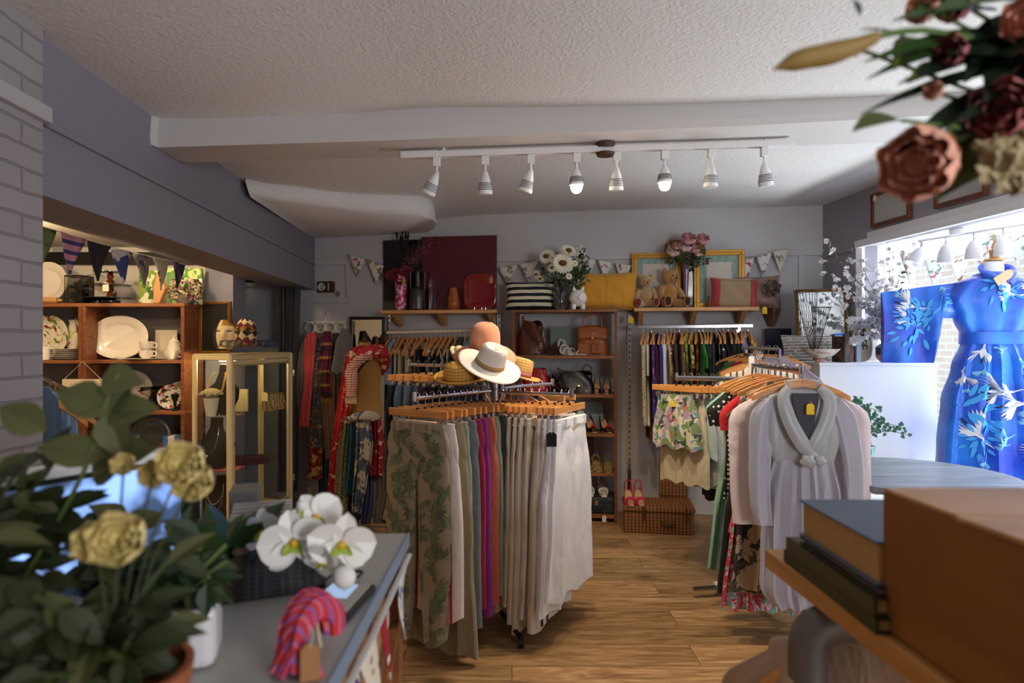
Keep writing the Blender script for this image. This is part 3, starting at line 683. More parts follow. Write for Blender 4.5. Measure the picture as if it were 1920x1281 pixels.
itemsR = [('top', 'cream lace long sleeved top', pat('lace', '#e4d9bd', [('edge', 55, .09, '#a59673')]), dict(L_=.62, sl=.6, hem=.19)),
 ('dress', 'ivory crochet dress', pat('lace2', '#e2d6ba', [('cell', 60, .22, '#b7a888')]), dict(L_=.66, sl=.25)),
 ('dress', 'maroon velvet dress', fab('#6b1220'), dict(L_=.78, hem=.22, sl=.4)),
 ('top', 'purple and blue flowered top', pat('purplefl', '#43246b', [('blob', 12, .52, '#2c4bb0'), ('blob', 17, .6, '#c05a90')]), dict(L_=.66)),
 ('top', 'royal blue top', fab('#2436a4'), dict(L_=.6)),
 ('jumper', 'white ribbed jumper with a wide sleeve', fab('#eef0f4'), dict(L_=.5, sl=.62, slw=.085)),
 ('top', 'beige jersey top', fab('#c9b492'), dict(L_=.5, sl=.3)),
 ('blouse', 'brown blouse with white polka dots', pat('browndot', '#6a3c1f', [('dot', 34, .26, '#efe6d6')]), dict(L_=.62, sl=.35)),
 ('top', 'dark brown fringed top', fab('#3a2216'), dict(L_=.55, sl=.3)),
 ('top', 'chocolate top with white piping', fab('#4a2d1c'), dict(L_=.5, sl=.3)),
 ('top', 'mushroom brown top', fab('#6e5540'), dict(L_=.5, sl=.3)),
 ('top', 'lime green top', fab('#9bb31f'), dict(L_=.55, sl=.2)),
 ('top', 'olive print top', pat('oliveprint', '#6d6a2f', [('blob', 20, .55, '#d9cf7a')]), dict(L_=.52, sl=.2)),
 ('dress', 'red and gold brocade dress', pat('redgold', '#b01c2c', [('wave', 6, .8, '#d09a4a')]), dict(L_=.7, hem=.2)),
 ('top', 'emerald green top', fab('#1c8a34'), dict(L_=.45, sl=.2)),
 ('top', 'dark teal sequinned top', pat('tealseq', '#0f3c40', [('cell', 90, .3, '#3f8f8c')], rough=.4), dict(L_=.55, sl=.2)),
 ('jacket', 'black satin jacket', fab('#141519', rough=.4), dict(L_=.55, sl=.5)),
 ('top', 'black lace top', pat('blacklace', '#101013', [('edge', 60, .06, '#4a4a50')]), dict(L_=.5, sl=.3)),
 ('top', 'black top with white trim', pat('bwtrim', '#131316', [('wave', 3, .93, '#e6e6e6')]), dict(L_=.5, sl=.3)),
 ('top', 'black top with red embroidery', pat('bred', '#131316', [('blob', 18, .62, '#a02030')]), dict(L_=.55, sl=.3)),
 ('dress', 'plain black dress', fab('#101014'), dict(L_=.75, hem=.2)),
 ('jacket', 'black jacket beside the plain black dress', fab('#17171b'), dict(L_=.55, sl=.5)),
 ('top', 'glossy black top', fab('#1a1a20', rough=.35), dict(L_=.5, sl=.3)),
 ('jacket', 'black velvet jacket near the rail end', fab('#121217'), dict(L_=.55, sl=.5)),
 ('top', 'lilac grey top', fab('#b7a9c4'), dict(L_=.5, sl=.3)),
 ('top', 'periwinkle printed top', pat('peri', '#5c6fc0', [('blob', 16, .55, '#dfe3f2')]), dict(L_=.45, sl=.3)),
 ('top', 'mustard yellow top', fab('#c8922c'), dict(L_=.5, sl=.3))]
for it in itemsR: it[3].setdefault('th', .010); it[3].setdefault('A', .006)
on_rail(itemsR, pR[0], pR[1], PR, 'coat', rr, .03, .98)
# ================================================ TRACK LIGHT
tk = thing('track_light', 'long white ceiling track running along the room below the beam', 'lamp')
ta = at(752, 292, 3.0); tb = at(1488, 269, 2.95); tv = tb-ta
M = MB(); q = V((0, .017, 0)); M.prism([ta-q+V((0, 0, -.014)), ta+q+V((0, 0, -.014)), ta+q+V((0, 0, .014)), ta-q+V((0, 0, .014))], tv); M.build('track_bar', m_white, tk, smooth=False, bev=.003)
M = MB(); M.prism([ta-q*1.2+V((0, 0, -.016)), ta+q*1.2+V((0, 0, -.016)), ta+q*1.2+V((0, 0, .016)), ta-q*1.2+V((0, 0, .016))], tv*.095); M.build('end_feed', m_white, tk, smooth=False, bev=.003)
for f in (.11, .51, .93):
    M = MB(); c = ta+tv*f; M.tube([c+V((0, 0, .01)), (c.x, c.y, 2.256+.03*f)], .009, 10); M.build('ceiling_stub', m_white, tk)
M = MB(); c = ta+tv*.525; M.lathe([(.0, -.012), (.04, -.012), (.045, 0), (.045, .018), (0, .018)], 20, (c.x, c.y, 2.262)); M.lathe([(0, -.035), (.04, -.03), (.045, -.018), (0, -.016)], 18, (c.x+.0, c.y, c.z)); M.build('junction_rose', mat('rusty_rose', '#4a3426', .6), tk)
m_bulb = mat('warm_bulb', '#ffe9c0', emit=45); m_off = mat('lens_dull', '#d9d9d6', .3); m_bulb2 = mat('pale_lens', '#fff4e4', emit=2.5)
heads = [(820, 350, -.45, .2, 0), (912, 346, .0, .1, 0), (998, 346, -.28, .1, 0), (1084, 342, 0, 0, 2), (1159, 340, 0, .1, 0), (1249, 337, 0, 0, 2), (1336, 333, -.05, 0, 1), (1434, 332, .12, .1, 0)]
desc = ['unlit white track spotlight tilted far left, first from the left', 'unlit white track spotlight hanging straight, second from the left', 'unlit white track spotlight tilted left, third from the left', 'glowing warm track spotlight nearest the middle of the track, left of the two brightly lit', 'unlit white track spotlight between the two brightly lit ones', 'glowing warm track spotlight, right of the two brightly lit', 'white track spotlight with a faintly lit rim, right of the two bright ones', 'unlit white track spotlight at the right end of the track']
for (px, py, til, tf, lit), ds in zip(heads, desc):
    f = (px-752)/(1488-752); c = ta+tv*f
    s = thing('spotlight', ds, 'spotlight', (c.x, c.y, c.z-.012), group='spotlights on the ceiling track')
    M = MB(); M.box(-.017, .017, -.014, .014, -.045, -.003); M.build('adapter', m_white, s, smooth=False, bev=.003)
    M = MB(); M.tube([(0, 0, -.04), (0, 0, -.085)], .006, 8); M.build('stem', m_white, s)
    R = Matrix.Translation((0, 0, -.08)) @ Matrix.Rotation(tf, 4, 'X') @ Matrix.Rotation(til*-1, 4, 'Y')
    L_ = .10 if not lit == 2 else .072; M = MB(); M.X = R
    M.lathe([(.004, .012), (.012, .0), (.022, -L_*.3), (.031, -L_*.7), (.034, -L_*.9), (.032, -L_), (.028, -L_)], 20); lh = M.build('lamp_head', m_white, s)
    M = MB(); M.X = R
    for k in range(5): z = -L_*(.48+.075*k); M.lathe([(.0285+.0012*k, z), (.0295+.0012*k, z-.001), (.0285+.0012*k, z-.003)], 16, cap=False)
    M.build('cooling_slots', mat('slot_black', '#2a2a2c', .6), lh)
    M = MB(); M.X = R
    if lit == 2: M.ell((0, 0, -L_-.008), .027, .027, .03, 16)
    else: M.lathe([(.0, -L_+.004), (.03, -L_+.004), (.03, -L_+.001), (0, -L_+.001)], 16)
    M.build('bulb' if lit == 2 else 'lens', [m_off, m_bulb2, m_bulb][lit], lh)
    if lit:
        p = V((c.x, c.y, c.z-.012))+(R @ V((0, 0, -L_-.06))); lamp('spot_glow', 'SPOT', p, p+V((0, .15, -1)), (26 if lit == 2 else 6), (1, .80, .55), .03, spot=2.3, blend=.8)
# ================================================ CENTRE TROUSER RACK
PC = 'on the centre rack'
C = V((-.08, 3.15, 0))
rk = thing('garment_rack', 'chrome four way garment rack in the middle of the floor holding trousers', 'rack', (C.x, C.y, 0))
M = MB()
for a in (.35, .35+pi/2, .35+pi, .35+3*pi/2):
    M.tube([(0, 0, .05), (.36*cos(a), .36*sin(a), .045)], .013, 6, flat=.7)
M.build('base', m_black, rk)
for a in (.35, .35+pi/2, .35+pi, .35+3*pi/2):
    M = MB(); M.tube([(.35*cos(a)-.01, .35*sin(a), .02), (.35*cos(a)+.012, .35*sin(a), .02)], .02, 12); M.build('castor', m_black, rk)
M = MB(); M.tube([(0, 0, .04), (0, 0, 1.30)], .014, 10); M.tube([(.035, .02, .5), (.035, .02, 1.22)], .008, 8); M.tube([(-.035, .02, .5), (-.035, .02, 1.22)], .008, 8); M.build('post', m_chrome, rk)
arms = {'LF': ((-.05, -.06), (-.33, -.46), 1.11), 'RF': ((.03, -.02), (.36, -.15), 1.10), 'LB': ((-.06, .03), (-.48, .32), 1.225), 'RB': ((.05, .05), (.30, .34), 1.12)}
for k_, (p, q, z) in arms.items():
    M = MB(); M.tube([(0, 0, z-.12), (p[0], p[1], z-.02), (p[0], p[1], z)], .009, 8); M.tube([(p[0]*.5, p[1]*.5, z), (q[0], q[1], z)], .0068, 8, flat=1.3); M.tube([(q[0], q[1], z-.012), (q[0], q[1], z+.028)], .011, 8)
    M.build('arm', m_chrome, rk)
def armpt(k_, t, dz=.0125):
    p, q, z = arms[k_]; return V((C.x+p[0]+(q[0]-p[0])*t, C.y+p[1]+(q[1]-p[1])*t, z+dz))
def on_arm(k_, items, grp, hk, t0=.96, t1=.12, perp=None):
    p, q, z = arms[k_]; a = atan2(q[1]-p[1], q[0]-p[0])
    for i, it in enumerate(items):
        cat, short, m, kw = it; kw = dict(kw); t = t0+(t1-t0)*i/(max(1, len(items)-1)); ra = a+pi/2+kw.pop('turn', 0)+random.uniform(-.07, .07)
        place = kw.pop('place', PC); h2 = kw.pop('hk', hk)
        hang(cat, short, place, armpt(k_, t), ra, m, hk=h2, grp=grp, **kw)
m_palm = mat('olive_palm_ground', '#9c8f78', .85, bump=(90, .25, .004), var=.06)
g1, g2 = mat('palm_leaf_green', '#6f7a58', .85), mat('palm_leaf_dark', '#5a6450', .85)
T = ('trousers',)
lf = [('trousers', 'khaki palm leaf print trousers', m_palm, dict(L_=.90, waist=.15, hip=.18, leg=.084, hem=.05, extra=(g1, g2), leaves=62, th=.026, A=.006, turn=.04)),
 ('trousers', 'white trousers with a red side stripe', fab('#e3dcd6'), dict(L_=.80, hem=.075, th=.022, extra=(mat('red_stripe', '#b3242c'),), stripe=[(.55, 1)], lean=.03)),
 ('trousers', 'long olive khaki wide trousers', fab('#8f846a'), dict(L_=.97, hem=.12, leg=.10, th=.024, lean=.02)),
 ('trousers', 'pale grey green trousers', fab('#9ca091'), dict(L_=.87, hem=.09, th=.02)),
 ('trousers', 'slate grey trousers', fab('#6d7a80'), dict(L_=.90, hem=.09, th=.02)),
 ('trousers', 'crimson trousers', fab('#a82846'), dict(L_=.82, hem=.08, th=.016)),
 ('trousers', 'bright purple trousers', fab('#8c2c90'), dict(L_=.86, hem=.09, th=.018)),
 ('trousers', 'coral pink trousers', fab('#c96a58'), dict(L_=.84, hem=.08, th=.018)),
 ('trousers', 'sage green trousers', fab('#8c9880'), dict(L_=.80, hem=.08, th=.018)),
 ('trousers', 'dark grey trousers', fab('#3c3c40'), dict(L_=.84, hem=.08, th=.018))]
on_arm('LF', lf, 'trousers on the left front arm of the centre rack', 'clip')
rf = [('trousers', 'bright white trousers', fab('#eef0f4'), dict(L_=.80, hem=.15, leg=.12, hip=.19, th=.03, A=.012, turn=-.10)),
 ('trousers', 'white wide legged trousers', fab('#e9ebef'), dict(L_=.85, hem=.16, leg=.13, hip=.20, th=.028, A=.014)),
 ('trousers', 'white trousers with two navy side stripes', fab('#e4e3e2'), dict(L_=.90, hem=.12, leg=.11, th=.026, extra=(mat('navy_stripe', '#1c2038'),), stripe=[(-.95, 1), (-.70, 1)])),
 ('trousers', 'off white linen trousers', fab('#ddd6c6'), dict(L_=.93, hem=.14, leg=.115, th=.026, A=.009)),
 ('trousers', 'ivory trousers', fab('#e0d9ca'), dict(L_=.90, hem=.12, th=.022, A=.009)),
 ('trousers', 'cream denim trousers', fab('#d6cdb8'), dict(L_=.96, hem=.11, th=.022)),
 ('trousers', 'cream trousers with a navy piping', fab('#d9cfb9'), dict(L_=.92, hem=.10, th=.02, extra=(mat('navy_stripe', '#1c2038'),), stripe=[(-.9, 1)])),
 ('trousers', 'stone coloured trousers', fab('#c5bba4'), dict(L_=.86, hem=.10, th=.02)),
 ('trousers', 'pale beige chinos', fab('#cbb894'), dict(L_=.88, hem=.09, th=.02)),
 ('trousers', 'ecru cotton trousers', fab('#d2c7ae'), dict(L_=.82, hem=.10, th=.02)),
 ('trousers', 'honey tan trousers', fab('#a98a58'), dict(L_=.86, hem=.09, th=.02)),
 ('trousers', 'grey blue cropped jeans', fab('#6f7277'), dict(L_=.90, hem=.08, th=.018)),
 ('trousers', 'dark khaki trousers', fab('#6d5f42'), dict(L_=.84, hem=.09, th=.02)),
 ('trousers', 'brown khaki trousers', fab('#7a6746'), dict(L_=.83, hem=.10, th=.024))]
on_arm('RF', rf, 'trousers on the right front arm of the centre rack', 'clip', .97, -.38)
PB = 'on the centre rack rear left arm'
j = lambda n, c, **k: ('jeans', n, fab(c), dict(dict(L_=.55, hem=.09, th=.02, place=PB), **k))
on_arm('LB', [j('dark indigo jeans', '#252c3c'), j('washed blue jeans', '#6b7f92'), j('faded grey blue jeans', '#7f8d96'), j('mid blue jeans', '#51667e'), j('red topped navy jeans', '#3b2a3c'), j('black jeans', '#1a1a1f'), j('deep navy jeans', '#1d2436'), j('ink blue jeans', '#222a3c')], 'jeans on the back left arm of the centre rack', 'clip', .97, .2)
PB2 = 'on the centre rack rear right arm'
on_arm('RB', [('skirt', 'black and white zigzag striped skirt', m_bwz, dict(L_=.5, place=PB2)), ('skirt', 'orange and red geometric skirt', pat('orgeo', '#d8602e', [('stripe', 22, .4, '#f0e2c8'), ('stripe', 11, .25, '#16141a', 'X')]), dict(L_=.5, place=PB2)), ('top', 'navy sleeveless top', fab('#16213c'), dict(L_=.5, sl=0, place=PB2, hk='coat')), ('top', 'pink and white top', fab('#c99a96'), dict(L_=.45, sl=.2, place=PB2, hk='coat'))], 'clothes on the back right arm of the centre rack', 'clip', .95, .3)
tg_ = price_tag('black square price tag clipped on the white striped trousers', at(1034, 838, 2.74), '#15161a', .045, .062, .02)
price_tag('cream swing tag at the waist of the bright white trousers', at(1073, 806, 2.86), '#efe4cc', .016, .045, .02, rot=(0, .9, 0))
# hats on the rack top
hs = thing('hat_stand', 'chrome hat stand with slanting rods on top of the centre rack', 'stand', (C.x, C.y, 1.24))
def hat(label, px, py, d, crown, ch, brim, m, mb=None, band=None, rot=(0, 0, 0), style='round', droop=.03, wav=.01, taper=.85, n=44):
    p = at(px, py, d); T = thing('sun_hat', label, 'hat', p, rot=rot)
    M = MB()
    if style == 'fedora':
        prof = [(crown, 0), (crown*.98, ch*.3), (crown*.92, ch*.7), (crown*.86, ch*.92), (crown*.70, ch*1.02), (crown*.35, ch*.90), (0.0001, ch*.84)]
    elif style == 'flat': prof = [(crown, 0), (crown*.99, ch*.4), (crown*.96, ch*.8), (crown*.88, ch*.95), (crown*.6, ch), (.0001, ch)]
    else: prof = [(crown, 0), (crown*1.0, ch*.3), (crown*.96, ch*.6), (crown*.82, ch*.82), (crown*.5, ch*.96), (.0001, ch)]
    M.lathe(prof, n, sy=.9 if style != 'flat' else 1, cap=False); M.build('crown', m, T, solid=.003)
    M = MB(); rings = []
    for i in range(8):
        t = i/7; rings.append((crown*.99+(brim-crown)*t, t))
    def fb(u, v):
        t = v; r = crown*.99+(brim-crown)*t; a = 2*pi*u; w = wav*t*(sin(2*a+1)+.6*sin(3*a))
        return (r*cos(a), r*sin(a)*.93, -droop*t*t+w)
    M.grid(fb, n, 8, cu=True); M.build('brim', mb or m, T, solid=.0035)
    if band:
        M = MB(); M.lathe([(crown*1.015, .004), (crown*1.03, .012), (crown*1.015, .022)], n, sy=.9 if style != 'flat' else 1, cap=False); M.build('hat_band', band, T, solid=.002)
    return T
def straw(nm, a, b): return pat(nm, a, [('stripe', 75, .28, b, 'Z'), ('stripe', 60, .12, b, 'X')], .7)
m_peach = mat('peach_felt', '#e09a78', .9, bump=(5, .5, .02), sheen=.3)
hat('tall floppy peach hat at the top of the hat stand', 909, 652, 3.10, .072, .125, .155, m_peach, rot=(.22, .05, 0), droop=.06, wav=.016, style='round')
m_wh = pat('white_weave', '#efe6dc', [('stripe', 90, .15, '#cdc4ba', 'Z')], .8)
hat('cream white fedora hat with a tan cord, in front of the peach hat', 918, 684, 2.93, .068, .092, .15, m_wh, mat('white_brim', '#f2e9e2', .8), band=mat('cord', '#b48a52', .7), rot=(.42, .36, 0), droop=.005, wav=.006, style='fedora')
hat('golden straw boater with ridged crown, lowest left of the hats', 862, 712, 2.92, .072, .085, .118, straw('straw_gold', '#d9a850', '#a87a2c'), rot=(.28, -.05, 0), droop=-.022, wav=.002, style='round')
hat('pale straw hat with a pink band, behind on the right of the hats', 972, 704, 3.2, .062, .088, .115, straw('straw_tan', '#dfb26a', '#b98a48'), band=mat('pink_band', '#a8606a', .8), rot=(.02, .26, 0), droop=.0, wav=.004, style='flat')
hat('small cream crocheted hat peeking out under the peach hat', 862, 662, 3.25, .035, .03, .055, pat('crochet', '#eee0b4', [('cell', 70, .2, '#c7b488')]), rot=(.4, .7, 0), droop=.01, wav=.006, style='round')
for (px, py, d, z0) in ((909, 640, 3.12, 0), (905, 690, 2.98, 0), (856, 712, 2.86, -.02), (972, 704, 3.2, 0), (864, 664, 3.24, 0)):
    p = at(px, py, d)-V((C.x, C.y, 1.24)); M = MB(); M.tube([(0, 0, -.02), (p.x*.35, p.y*.35, .0), (p.x, p.y, p.z+.015)], .005, 8, steps=8); M.build('rod', m_chrome, hs)
M = MB(); M.tube([(0, 0, -.08), (0, 0, 0)], .02, 10); M.build('hub', m_chrome, hs)
# ================================================ RIGHT RACK
C = V((1.28, 3.42, 0))
rk2 = thing('garment_rack', 'chrome four way garment rack at the right holding dresses and shorts', 'rack', (C.x, C.y, 0))
M = MB()
for a in (.15, .15+pi/2, .15+pi, .15+3*pi/2): M.tube([(0, 0, .05), (.33*cos(a), .33*sin(a), .045)], .014, 6, flat=.8)
M.build('base', m_chrome, rk2)
M = MB(); M.tube([(-.05, 0, .05), (-.19, 0, .05), (-.2, 0, .05)], .02, 6, flat=.8); M.tube([(0, 0, .04), (0, 0, 1.27)], .016, 10); M.build('post', m_white, rk2)
arms = {'A': ((-.03, .12), (-.36, .17), 1.145), 'B': ((0, -.03), (-.05, -.70), 1.225), 'D': ((.03, .08), (.12, .42), 1.27)}
for k_, (p, q, z) in arms.items():
    M = MB(); M.tube([(0, 0, z-.1), (p[0]*.6, p[1]*.6, z-.03), (p[0], p[1], z)], .008, 8); M.tube([(p[0]*.5, p[1]*.5, z), (q[0], q[1], z)], .0095, 8, flat=1.4); M.tube([(q[0], q[1], z-.012), (q[0], q[1], z+.03)], .011, 8)
    M.build('arm', m_chrome, rk2)
m_shfl = pat('floral_shorts', '#d9d3c0', [('blob', 16, .50, '#7c9560'), ('blob', 19, .56, '#b7a0b8'), ('blob', 24, .60, '#3c5a48'), ('blob', 15, .64, '#58a8b4'), ('blob', 21, .66, '#d86a74')])
PA = 'on the right rack left arm'
# shorts and skirts, nearest at the left end
sh_items = [('shorts', 'colourful leafy floral shorts', m_shfl, dict(L_=.29, waist=.125, hip=.145, hem=.082, th=.022, top=-.115)),
 ('shorts', 'long beige bermuda shorts', fab('#cdbfa2'), dict(L_=.49, waist=.13, hem=.085, hip=.15, th=.02)),
 ('shorts', 'light washed denim shorts', fab('#b3c0c2'), dict(L_=.34, hem=.085, waist=.13, hip=.155, th=.02)),
 ('shorts', 'pale grey cotton shorts', fab('#b9b6b4'), dict(L_=.48, hem=.085, waist=.13, hip=.155, th=.02)),
 ('shorts', 'mint green denim shorts', fab('#9dbd9d'), dict(L_=.50, hem=.088, waist=.13, hip=.155, th=.022)),
 ('skirt', 'yellow and black leopard skirt', pat('yleo', '#d6cf55', [('cell', 34, .40, '#1b1a14', (1, 1, .7))]), dict(L_=.36, waist=.12, hem=.15)),
 ('skirt', 'grey camouflage skirt', pat('gcamo', '#55574c', [('blob', 18, .5, '#2c2d28'), ('blob', 24, .58, '#8c8a78')]), dict(L_=.36, waist=.12, hem=.15)),
 ('skirt', 'dark striped midi skirt', pat('dstripe', '#15171f', [('stripe', 9, .2, '#dedede')]), dict(L_=.62, waist=.12, hem=.17))]
p, q, z = arms['A']
for i, (cat, short, m, kw) in enumerate(sh_items):
    t = i/(len(sh_items)-1); loc = at(1268+95*t, 707+2*t, 3.58+.12*t)+V((0, 0, .012)); kw = dict(kw)
    hang(cat, short, PA, loc, -.90+random.uniform(-.04, .04), m, hk='clip', grp='shorts and skirts on the left arm of the right rack', **kw)
price_tag('yellow price tag on the waist of the floral shorts', at(1268, 707, 3.58)+V((-.026, -.021, -.165)), '#e8c53a', .03, .035, .01, name='price_tag')
PD = 'on the right rack front arm'
m_hero = mat('silver_lilac_satin', '#a9a7b4', .42, sheen=.3, bump=(120, .12, .003)); m_hero2 = mat('silver_green_satin', '#a5a8ab', .36, sheen=.3, bump=(9, .25, .01))
coats = [('cardigan', 'pale pink cardigan', fab('#e3d3d6'), dict(L_=.62, sl=.58, slw=.08, hem=.22, body=.21, sh=.2)),
 ('dress', 'black and beige camouflage print dress', pat('camo', '#a8937a', [('blob', 13, .50, '#2a2622'), ('blob', 20, .60, '#4b4a3a')]), dict(L_=.95, hem=.25, sl=.12)),
 ('dress', 'pink pleated floral dress', pat('pinkpl', '#c9345c', [('blob', 34, .52, '#7fb0a8'), ('blob', 40, .60, '#f0d0d8')]), dict(L_=1.06, hem=.27, k=9, A=.018)),
 ('dress', 'bright red tweed dress', fab('#c8202f'), dict(L_=.74, hem=.22, sl=.2)),
 ('dress', 'long black evening dress', fab('#101013'), dict(L_=1.05, hem=.26)),
 ('blouse', 'black blouse with white polka dots', pat('bdot', '#121215', [('dot', 42, .28, '#f0f0f0')]), dict(L_=.6, sl=.2)),
 ('dress', 'long mint green dress', fab('#8fc0ac'), dict(L_=.98, hem=.26, sl=.15))]
p, q, z = arms['B']
for i, (cat, short, m, kw) in enumerate(coats):
    t = .88-.66*i/(len(coats)-1); loc = V((C.x+p[0]+(q[0]-p[0])*t-.012*i, C.y+p[1]+(q[1]-p[1])*t, z+.0125)); kw = dict(kw); kw.setdefault('th', .02)
    loc.x += [.02, .0, .01, .03, .04, .05, .05][i]
    hang(cat, short, PD, loc, -.12+random.uniform(-.03, .03), m, hk='coat', grp='clothes on the front arm of the right rack', **kw)
# the silver lilac dress, front of the arm
loc = V((C.x+q[0], C.y+q[1]-.01, z+.0125)); hanger('coat', loc, -.06, 'wooden hanger in the open collar of the silver lilac dress', 'wooden hangers '+PD)
hd = thing('dress', 'long silver lilac wrap dress with shawl collar and fabric knot, nearest on the right rack', 'clothing', loc, -.06)
tp = -.075; hd.scale = (.88, .9, .95)
M = MB(); hsf = M.drape([(0, .004, tp-.03), (0, 0, tp-.06), (0, 0, tp-.14), (0, 0, tp-.25), (0, 0, tp-.34)], [.10, .165, .178, .165, .145], [.016, .02, .03, .034, .03], [0, .002, .004, .006, .006], 3, 40, 18, seed=4)
M.build('bodice', m_hero2, hd)
M = MB(); M.drape([(0, 0, tp-.33), (0, 0, tp-.5), (0, 0, tp-.72), (0, 0, tp-.90), (0, 0, tp-.99)], [.145, .18, .19, .20, .145], [.032, .04, .048, .05, .045], [.004, .012, .017, .016, .01], 6, 70, 24, seed=9, hem=.01); M.build('skirt', m_hero, hd)
for s_ in (-1, 1):
    M = MB()
    if s_ < 0: pth = [(-.15, 0, tp-.06), (-.185, 0, tp-.15), (-.205, -.01, tp-.35), (-.205, -.02, tp-.52), (-.19, -.03, tp-.62)]
    else: pth = [(.15, 0, tp-.06), (.19, 0, tp-.15), (.225, -.01, tp-.33), (.232, -.02, tp-.48), (.235, -.03, tp-.56)]
    M.drape(pth, [.03, .062, .05, .045, .038], [.014, .02, .02, .018, .018], .005, 1.6, 20, 18, seed=s_+5, ph=s_); M.build('sleeve', m_hero, hd)
# dark inside of the neckline, the shawl collar and the tied knot
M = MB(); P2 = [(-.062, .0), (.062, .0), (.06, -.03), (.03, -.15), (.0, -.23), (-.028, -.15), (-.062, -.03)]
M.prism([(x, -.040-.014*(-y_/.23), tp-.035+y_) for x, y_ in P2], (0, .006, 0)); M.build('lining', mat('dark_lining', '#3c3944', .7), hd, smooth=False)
def collar(pts, w, m_, nm):
    M = MB(); P = cr(pts, 18); vs = []; fs = []
    for i, p_ in enumerate(P):
        t = i/17; ww = lerpl(w, t); tt = (P[min(i+1, 17)]-P[max(i-1, 0)]).normalized(); s2 = tt.cross(V((0, 1, 0))).normalized()
        for j, (a_, b_2) in enumerate(((-1, 0), (-.5, -.010), (0, -.013), (.5, -.010), (1, 0), (0, .006))): vs.append(p_+s2*a_*ww+V((0, b_2, 0)))
    for i in range(17):
        for j in range(6): fs.append((i*6+j, i*6+(j+1) % 6, (i+1)*6+(j+1) % 6, (i+1)*6+j))
    M.add(vs, fs+[(5, 4, 3, 2, 1, 0), tuple(range(17*6, 18*6))]); M.build(nm, m_, hd)
collar([(-.07, -.02, tp-.012), (-.105, -.045, tp-.06), (-.085, -.062, tp-.15), (-.03, -.072, tp-.25), (.03, -.07, tp-.315)], [.02, .03, .034, .034, .02], m_hero2, 'collar')
collar([(.07, -.02, tp-.012), (.108, -.045, tp-.06), (.09, -.06, tp-.15), (.04, -.07, tp-.24), (.0, -.066, tp-.30)], [.02, .03, .034, .032, .02], m_hero2, 'collar')
M = MB(); M.tube([(-.075, .0, tp-.005), (-.04, .012, tp+.002), (.04, .012, tp+.002), (.075, 0, tp-.005)], .012, 8, steps=10, flat=2); M.build('collar', m_hero2, hd)
for (x, r) in ((-.008, .034), (.045, .028)):
    M = MB()
    def kf(u, v, x=x, r=r):
        a = 2*pi*u; b2 = pi*v; rr_ = r*(1+.13*sin(5*a+6*v)); return (x+rr_*sin(b2)*cos(a), -.085-r*.7*cos(b2), tp-.325+rr_*sin(b2)*sin(a)*.85)
    M.grid(kf, 22, 9, cu=True); M.build('fabric_knot', m_hero2, hd)
price_tag('yellow and white price tag in the neck of the silver lilac dress', loc+V((.005, -.062, tp-.115)), '#ecc832', .032, .045, .01)
M_w = None
# hangers behind at the back arm, mostly hidden clothes
PDd = 'on the right rack rear arm'
p, q, z = arms['D']
back_items = [('shirt', 'white and brown striped shirt', pat('brstripe', '#e4dccb', [('stripe', 30, .3, '#6b4a3a', 'X')]), dict(L_=.5, sl=.3)), ('top', 'lavender pink top', fab('#c9b3c4'), dict(L_=.5, sl=.3)), ('top', 'dark brown checked top', pat('brcheck', '#3a2a24', [('stripe', 25, .25, '#7a6a5a')]), dict(L_=.5, sl=.3)), ('top', 'wine red top', fab('#5e1626'), dict(L_=.5, sl=.3))]
for i, (cat, short, m, kw) in enumerate(back_items):
    t = .25+.7*i/3; loc = V((C.x+p[0]+(q[0]-p[0])*t+.06, C.y+p[1]+(q[1]-p[1])*t, z+.0125)); kw = dict(kw); hang(cat, short, PDd, loc, -.2, m, hk='coat', grp='clothes on the rear arm of the right rack', **kw)
# second row of hangers left of the rear arm, seen between the rail and the dresses
PE = 'on the bar behind the dresses'
M = MB(); a_ = at(1392, 652, 4.35); b_3 = at(1462, 655, 4.15); M.tube([a_, b_3], .01, 8); M.tube([b_3, (b_3.x, b_3.y, .02)], .012, 8); M.tube([(b_3.x-.2, b_3.y, .02), (b_3.x+.2, b_3.y, .02)], .014, 8)
tag(M.build('clothes_bar', m_chrome), 'short chrome bar on a foot behind the dresses by the white plinth', 'rack')
for i, (short, c) in enumerate((('black striped cardigan', '#1b1a1e'), ('green and black floral top', '#44603a'), ('crimson red jumper', '#8e1a2c'), ('black jersey top', '#19191d'), ('grey lilac cardigan', '#a49aa8'))):
    hang('top', short, PE, a_.lerp(b_3, .1+.2*i)+V((0, 0, .013)), -.55, fab(c), hk='coat', grp='clothes on the middle bar', L_=.55, sl=.35, th=.014)
# ================================================ SHELVES AND THINGS ON THE BACK WALL
def rotz(v, a): return V((v[0]*cos(a)-v[1]*sin(a), v[0]*sin(a)+v[1]*cos(a), v[2] if len(v) > 2 else 0))
def shelf(label, px0, px1, py, depth, brs):
    a = at(px0, py, DW(px0)-depth); z = a.z; w = (X(px1, DW(px1)-depth)-a.x)/cos(BRZ)
    T = thing('wall_shelf', label, 'shelf', (a.x, a.y, z-.028), BRZ)
    M = MB(); M.box(0, w, 0, depth-.01, 0, .028); M.build('board', m_pine, T, smooth=False, bev=.003)
    for f in brs:
        M = MB(); x = w*f; M.prism([(x-.018, .03, -.001), (x-.018, depth-.02, -.001), (x-.018, depth-.02, -.10), (x-.018, depth-.05, -.10)], (.036, 0, 0)); M.build('bracket', m_pine, T, smooth=False)
    return z
zL = shelf('pine wall shelf holding the red glassware', 713, 931, 582, .27, (.1, .5, .93))
zR = shelf('pine wall shelf holding the teddy bears and gold frames', 1189, 1424, 577, .27, (.06, .5, .9))
def sp(px, z, off): d = DW(px)-off; return V((X(px, d), d, z))
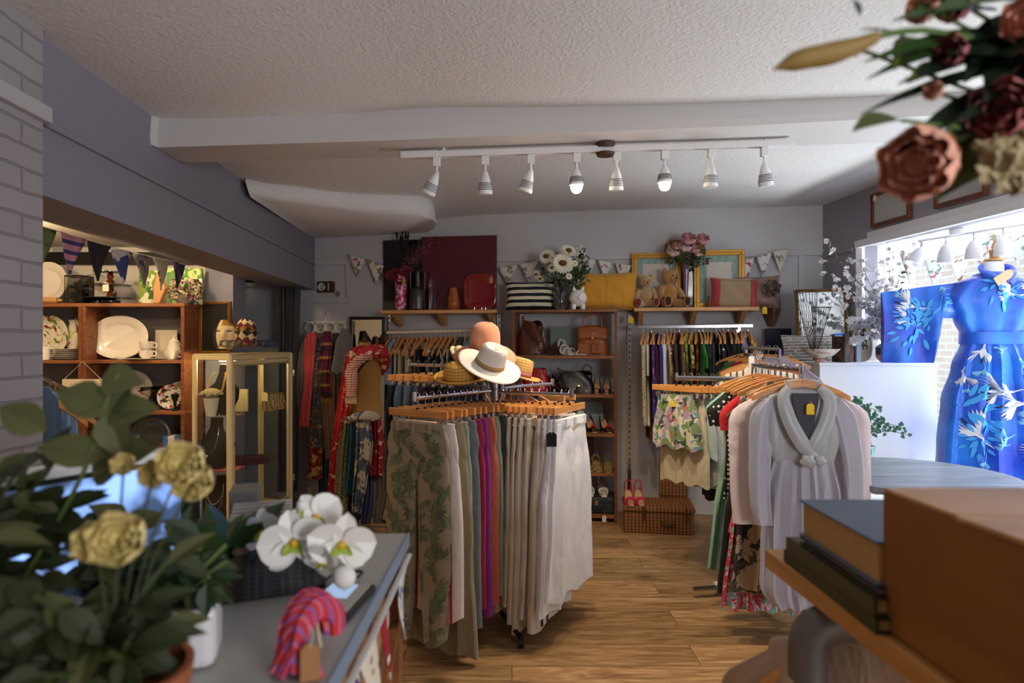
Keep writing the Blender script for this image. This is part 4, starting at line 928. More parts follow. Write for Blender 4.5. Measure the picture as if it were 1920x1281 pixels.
def boxt(name, label, cat, loc, rz, w, dp, h, m, bev=.004, group=None, part=None):
    M = MB(); M.box(-w/2, w/2, -dp/2, dp/2, 0, h); o = M.build(name, m, None, smooth=False, bev=bev); o.location = loc; o.rotation_euler = (0, 0, rz); return tag(o, label, cat, group)
K = 5.15/F   # metres per pixel at the shelves
# boards
p = back(757, 585); o = MB(); o.box(-.17, .17, -.012, .012, 0, .60); o = o.build('picture_board', mat('black_red_glass', '#22181a', .12, coat=.5), smooth=False, bev=.002); o.location = sp(756, zL, .02); o.rotation_euler = (0, 0, BRZ)
tag(o, 'dark glossy panel standing behind the pink vase, left of the maroon panel', 'panel')
o = MB(); o.box(-.315, .315, -.012, .012, 0, .615); o = o.build('picture_board', mat('maroon_canvas', '#5a1c28', .32, coat=.3), smooth=False, bev=.003); o.location = sp(861, zL, .055); o.rotation_euler = (0, 0, BRZ)
tag(o, 'large plain maroon panel leaning on the wall above the pine shelf', 'panel')
# vases on the left shelf
def vase(name, label, cat, loc, prof, m, part='body', n=28, solid=0, group=None, fn=None):
    T = thing(name, label, cat, loc, group=group); M = MB(); M.lathe(prof, n, cap=not solid, fn=fn)
    if solid: M.lathe([(0.0001, prof[0][1]), prof[0]], n, cap=False)
    M.build(part, m, T, solid=solid); return T
m_pinkg = pat('pink_glass', '#c42a66', [('blob', 30, .55, '#e8b8c8'), ('cell', 60, .2, '#5a1830')], .08)
v = vase('vase', 'tall pink cut glass vase with dark red flowers, leftmost on the shelf', 'vase', sp(752, zL, .15), [(.036, 0), (.042, .02), (.045, .12), (.048, .22), (.052, .295)], m_pinkg, solid=.004)
v = vase('vase', 'dark grey metal bottle vase with two tall loop handles', 'vase', sp(783, zL, .16), [(.05, 0), (.064, .012), (.066, .10), (.064, .15), (.045, .178), (.026, .19), (.022, .22), (.022, .31), (.03, .325)], mat('pewter', '#55524e', .35, .7))
for s_ in (-1, 1):
    M = MB(); M.tube([(s_*.05, 0, .165), (s_*.058, 0, .20), (s_*.058, 0, .30), (s_*.05, 0, .325), (s_*.018, 0, .322)], .006, 8, steps=16); M.build('handle', mat('pewter', '#55524e'), v)
v = vase('bottle', 'slim clear glass bottle with a long pointed stopper', 'bottle', sp(809, zL, .15), [(.02, 0), (.022, .01), (.02, .03), (.02, .19), (.023, .2), (.015, .225)], m_glass)
M = MB(); M.lathe([(.012, .22), (.016, .24), (.01, .26), (.004, .275), (.0005, .33)], 14); M.build('stopper', m_glass, v)
v = vase('vase', 'small amber glass vase beside the red glass plate', 'vase', sp(850, zL, .15), [(.035, 0), (.048, .02), (.05, .06), (.04, .12), (.03, .17), (.032, .185)], pat('amber_glass', '#a8592c', [('cell', 45, .18, '#e6a860')], .08), solid=.004)
T = thing('glass_plate', 'square translucent red glass plate standing on edge', 'plate', sp(898, zL, .12), BRZ)
M = MB()
def sq(u, v):
    a = 2*pi*u; c, s = cos(a), sin(a); r = 1/((abs(c)**4+abs(s)**4)**.25); q = v
    return (.135*c*r*q, .012*(1-q**4)*1.2+.02, .15+.15*s*r*q)
M.grid(sq, 40, 10, cu=True); M.build('plate', mat('red_glass', '#8e0d14', .06, coat=1), T, solid=.005)
for x in (-.03, .03, .06): M = MB(); M.tube([(x, -.03, 0), (x, -.03, .02)], .002, 5); M.build('stand_prong', m_chrome, T)
price_tag('kraft swing tag hanging at the top of the red glass plate', sp(921, Z(525, 5)-.02, .22), '#b98a56', .024, .05, .03)
price_tag('kraft swing tag on the pink glass vase', sp(757, Z(530, 5), .215), '#b98a56', .026, .06, .02)
# flowers
def flower(M, c, d, n, L_, w, m, layers=1, cup=.4, rad=0, mc=None):
    d = V(d).normalized(); a = d.orthogonal().normalized(); b = d.cross(a)
    for ly in range(layers):
        for i in range(n):
            th = 2*pi*(i+.5*ly)/n; o = a*cos(th)+b*sin(th); dd = (o+d*(cup+.3*ly)).normalized()
            M.leaf(V(c)+o*rad*.7, dd, d, L_*(1-.15*ly), w, m, bend=.25-cup*.3, n=3)
    if mc is not None and rad: M.ell(V(c)+d*rad*.2, rad, rad, rad*.7, 10, mc)
def petalball(M, c, r, n, m, seed=0, d=(0, -.6, .5)):
    """a full peony or rose: overlapping cupped petals"""
    rs = random.Random(seed); d = V(d).normalized(); a = d.orthogonal().normalized(); b = d.cross(a)
    for ly in range(4):
        k = max(3, n-ly); tilt = .25+.38*ly; rr_ = r*(1-.2*ly)
        for i in range(k):
            th = 2*pi*i/k+ly*.7+rs.uniform(-.1, .1); o = a*cos(th)+b*sin(th); t = o.cross(d)
            def pf(u, v, o=o, t=t, tilt=tilt, rr_=rr_, th=th):
                x = (u-.5)*2; h = v; wv = rr_*.62*sin(pi*min(1, .15+h*.8))**.6
                cr2 = rr_*(sin(h*1.7)*.95); up = rr_*(1-cos(h*1.9))*(.6+.25*tilt)
                return V(c)+o*(cr2*(1-.3*tilt)+.02*rr_*sin(5*x))*(1-.25*x*x)+t*x*wv+d*(up-rr_*.35+rr_*.06*sin(4*x+th))
            M.grid(pf, 6, 6, m)
bl = thing('flower_bouquet', 'dark red blooms, black bunny tail grass and pink sprays in the pink vase', 'flowers', sp(752, zL+.2, .15))
b0 = bl.location; m_dred = mat('dark_red_petal', '#6b0f1c', .7); m_blk = mat('black_grass', '#121216', .9); m_spray = mat('pink_spray', '#b2506a', .7); m_twig = mat('brown_twig', '#4a3026', .8)
rr = random.Random(3)
for (px, py) in ((741, 508), (760, 503), (752, 520), (733, 512)):
    M = MB(); c = sp(px, Z(py, 5.0), .19)-b0; flower(M, c, (rr.uniform(-.5, .5), -1, .3), 14, .05, .02, 0, 2, .2, .012, 1); M.tube([(0, 0, -.1), c], .002, 4, 1); M.build('bloom', [m_dred, m_blk], bl)
for i in range(8):
    px = 738+rr.uniform(0, 26); py = 428+rr.uniform(0, 24)+abs(px-755)*.5; c = sp(px, Z(py, 5.05), .15)-b0
    M = MB(); M.tube([(0, 0, -.1), c*.6, c], .0016, 4, steps=6); dd = (c-V((0, 0, 0))).normalized(); M.tube([c, c+dd*.03, c+dd*.07], [.006, .011, .003], 8); M.build('bunny_tail', m_blk, bl)
for i in range(7):
    e = sp(770+i*8.5, Z(480-i*8+rr.uniform(-6, 6), 5.0), .2)-b0; M = MB(); P = cr([(0, 0, -.08), e*.55+V((0, 0, .03)), e], 12); M.tube(P, .0013, 4, 1)
    for j in range(38):
        t = rr.uniform(.35, 1); q = P[int(t*11)]+V([rr.uniform(-.04, .04) for _ in range(3)]); M.leaf(q, (rr.uniform(-1, 1), rr.uniform(-1, 1), rr.uniform(-1, 1)), (0, 0, 1), .018, .006, 0, n=2)
    M.build('spray', [m_spray, m_twig], bl)
# thermometer clock
T = thing('wall_barometer', 'small wooden barometer with a round pale dial on the left of the back wall', 'barometer', back(613, 549, .0), BRZ)
M = MB(); M.box(-.075, .075, -.03, 0, 0, .095); M.build('case', mat('dark_walnut', '#4a2a18', .4), T, smooth=False, bev=.004)
M = MB(); M.X = Matrix.Translation((-.035, -.031, .048)) @ Matrix.Rotation(pi/2, 4, 'X'); M.lathe([(0, .0), (.034, 0), (.036, -.004)], 24); M.build('dial', pat('dial', '#cfd6cc', [('blob', 30, .55, '#7f9a88')]), T)
M = MB(); M.box(.022, .034, -.033, -.030, .015, .08); M.build('scale', mat('brass_scale', '#c8b27a', .4), T, smooth=False)
price_tag('kraft swing tag hanging below the wooden barometer', back(634, 556, .03), '#8c6038', .026, .045, .02)
# bunting
def bunting(label, pts, mats, n, w, h, skip=(), toward=0, tape='#efeae2'):
    T = thing('bunting', label, 'bunting', (0, 0, 0)); P = cr(pts, 30); M = MB(); M.tube(P, .006, 5, flat=.25); M.build('tape', mat('tape', tape, .8), T)
    L_ = sum((P[i+1]-P[i]).length for i in range(29))
    def pos(s):
        acc = 0
        for i in range(29):
            l = (P[i+1]-P[i]).length
            if acc+l >= s: return P[i].lerp(P[i+1], (s-acc)/l)
            acc += l
        return P[-1]
    for i in range(n):
        if i in skip: continue
        s0 = L_*(i+.04)/n; s1 = L_*(i+.96)/n; a, b = pos(s0), pos(s1); c = (a+b)/2+V((0, 0, -h)); nn = (b-a).cross(V((0, 0, 1))).normalized(); rs = random.Random(i+5); k1 = rs.uniform(-.015, .015)
        M = MB()
        def f(u, v, a=a, b=b, c=c): q = a.lerp(b, u).lerp(c, v); return q+nn*(.006*sin(4*v+i)+k1*v+.004*sin(5*u+i))
        M.grid(f, 6, 8); M.build('pennant', mats[i % len(mats)], T, solid=.0012)
    return T
def flor(nm, base, c1, c2, c3=None): return pat(nm, base, [('blob', 16, .60, c1), ('blob', 24, .62, c2)]+([('blob', 30, .63, c3)] if c3 else []), coord='Object')
bm = [flor('bunt_a', '#e4dccf', '#a8465a', '#8f8b50'), flor('bunt_b', '#e7e0d2', '#b05a5a', '#8a9a4a', '#c9a23a'), flor('bunt_c', '#d9d3c4', '#8f8a70', '#a9848c'), flor('bunt_d', '#e8e3dc', '#c44f6c', '#9aa48a'), flor('bunt_e', '#dedbd4', '#7a8a9c', '#a88e78')]
bunting('flowered bunting with two pennants left of the maroon panel', [back(652, 477, .04), back(690, 487, .05), back(722, 500, .05)], bm[:2], 2, .1, .17)
bunting('flowered bunting across the wall behind the sunflower bouquet', [back(932, 501, .04), back(985, 494, .05), back(1036, 480, .05), back(1052, 478, .05)], [bm[2], bm[2], bm[2]], 3, .1, .17)
bunting('pink flowered bunting behind the mustard cushion', [back(1088, 480, .04), back(1120, 487, .05), back(1184, 499, .05)], [bm[4], bm[3], bm[0]], 3, .1, .17)
bunting('pale floral bunting hooked up at the right end of the back wall', [back(1384, 491, .05), back(1430, 478, .05), back(1480, 465, .05)], [bm[1], bm[4], bm[2]], 3, .1, .17)
# ---------------- bookcase
DB = 4.87; ob = V((X(960, DB), DB, 0)); Wb = .79; Db = .27
def bk(px, z, v): u = (X(px, DB-.05)-ob.x)/cos(BRZ); q = rotz((u, v, 0), BRZ); return ob+q+V((0, 0, z))
T = thing('bookcase', 'dark stained wooden bookcase full of handbags and shoes', 'bookcase', ob, BRZ)
zs = [.055, .368, .662, .952, 1.243, 1.545]
for x0, x1, nm in ((0, .022, 'side_panel'), (Wb-.022, Wb, 'side_panel')):
    M = MB(); M.box(x0, x1, 0, Db, 0, 1.57); M.build(nm, m_brown, T, smooth=False, bev=.002)
for i, z in enumerate(zs[:5]): M = MB(); M.box(.022, Wb-.022, .002, Db-.004, z-.022, z+.002); M.build('shelf', m_brown2, T, smooth=False, bev=.002)
M = MB(); M.box(-.004, Wb+.004, -.006, Db, 1.57, 1.59); M.build('top_board', m_brown2, T, smooth=False, bev=.002)
def board(label, px0, px1, zi, h, c, v=.25):
    a = bk(px0, zs[zi]+.003, v); b = bk(px1, zs[zi]+.003, v); return boxt('backing_board', label, 'board', (a+b)/2, BRZ, (b-a).length, .01, h, mat('board'+c, c, .7), .001)
board('grey green board standing behind the white sandals', 1026, 1078, 4, .22, '#7c8a84')
board('pale blue board behind the heels with felt flowers', 1075, 1128, 2, .21, '#9aaebc')
board('maroon board behind the gold sandals', 1085, 1110, 1, .27, '#6e3f4c')
def leather(c, r=.38): return mat('leather'+c, c, r, bump=(35, .35, .004), coat=.15)
def bag(name, label, loc, rz, w, dp, h, m, top=.7, slump=0, handle=None, hm=None, flap=False, buckle=None, hang_=False):
    T = thing(name, label, 'bag', loc, rz); M = MB()
    def f(u, v):
        a = 2*pi*u; c, s = cos(a), sin(a); c = abs(c)**.55*(1 if c > 0 else -1); s = abs(s)**.8*(1 if s > 0 else -1)
        k = (1-(1-top)*v**1.5)*(.93+.07*sin(pi*v)); ww = w/2*k+.008*sin(7*v+3*a)*slump*3; dd = dp/2*(1-.72*v)*(.9+.1*sin(pi*v)); z = h*v-slump*.05*(1+cos(2*a+1))*v
        return (c*ww, s*dd+.006*sin(5*a+6*v)*slump*2, z)
    M.grid(f, 32, 12, cu=True); vs = [f(i/32, 1) for i in range(32)]; M.add(vs, [tuple(range(32))]); vs = [f(i/32, 0) for i in range(32)]; M.add(vs, [tuple(range(32))[::-1]]); M.build('body', m, T)
    for hd_ in (handle or []): M = MB(); M.tube(hd_, .007, 8, steps=18, flat=.5); M.build('handle', hm or m, T)
    if flap:
        M = MB()
        M.grid(lambda u, v: ((u-.5)*w*.86, -dp/2*(1-.62*(1-.45*v))-.006-.004*sin(pi*v), h*(.98-.42*v-.05*abs(u-.5)*2)), 12, 8); M.build('flap', m, T, solid=.003)
    for (x, z, s_) in (buckle or []): M = MB(); M.box(x-s_/2, x+s_/2, -dp/2-.006, -dp/2+.01, z-s_/2, z+s_/2); M.build('buckle', m_gold, T, smooth=False, bev=.002)
    return T
bg = bag('handbag', 'slouchy brown leather bucket bag on the top shelf left', bk(992, 1.246, .13), BRZ-.1, .22, .14, .27, leather('#5c2d1c'), .75, .5, [[(-.07, -.01, .24), (-.065, -.01, .30), (-.05, -.01, .24)], [(.08, -.03, .25), (.12, -.05, .16), (.06, -.06, .10), (-.05, -.05, .24)]])
bg = bag('satchel', 'tan leather satchel with a buckled front pocket, top shelf right', bk(1109, 1.246, .13), BRZ, .26, .15, .23, leather('#96501f'), .62, .15, [[(-.07, -.02, .21), (-.06, -.02, .29), (0, -.02, .31), (.06, -.02, .29), (.07, -.02, .21)]], flap=True, buckle=[(.0, .13, .02), (.03, .07, .018)])
M = MB(); M.box(-.01, .075, -.095, -.06, .01, .09); fp_ = M.build('front_pocket', leather('#96501f'), bg, smooth=False, bev=.01)
M = MB(); M.box(.028, .040, -.099, -.090, .035, .095); M.build('pocket_strap', leather('#6e3412'), fp_, smooth=False)
M = MB(); M.box(-.11, -.03, -.093, -.06, .01, .09); M.build('front_pocket', leather('#96501f'), bg, smooth=False, bev=.01)
M = MB(); M.tube([(.08, -.02, .16), (.13, -.03, .165), (.145, -.03, .15)], .008, 6, flat=.4); M.build('side_strap', leather('#96501f'), bg)
bag('handbag', 'bright red quilted handbag on the second shelf left', bk(1000, .955, .15), BRZ, .21, .12, .19, leather('#a80f18'), .85, .15)
boxt('card_box', 'small red gift box in front of the red handbag', 'box', bk(1017, .955, .04), BRZ, .045, .04, .03, mat('red_card', '#b3202a', .6))
bg = bag('handbag', 'black leather baguette handbag in the middle of the second shelf', bk(1076, .955, .15), BRZ, .29, .13, .17, leather('#15151a', .28), .9, .35, [[(-.12, 0, .15), (-.135, 0, .19), (-.05, 0, .13)], [(.10, 0, .15), (.125, 0, .19), (.08, 0, .215), (.05, 0, .16)]])
bag('purse', 'small black purse with a dark pink zip edge before the baguette bag', bk(1093, .955, .035), BRZ, .14, .05, .055, leather('#1c1a1e'), .85)
def shoe(name, label, loc, rz, m, heel=.06, L_=.215, w=.036, insole=None, open_toe=False, straps=(), platform=0, hw=.008, m_sole=None, group=None, deco_=None, wedge=False):
    T = thing(name, label, 'shoe', loc, rz, group=group)
    def b(t): t2 = max(0, (t-.32)/.68); return platform+.004+heel*(t2*t2*(3-2*t2))
    def wd(t): return w*(.45+.62*sin(pi*min(1, t*1.25+.12))**.7 if t < .55 else .45+.25*(1-t)+.35*sin(pi*min(1, .8*.55+.12)))*1.0 if False else w*(1.0*(sin(pi*(t*.82+.10)))**.55)
    M = MB(); N_ = 16
    def up(u, v):
        t = v; y = -L_*.5+L_*t; c = max(0, 1-t/.30) if not open_toe else 0; ww = wd(t); bb = b(t)
        T_ = bb+(.030+.014*c if t < .35 else .022+.022*max(0, (t-.6)/.4))
        if open_toe: T_ = bb+.006+.03*max(0, (t-.8)/.2)
        pts = [(-ww*.8*(1-c), T_), (-ww*.97, bb+(T_-bb)*.6), (-ww, bb+.3*(T_-bb)), (-ww*.85, bb), (0, bb-.001), (ww*.85, bb), (ww, bb+.3*(T_-bb)), (ww*.97, bb+(T_-bb)*.6), (ww*.8*(1-c), T_)]
        k = u*8; i = min(int(k), 7); f = k-i; x = pts[i][0]*(1-f)+pts[i+1][0]*f; z = pts[i][1]*(1-f)+pts[i+1][1]*f
        return (x, y, z)
    M.grid(up, 17, N_); upo = M.build('upper', m, T, solid=.003)
    M = MB(); vs = []; fs = []
    for i in range(N_):
        t = i/(N_-1); y = -L_*.5+L_*t; ww = wd(t)*.92; z = b(t)+.004
        vs += [(-ww, y, z), (ww, y, z), (ww, y, z-.006-platform*(1 if t < .5 or wedge else 0)), (-ww, y, z-.006-platform*(1 if t < .5 or wedge else 0))]
    if wedge:
        for i in range(N_): vs[i*4+2] = (vs[i*4+2][0], vs[i*4+2][1], 0); vs[i*4+3] = (vs[i*4+3][0], vs[i*4+3][1], 0)
    for i in range(N_-1):
        for j in range(4): fs.append((i*4+j, i*4+(j+1) % 4, (i+1)*4+(j+1) % 4, (i+1)*4+j))
    M.add(vs, fs+[(0, 1, 2, 3), tuple(range(N_*4-4, N_*4))[::-1]]); M.build('sole', m_sole or insole or m, T)
    if heel > .02 and not wedge: M = MB(); M.tube([(0, L_*.40, heel+.002+platform), (0, L_*.44, heel*.5), (0, L_*.43, 0)], [.017, hw*1.3, hw], 8, steps=6); M.build('heel', m_sole or m, T)
    for (t, hgt) in straps:
        M = MB(); ww = wd(t); y = -L_*.5+L_*t; bb = b(t); M.tube([(-ww, y, bb), (-ww*.8, y, bb+hgt*.8), (0, y, bb+hgt), (ww*.8, y, bb+hgt*.8), (ww, y, bb)], .0045, 6, steps=14, flat=.5); M.build('strap', m, upo)
    if deco_:
        M = MB(); y = -L_*.5+L_*.16; rs = random.Random(2)
        for i in range(30): M.leaf((0, y, b(.16)+.035), (rs.uniform(-1, 1), rs.uniform(-1, 1), rs.uniform(-.2, 1)), (0, 0, 1), .032, .012, n=2)
        M.ell((0, y, b(.16)+.04), .02, .02, .015, 8); M.build('felt_flower', deco_, upo)
    return T
m_cream_l = leather('#ded5c6'); m_peachi = mat('peach_insole', '#d9a988', .6); m_blkp = mat('black_patent', '#101014', .15, coat=1); m_goldl = mat('gold_leather', '#b89a5c', .3, .8)
z1, z2, z3, z4 = 1.246, .955, .665, .371
shoe('sandal', 'cream cut out sandal boot standing on the top shelf, left of the pair', bk(1057, z1, .12), BRZ+.5, m_cream_l, .05, straps=((.3, .05), (.55, .06), (.75, .075), (.9, .07)), open_toe=True)
shoe('sandal', 'cream sandal lying right of the cut out boot on the top shelf', bk(1075, z1, .08), BRZ+.9, m_cream_l, .02, straps=((.25, .03), (.6, .04)), open_toe=True)
shoe('sandal', 'dark brown strappy sandal beside the bucket bag', bk(1022, z1, .09), BRZ-.9, leather('#4a2a1c'), .03, straps=((.25, .03), (.45, .045), (.65, .055), (.85, .06)), open_toe=True)
shoe('sandal', 'second dark brown strappy sandal, behind the first one', bk(1030, z1, .16), BRZ-.7, leather('#4a2a1c'), .03, straps=((.25, .03), (.45, .045), (.65, .055), (.85, .06)), open_toe=True)
shoe('court_shoe', 'black and burgundy stiletto heel at the left of the baguette bag', bk(1046, z2, .10), BRZ+.75, m_blkp, .09, insole=mat('burgundy_insole', '#5a1428', .5))
shoe('court_shoe', 'burgundy stiletto heel leaning by the red handbag', bk(1028, z2, .16), BRZ+.55, mat('burgundy_patent', '#4c0f1e', .2), .085)
shoe('court_shoe', 'black pump with peach insole, left one of the pair by the bag', bk(1117, z2, .12), BRZ, m_blkp, .07, insole=m_peachi, w=.032)
shoe('court_shoe', 'black pump with peach insole, right one of the pair by the side panel', bk(1135, z2, .12), BRZ, m_blkp, .07, insole=m_peachi, w=.032)
shoe('court_shoe', 'black heel with a yellow felt flower on the third shelf', bk(1086, z3, .10), BRZ+.35, m_blkp, .08, insole=m_peachi, deco_=mat('felt_yellow', '#d8a92c', .9))
shoe('court_shoe', 'black heel with a red felt flower in the middle of the third shelf', bk(1106, z3, .10), BRZ+.3, m_blkp, .08, insole=m_peachi, deco_=mat('felt_red', '#b81826', .9))
shoe('court_shoe', 'black heel with a red felt flower at the right end of the third shelf', bk(1133, z3, .11), BRZ+.3, m_blkp, .08, insole=m_peachi, deco_=mat('felt_red', '#b81826', .9))
for i, (px, a, l) in enumerate(((1098, .35, 'left'), (1117, .15, 'middle'), (1138, 0, 'right'))):
    shoe('sandal', 'gold strappy sandal on the fourth shelf, %s of the three' % l, bk(px, z4, .11), BRZ+a, m_goldl, .045, straps=((.12, .03), (.22, .035), (.55, .04), (.85, .06)), open_toe=True, insole=mat('gold_insole', '#a88f66', .5), group='gold sandals on the fourth shelf')
# suitcase and the sandals on it
T = thing('suitcase', 'small dark blue vintage suitcase on the lowest bookcase shelf', 'suitcase', bk(1112, .058, .14), BRZ)
M = MB(); M.box(-.15, .15, -.11, .11, 0, .125); M.build('body', leather('#26343f', .5), T, smooth=False, bev=.015)
M = MB(); M.box(-.152, .152, -.112, .112, .08, .086); M.build('trim', mat('dark_trim', '#141a20', .5), T, smooth=False)
for x in (-.08, .02): M = MB(); M.box(x-.012, x+.012, -.118, -.108, .062, .10); M.build('lock', m_gold, T, smooth=False, bev=.002)
M = MB(); M.tube([(-.02, -.115, .06), (0, -.13, .045), (.05, -.13, .045), (.07, -.115, .06)], .006, 8, steps=10); M.build('handle', leather('#141a20'), T)
m_zeb = pat('zebra', '#e8e2d6', [('stripe', 26, .45, '#1c1a1c', 'Y')], .4)
shoe('sandal', 'black and white striped platform sandal on the suitcase, left', bk(1102, .185, .12), BRZ+.2, m_zeb, .05, platform=.018, straps=((.15, .03), (.3, .035), (.85, .06)), open_toe=True, m_sole=m_cream_l)
shoe('sandal', 'black and white striped platform sandal on the suitcase, right', bk(1128, .185, .12), BRZ+.12, m_zeb, .05, platform=.018, straps=((.15, .03), (.3, .035), (.85, .06)), open_toe=True, m_sole=m_cream_l)
price_tag('pale swing tag hanging in front of the bookcase bottom', bk(1131, -.0, -.02)+V((0, 0, .01)), '#e4ddcc', .03, .05, .03)
# on top of the bookcase
zt = 1.592
def cushion(label, loc, rz, w, h, th, m, tilt=.12, extra=None, roll=0):
    T = thing('cushion', label, 'cushion', loc, rot=(-tilt, roll, rz)); M = MB()
    def f(u, v, s):
        x = 2*u-1; y = 2*v-1; pin = 1-.07*(1-abs(x)**1.5)*(abs(y)**3); piny = 1-.07*(1-abs(y)**1.5)*abs(x)**3
        e = max(0, (1-x**4)*(1-y**4))**.55; return (x*w/2*piny, s*th/2*e+.004*sin(8*x+5*y)*e, h/2+y*h/2*pin)
    M.grid(lambda u, v: f(u, v, -1), 22, 18); M.grid(lambda u, v: f(1-u, v, 1), 22, 18); M.build('cover', m, T)
    M = MB(); P = [f(u, v, 0) for u, v in [(i/12, 0) for i in range(12)]+[(1, i/12) for i in range(12)]+[(1-i/12, 1) for i in range(12)]+[(0, 1-i/12) for i in range(13)]]; M.tube(P, .0035, 5); M.build('piping', extra or m, T); return T
cushion('black and cream knitted striped cushion on top of the bookcase', bk(990, zt, .12), BRZ, .38, .225, .12, pat('knit_stripe', '#e6dcc0', [('stripe', 20, .5, '#1d1f22', 'Z')], .95), .15)
cushion('large mustard yellow cushion between the piggy bank and the teddy bears', sp(1136, zt-.0, .22), BRZ, .47, .29, .14, fab('#d4952a', sheen=.3), .12)
price_tag('yellow price tag under the corner of the mustard cushion', sp(1183, Z(607, 5), .2), '#ecc22a', .04, .05, .01)
price_tag('yellow price tag under the satin rosette cushion', sp(1434, Z(589, 4.7), .28), '#ecc22a', .035, .05, .01)
# round glass vase with sunflowers
gv = vase('vase', 'round clear glass vase holding the cream sunflowers', 'vase', bk(1048, zt, .12), [(.05, 0), (.068, .03), (.072, .08), (.06, .13), (.035, .18), (.028, .21), (.034, .235)], m_glass, solid=.003)
sb = thing('flower_bouquet', 'bouquet of cream sunflowers, daisies and greenery on the bookcase', 'flowers', bk(1048, zt+.03, .12)); b0 = sb.location
m_petal = mat('cream_petal', '#efe9d2', .7); m_seed = mat('seed_brown', '#6a4a1c', .9, bump=(120, .8, .004)); m_yel = mat('daisy_yellow', '#d8b02c', .8)
for i, (px, py, r, dn, pc) in enumerate(((1055, 492, .075, (.05, -1, .1), 22), (1025, 478, .06, (-.5, -.9, .5), 20), (1066, 468, .06, (.3, -.8, .7), 20), (1036, 500, .04, (-.4, -1, .2), 12), (1006, 512, .035, (-.7, -.8, -.2), 12), (1013, 520, .03, (-.5, -.8, -.5), 10), (1035, 482, .035, (0, -1, .4), 12), (1068, 500, .03, (.5, -1, 0), 12), (1078, 492, .028, (.3, -1, .2), 12), (1067, 517, .026, (.1, -1, .1), 14))):
    c = sp(px, Z(py, 4.75), .38-.01*(i % 3))-b0; M = MB(); small = i >= 7
    flower(M, c, dn, pc, r*(.85 if not small else .9), r*.34, 0, 2 if r > .05 else 1, .15, r*(.42 if not small else .3), 2 if small else 1)
    M.tube([(0, 0, 0), (c.x*.15, c.y*.1, c.z*.5), (c.x*.8, c.y*.6, c.z*.9-.02), c-V(dn).normalized()*.005], .0028, 5, 3, steps=10); M.build('flower', [m_petal, m_seed, m_yel, m_stem], sb)
rr = random.Random(9); M = MB()
for i in range(260):
    px = 1052+max(-40, min(45, rr.gauss(12, 22))); py = 505+max(-28, min(30, rr.gauss(0, 18)))
    if px < 1000 and py > 520: continue
    c = sp(px, Z(py, 4.8), .28+rr.uniform(-.08, .06))-b0; M.leaf(c, (rr.uniform(-1, 1), rr.uniform(-1, .3), rr.uniform(-.5, 1)), (0, -1, .3), rr.uniform(.03, .06), rr.uniform(.008, .022), rr.choice((0, 0, 1)))
M.build('leaves', [m_leaf, m_leafd], sb)
for i in range(9):
    e = sp(rr.uniform(1082, 1108), Z(rr.uniform(455, 520), 4.8), .25)-b0; M = MB(); P = cr([(0, 0, .1), e*.6+V((0, 0, .04)), e], 10); M.tube(P, .0014, 4, 1)
    for j in range(16):
        q = P[rr.randint(4, 9)]+V([rr.uniform(-.02, .02) for _ in range(3)]); M.leaf(q, (rr.uniform(-1, 1), -.5, rr.uniform(-1, 1)), (0, -1, 0), .02, .014, 0 if i % 2 else 2, n=2)
    M.build('sprig', [m_leafd, m_twig, m_petal], sb)
# piggy bank
T = thing('piggy_bank', 'white ceramic piggy bank with a coin slot on top of the bookcase', 'piggy bank', bk(1082, zt, .05), BRZ+.25); T.scale = (1.25, 1.25, 1.25)
M = MB(); M.ell((0, 0, .068), .055, .06, .053, 24, nz=16)
for x in (-.028, .028):
    for y in (-.02, .03): M.tube([(x, y, .03), (x, y, 0)], [.016, .013], 10)
M.build('body', mat('white_ceramic', '#f2efe9', .15, coat=.6), T)
M = MB(); M.tube([(.012, -.05, .07), (.014, -.073, .07)], [.024, .022], 18); M.build('snout', mat('white_ceramic', '#f2efe9'), T)
for s_ in (-1, 1): M = MB(); M.prism([(s_*.022-.014, -.02, .112), (s_*.022+.014, -.02, .112), (s_*.032, -.03, .142)], (0, .012, 0)); M.build('ear', mat('white_ceramic', '#f2efe9'), T, bev=.003)
M = MB(); M.tube([(-.045, .01, .065), (-.052, .01, .065)], .034, 16); M.build('gold_side', m_gold, T)
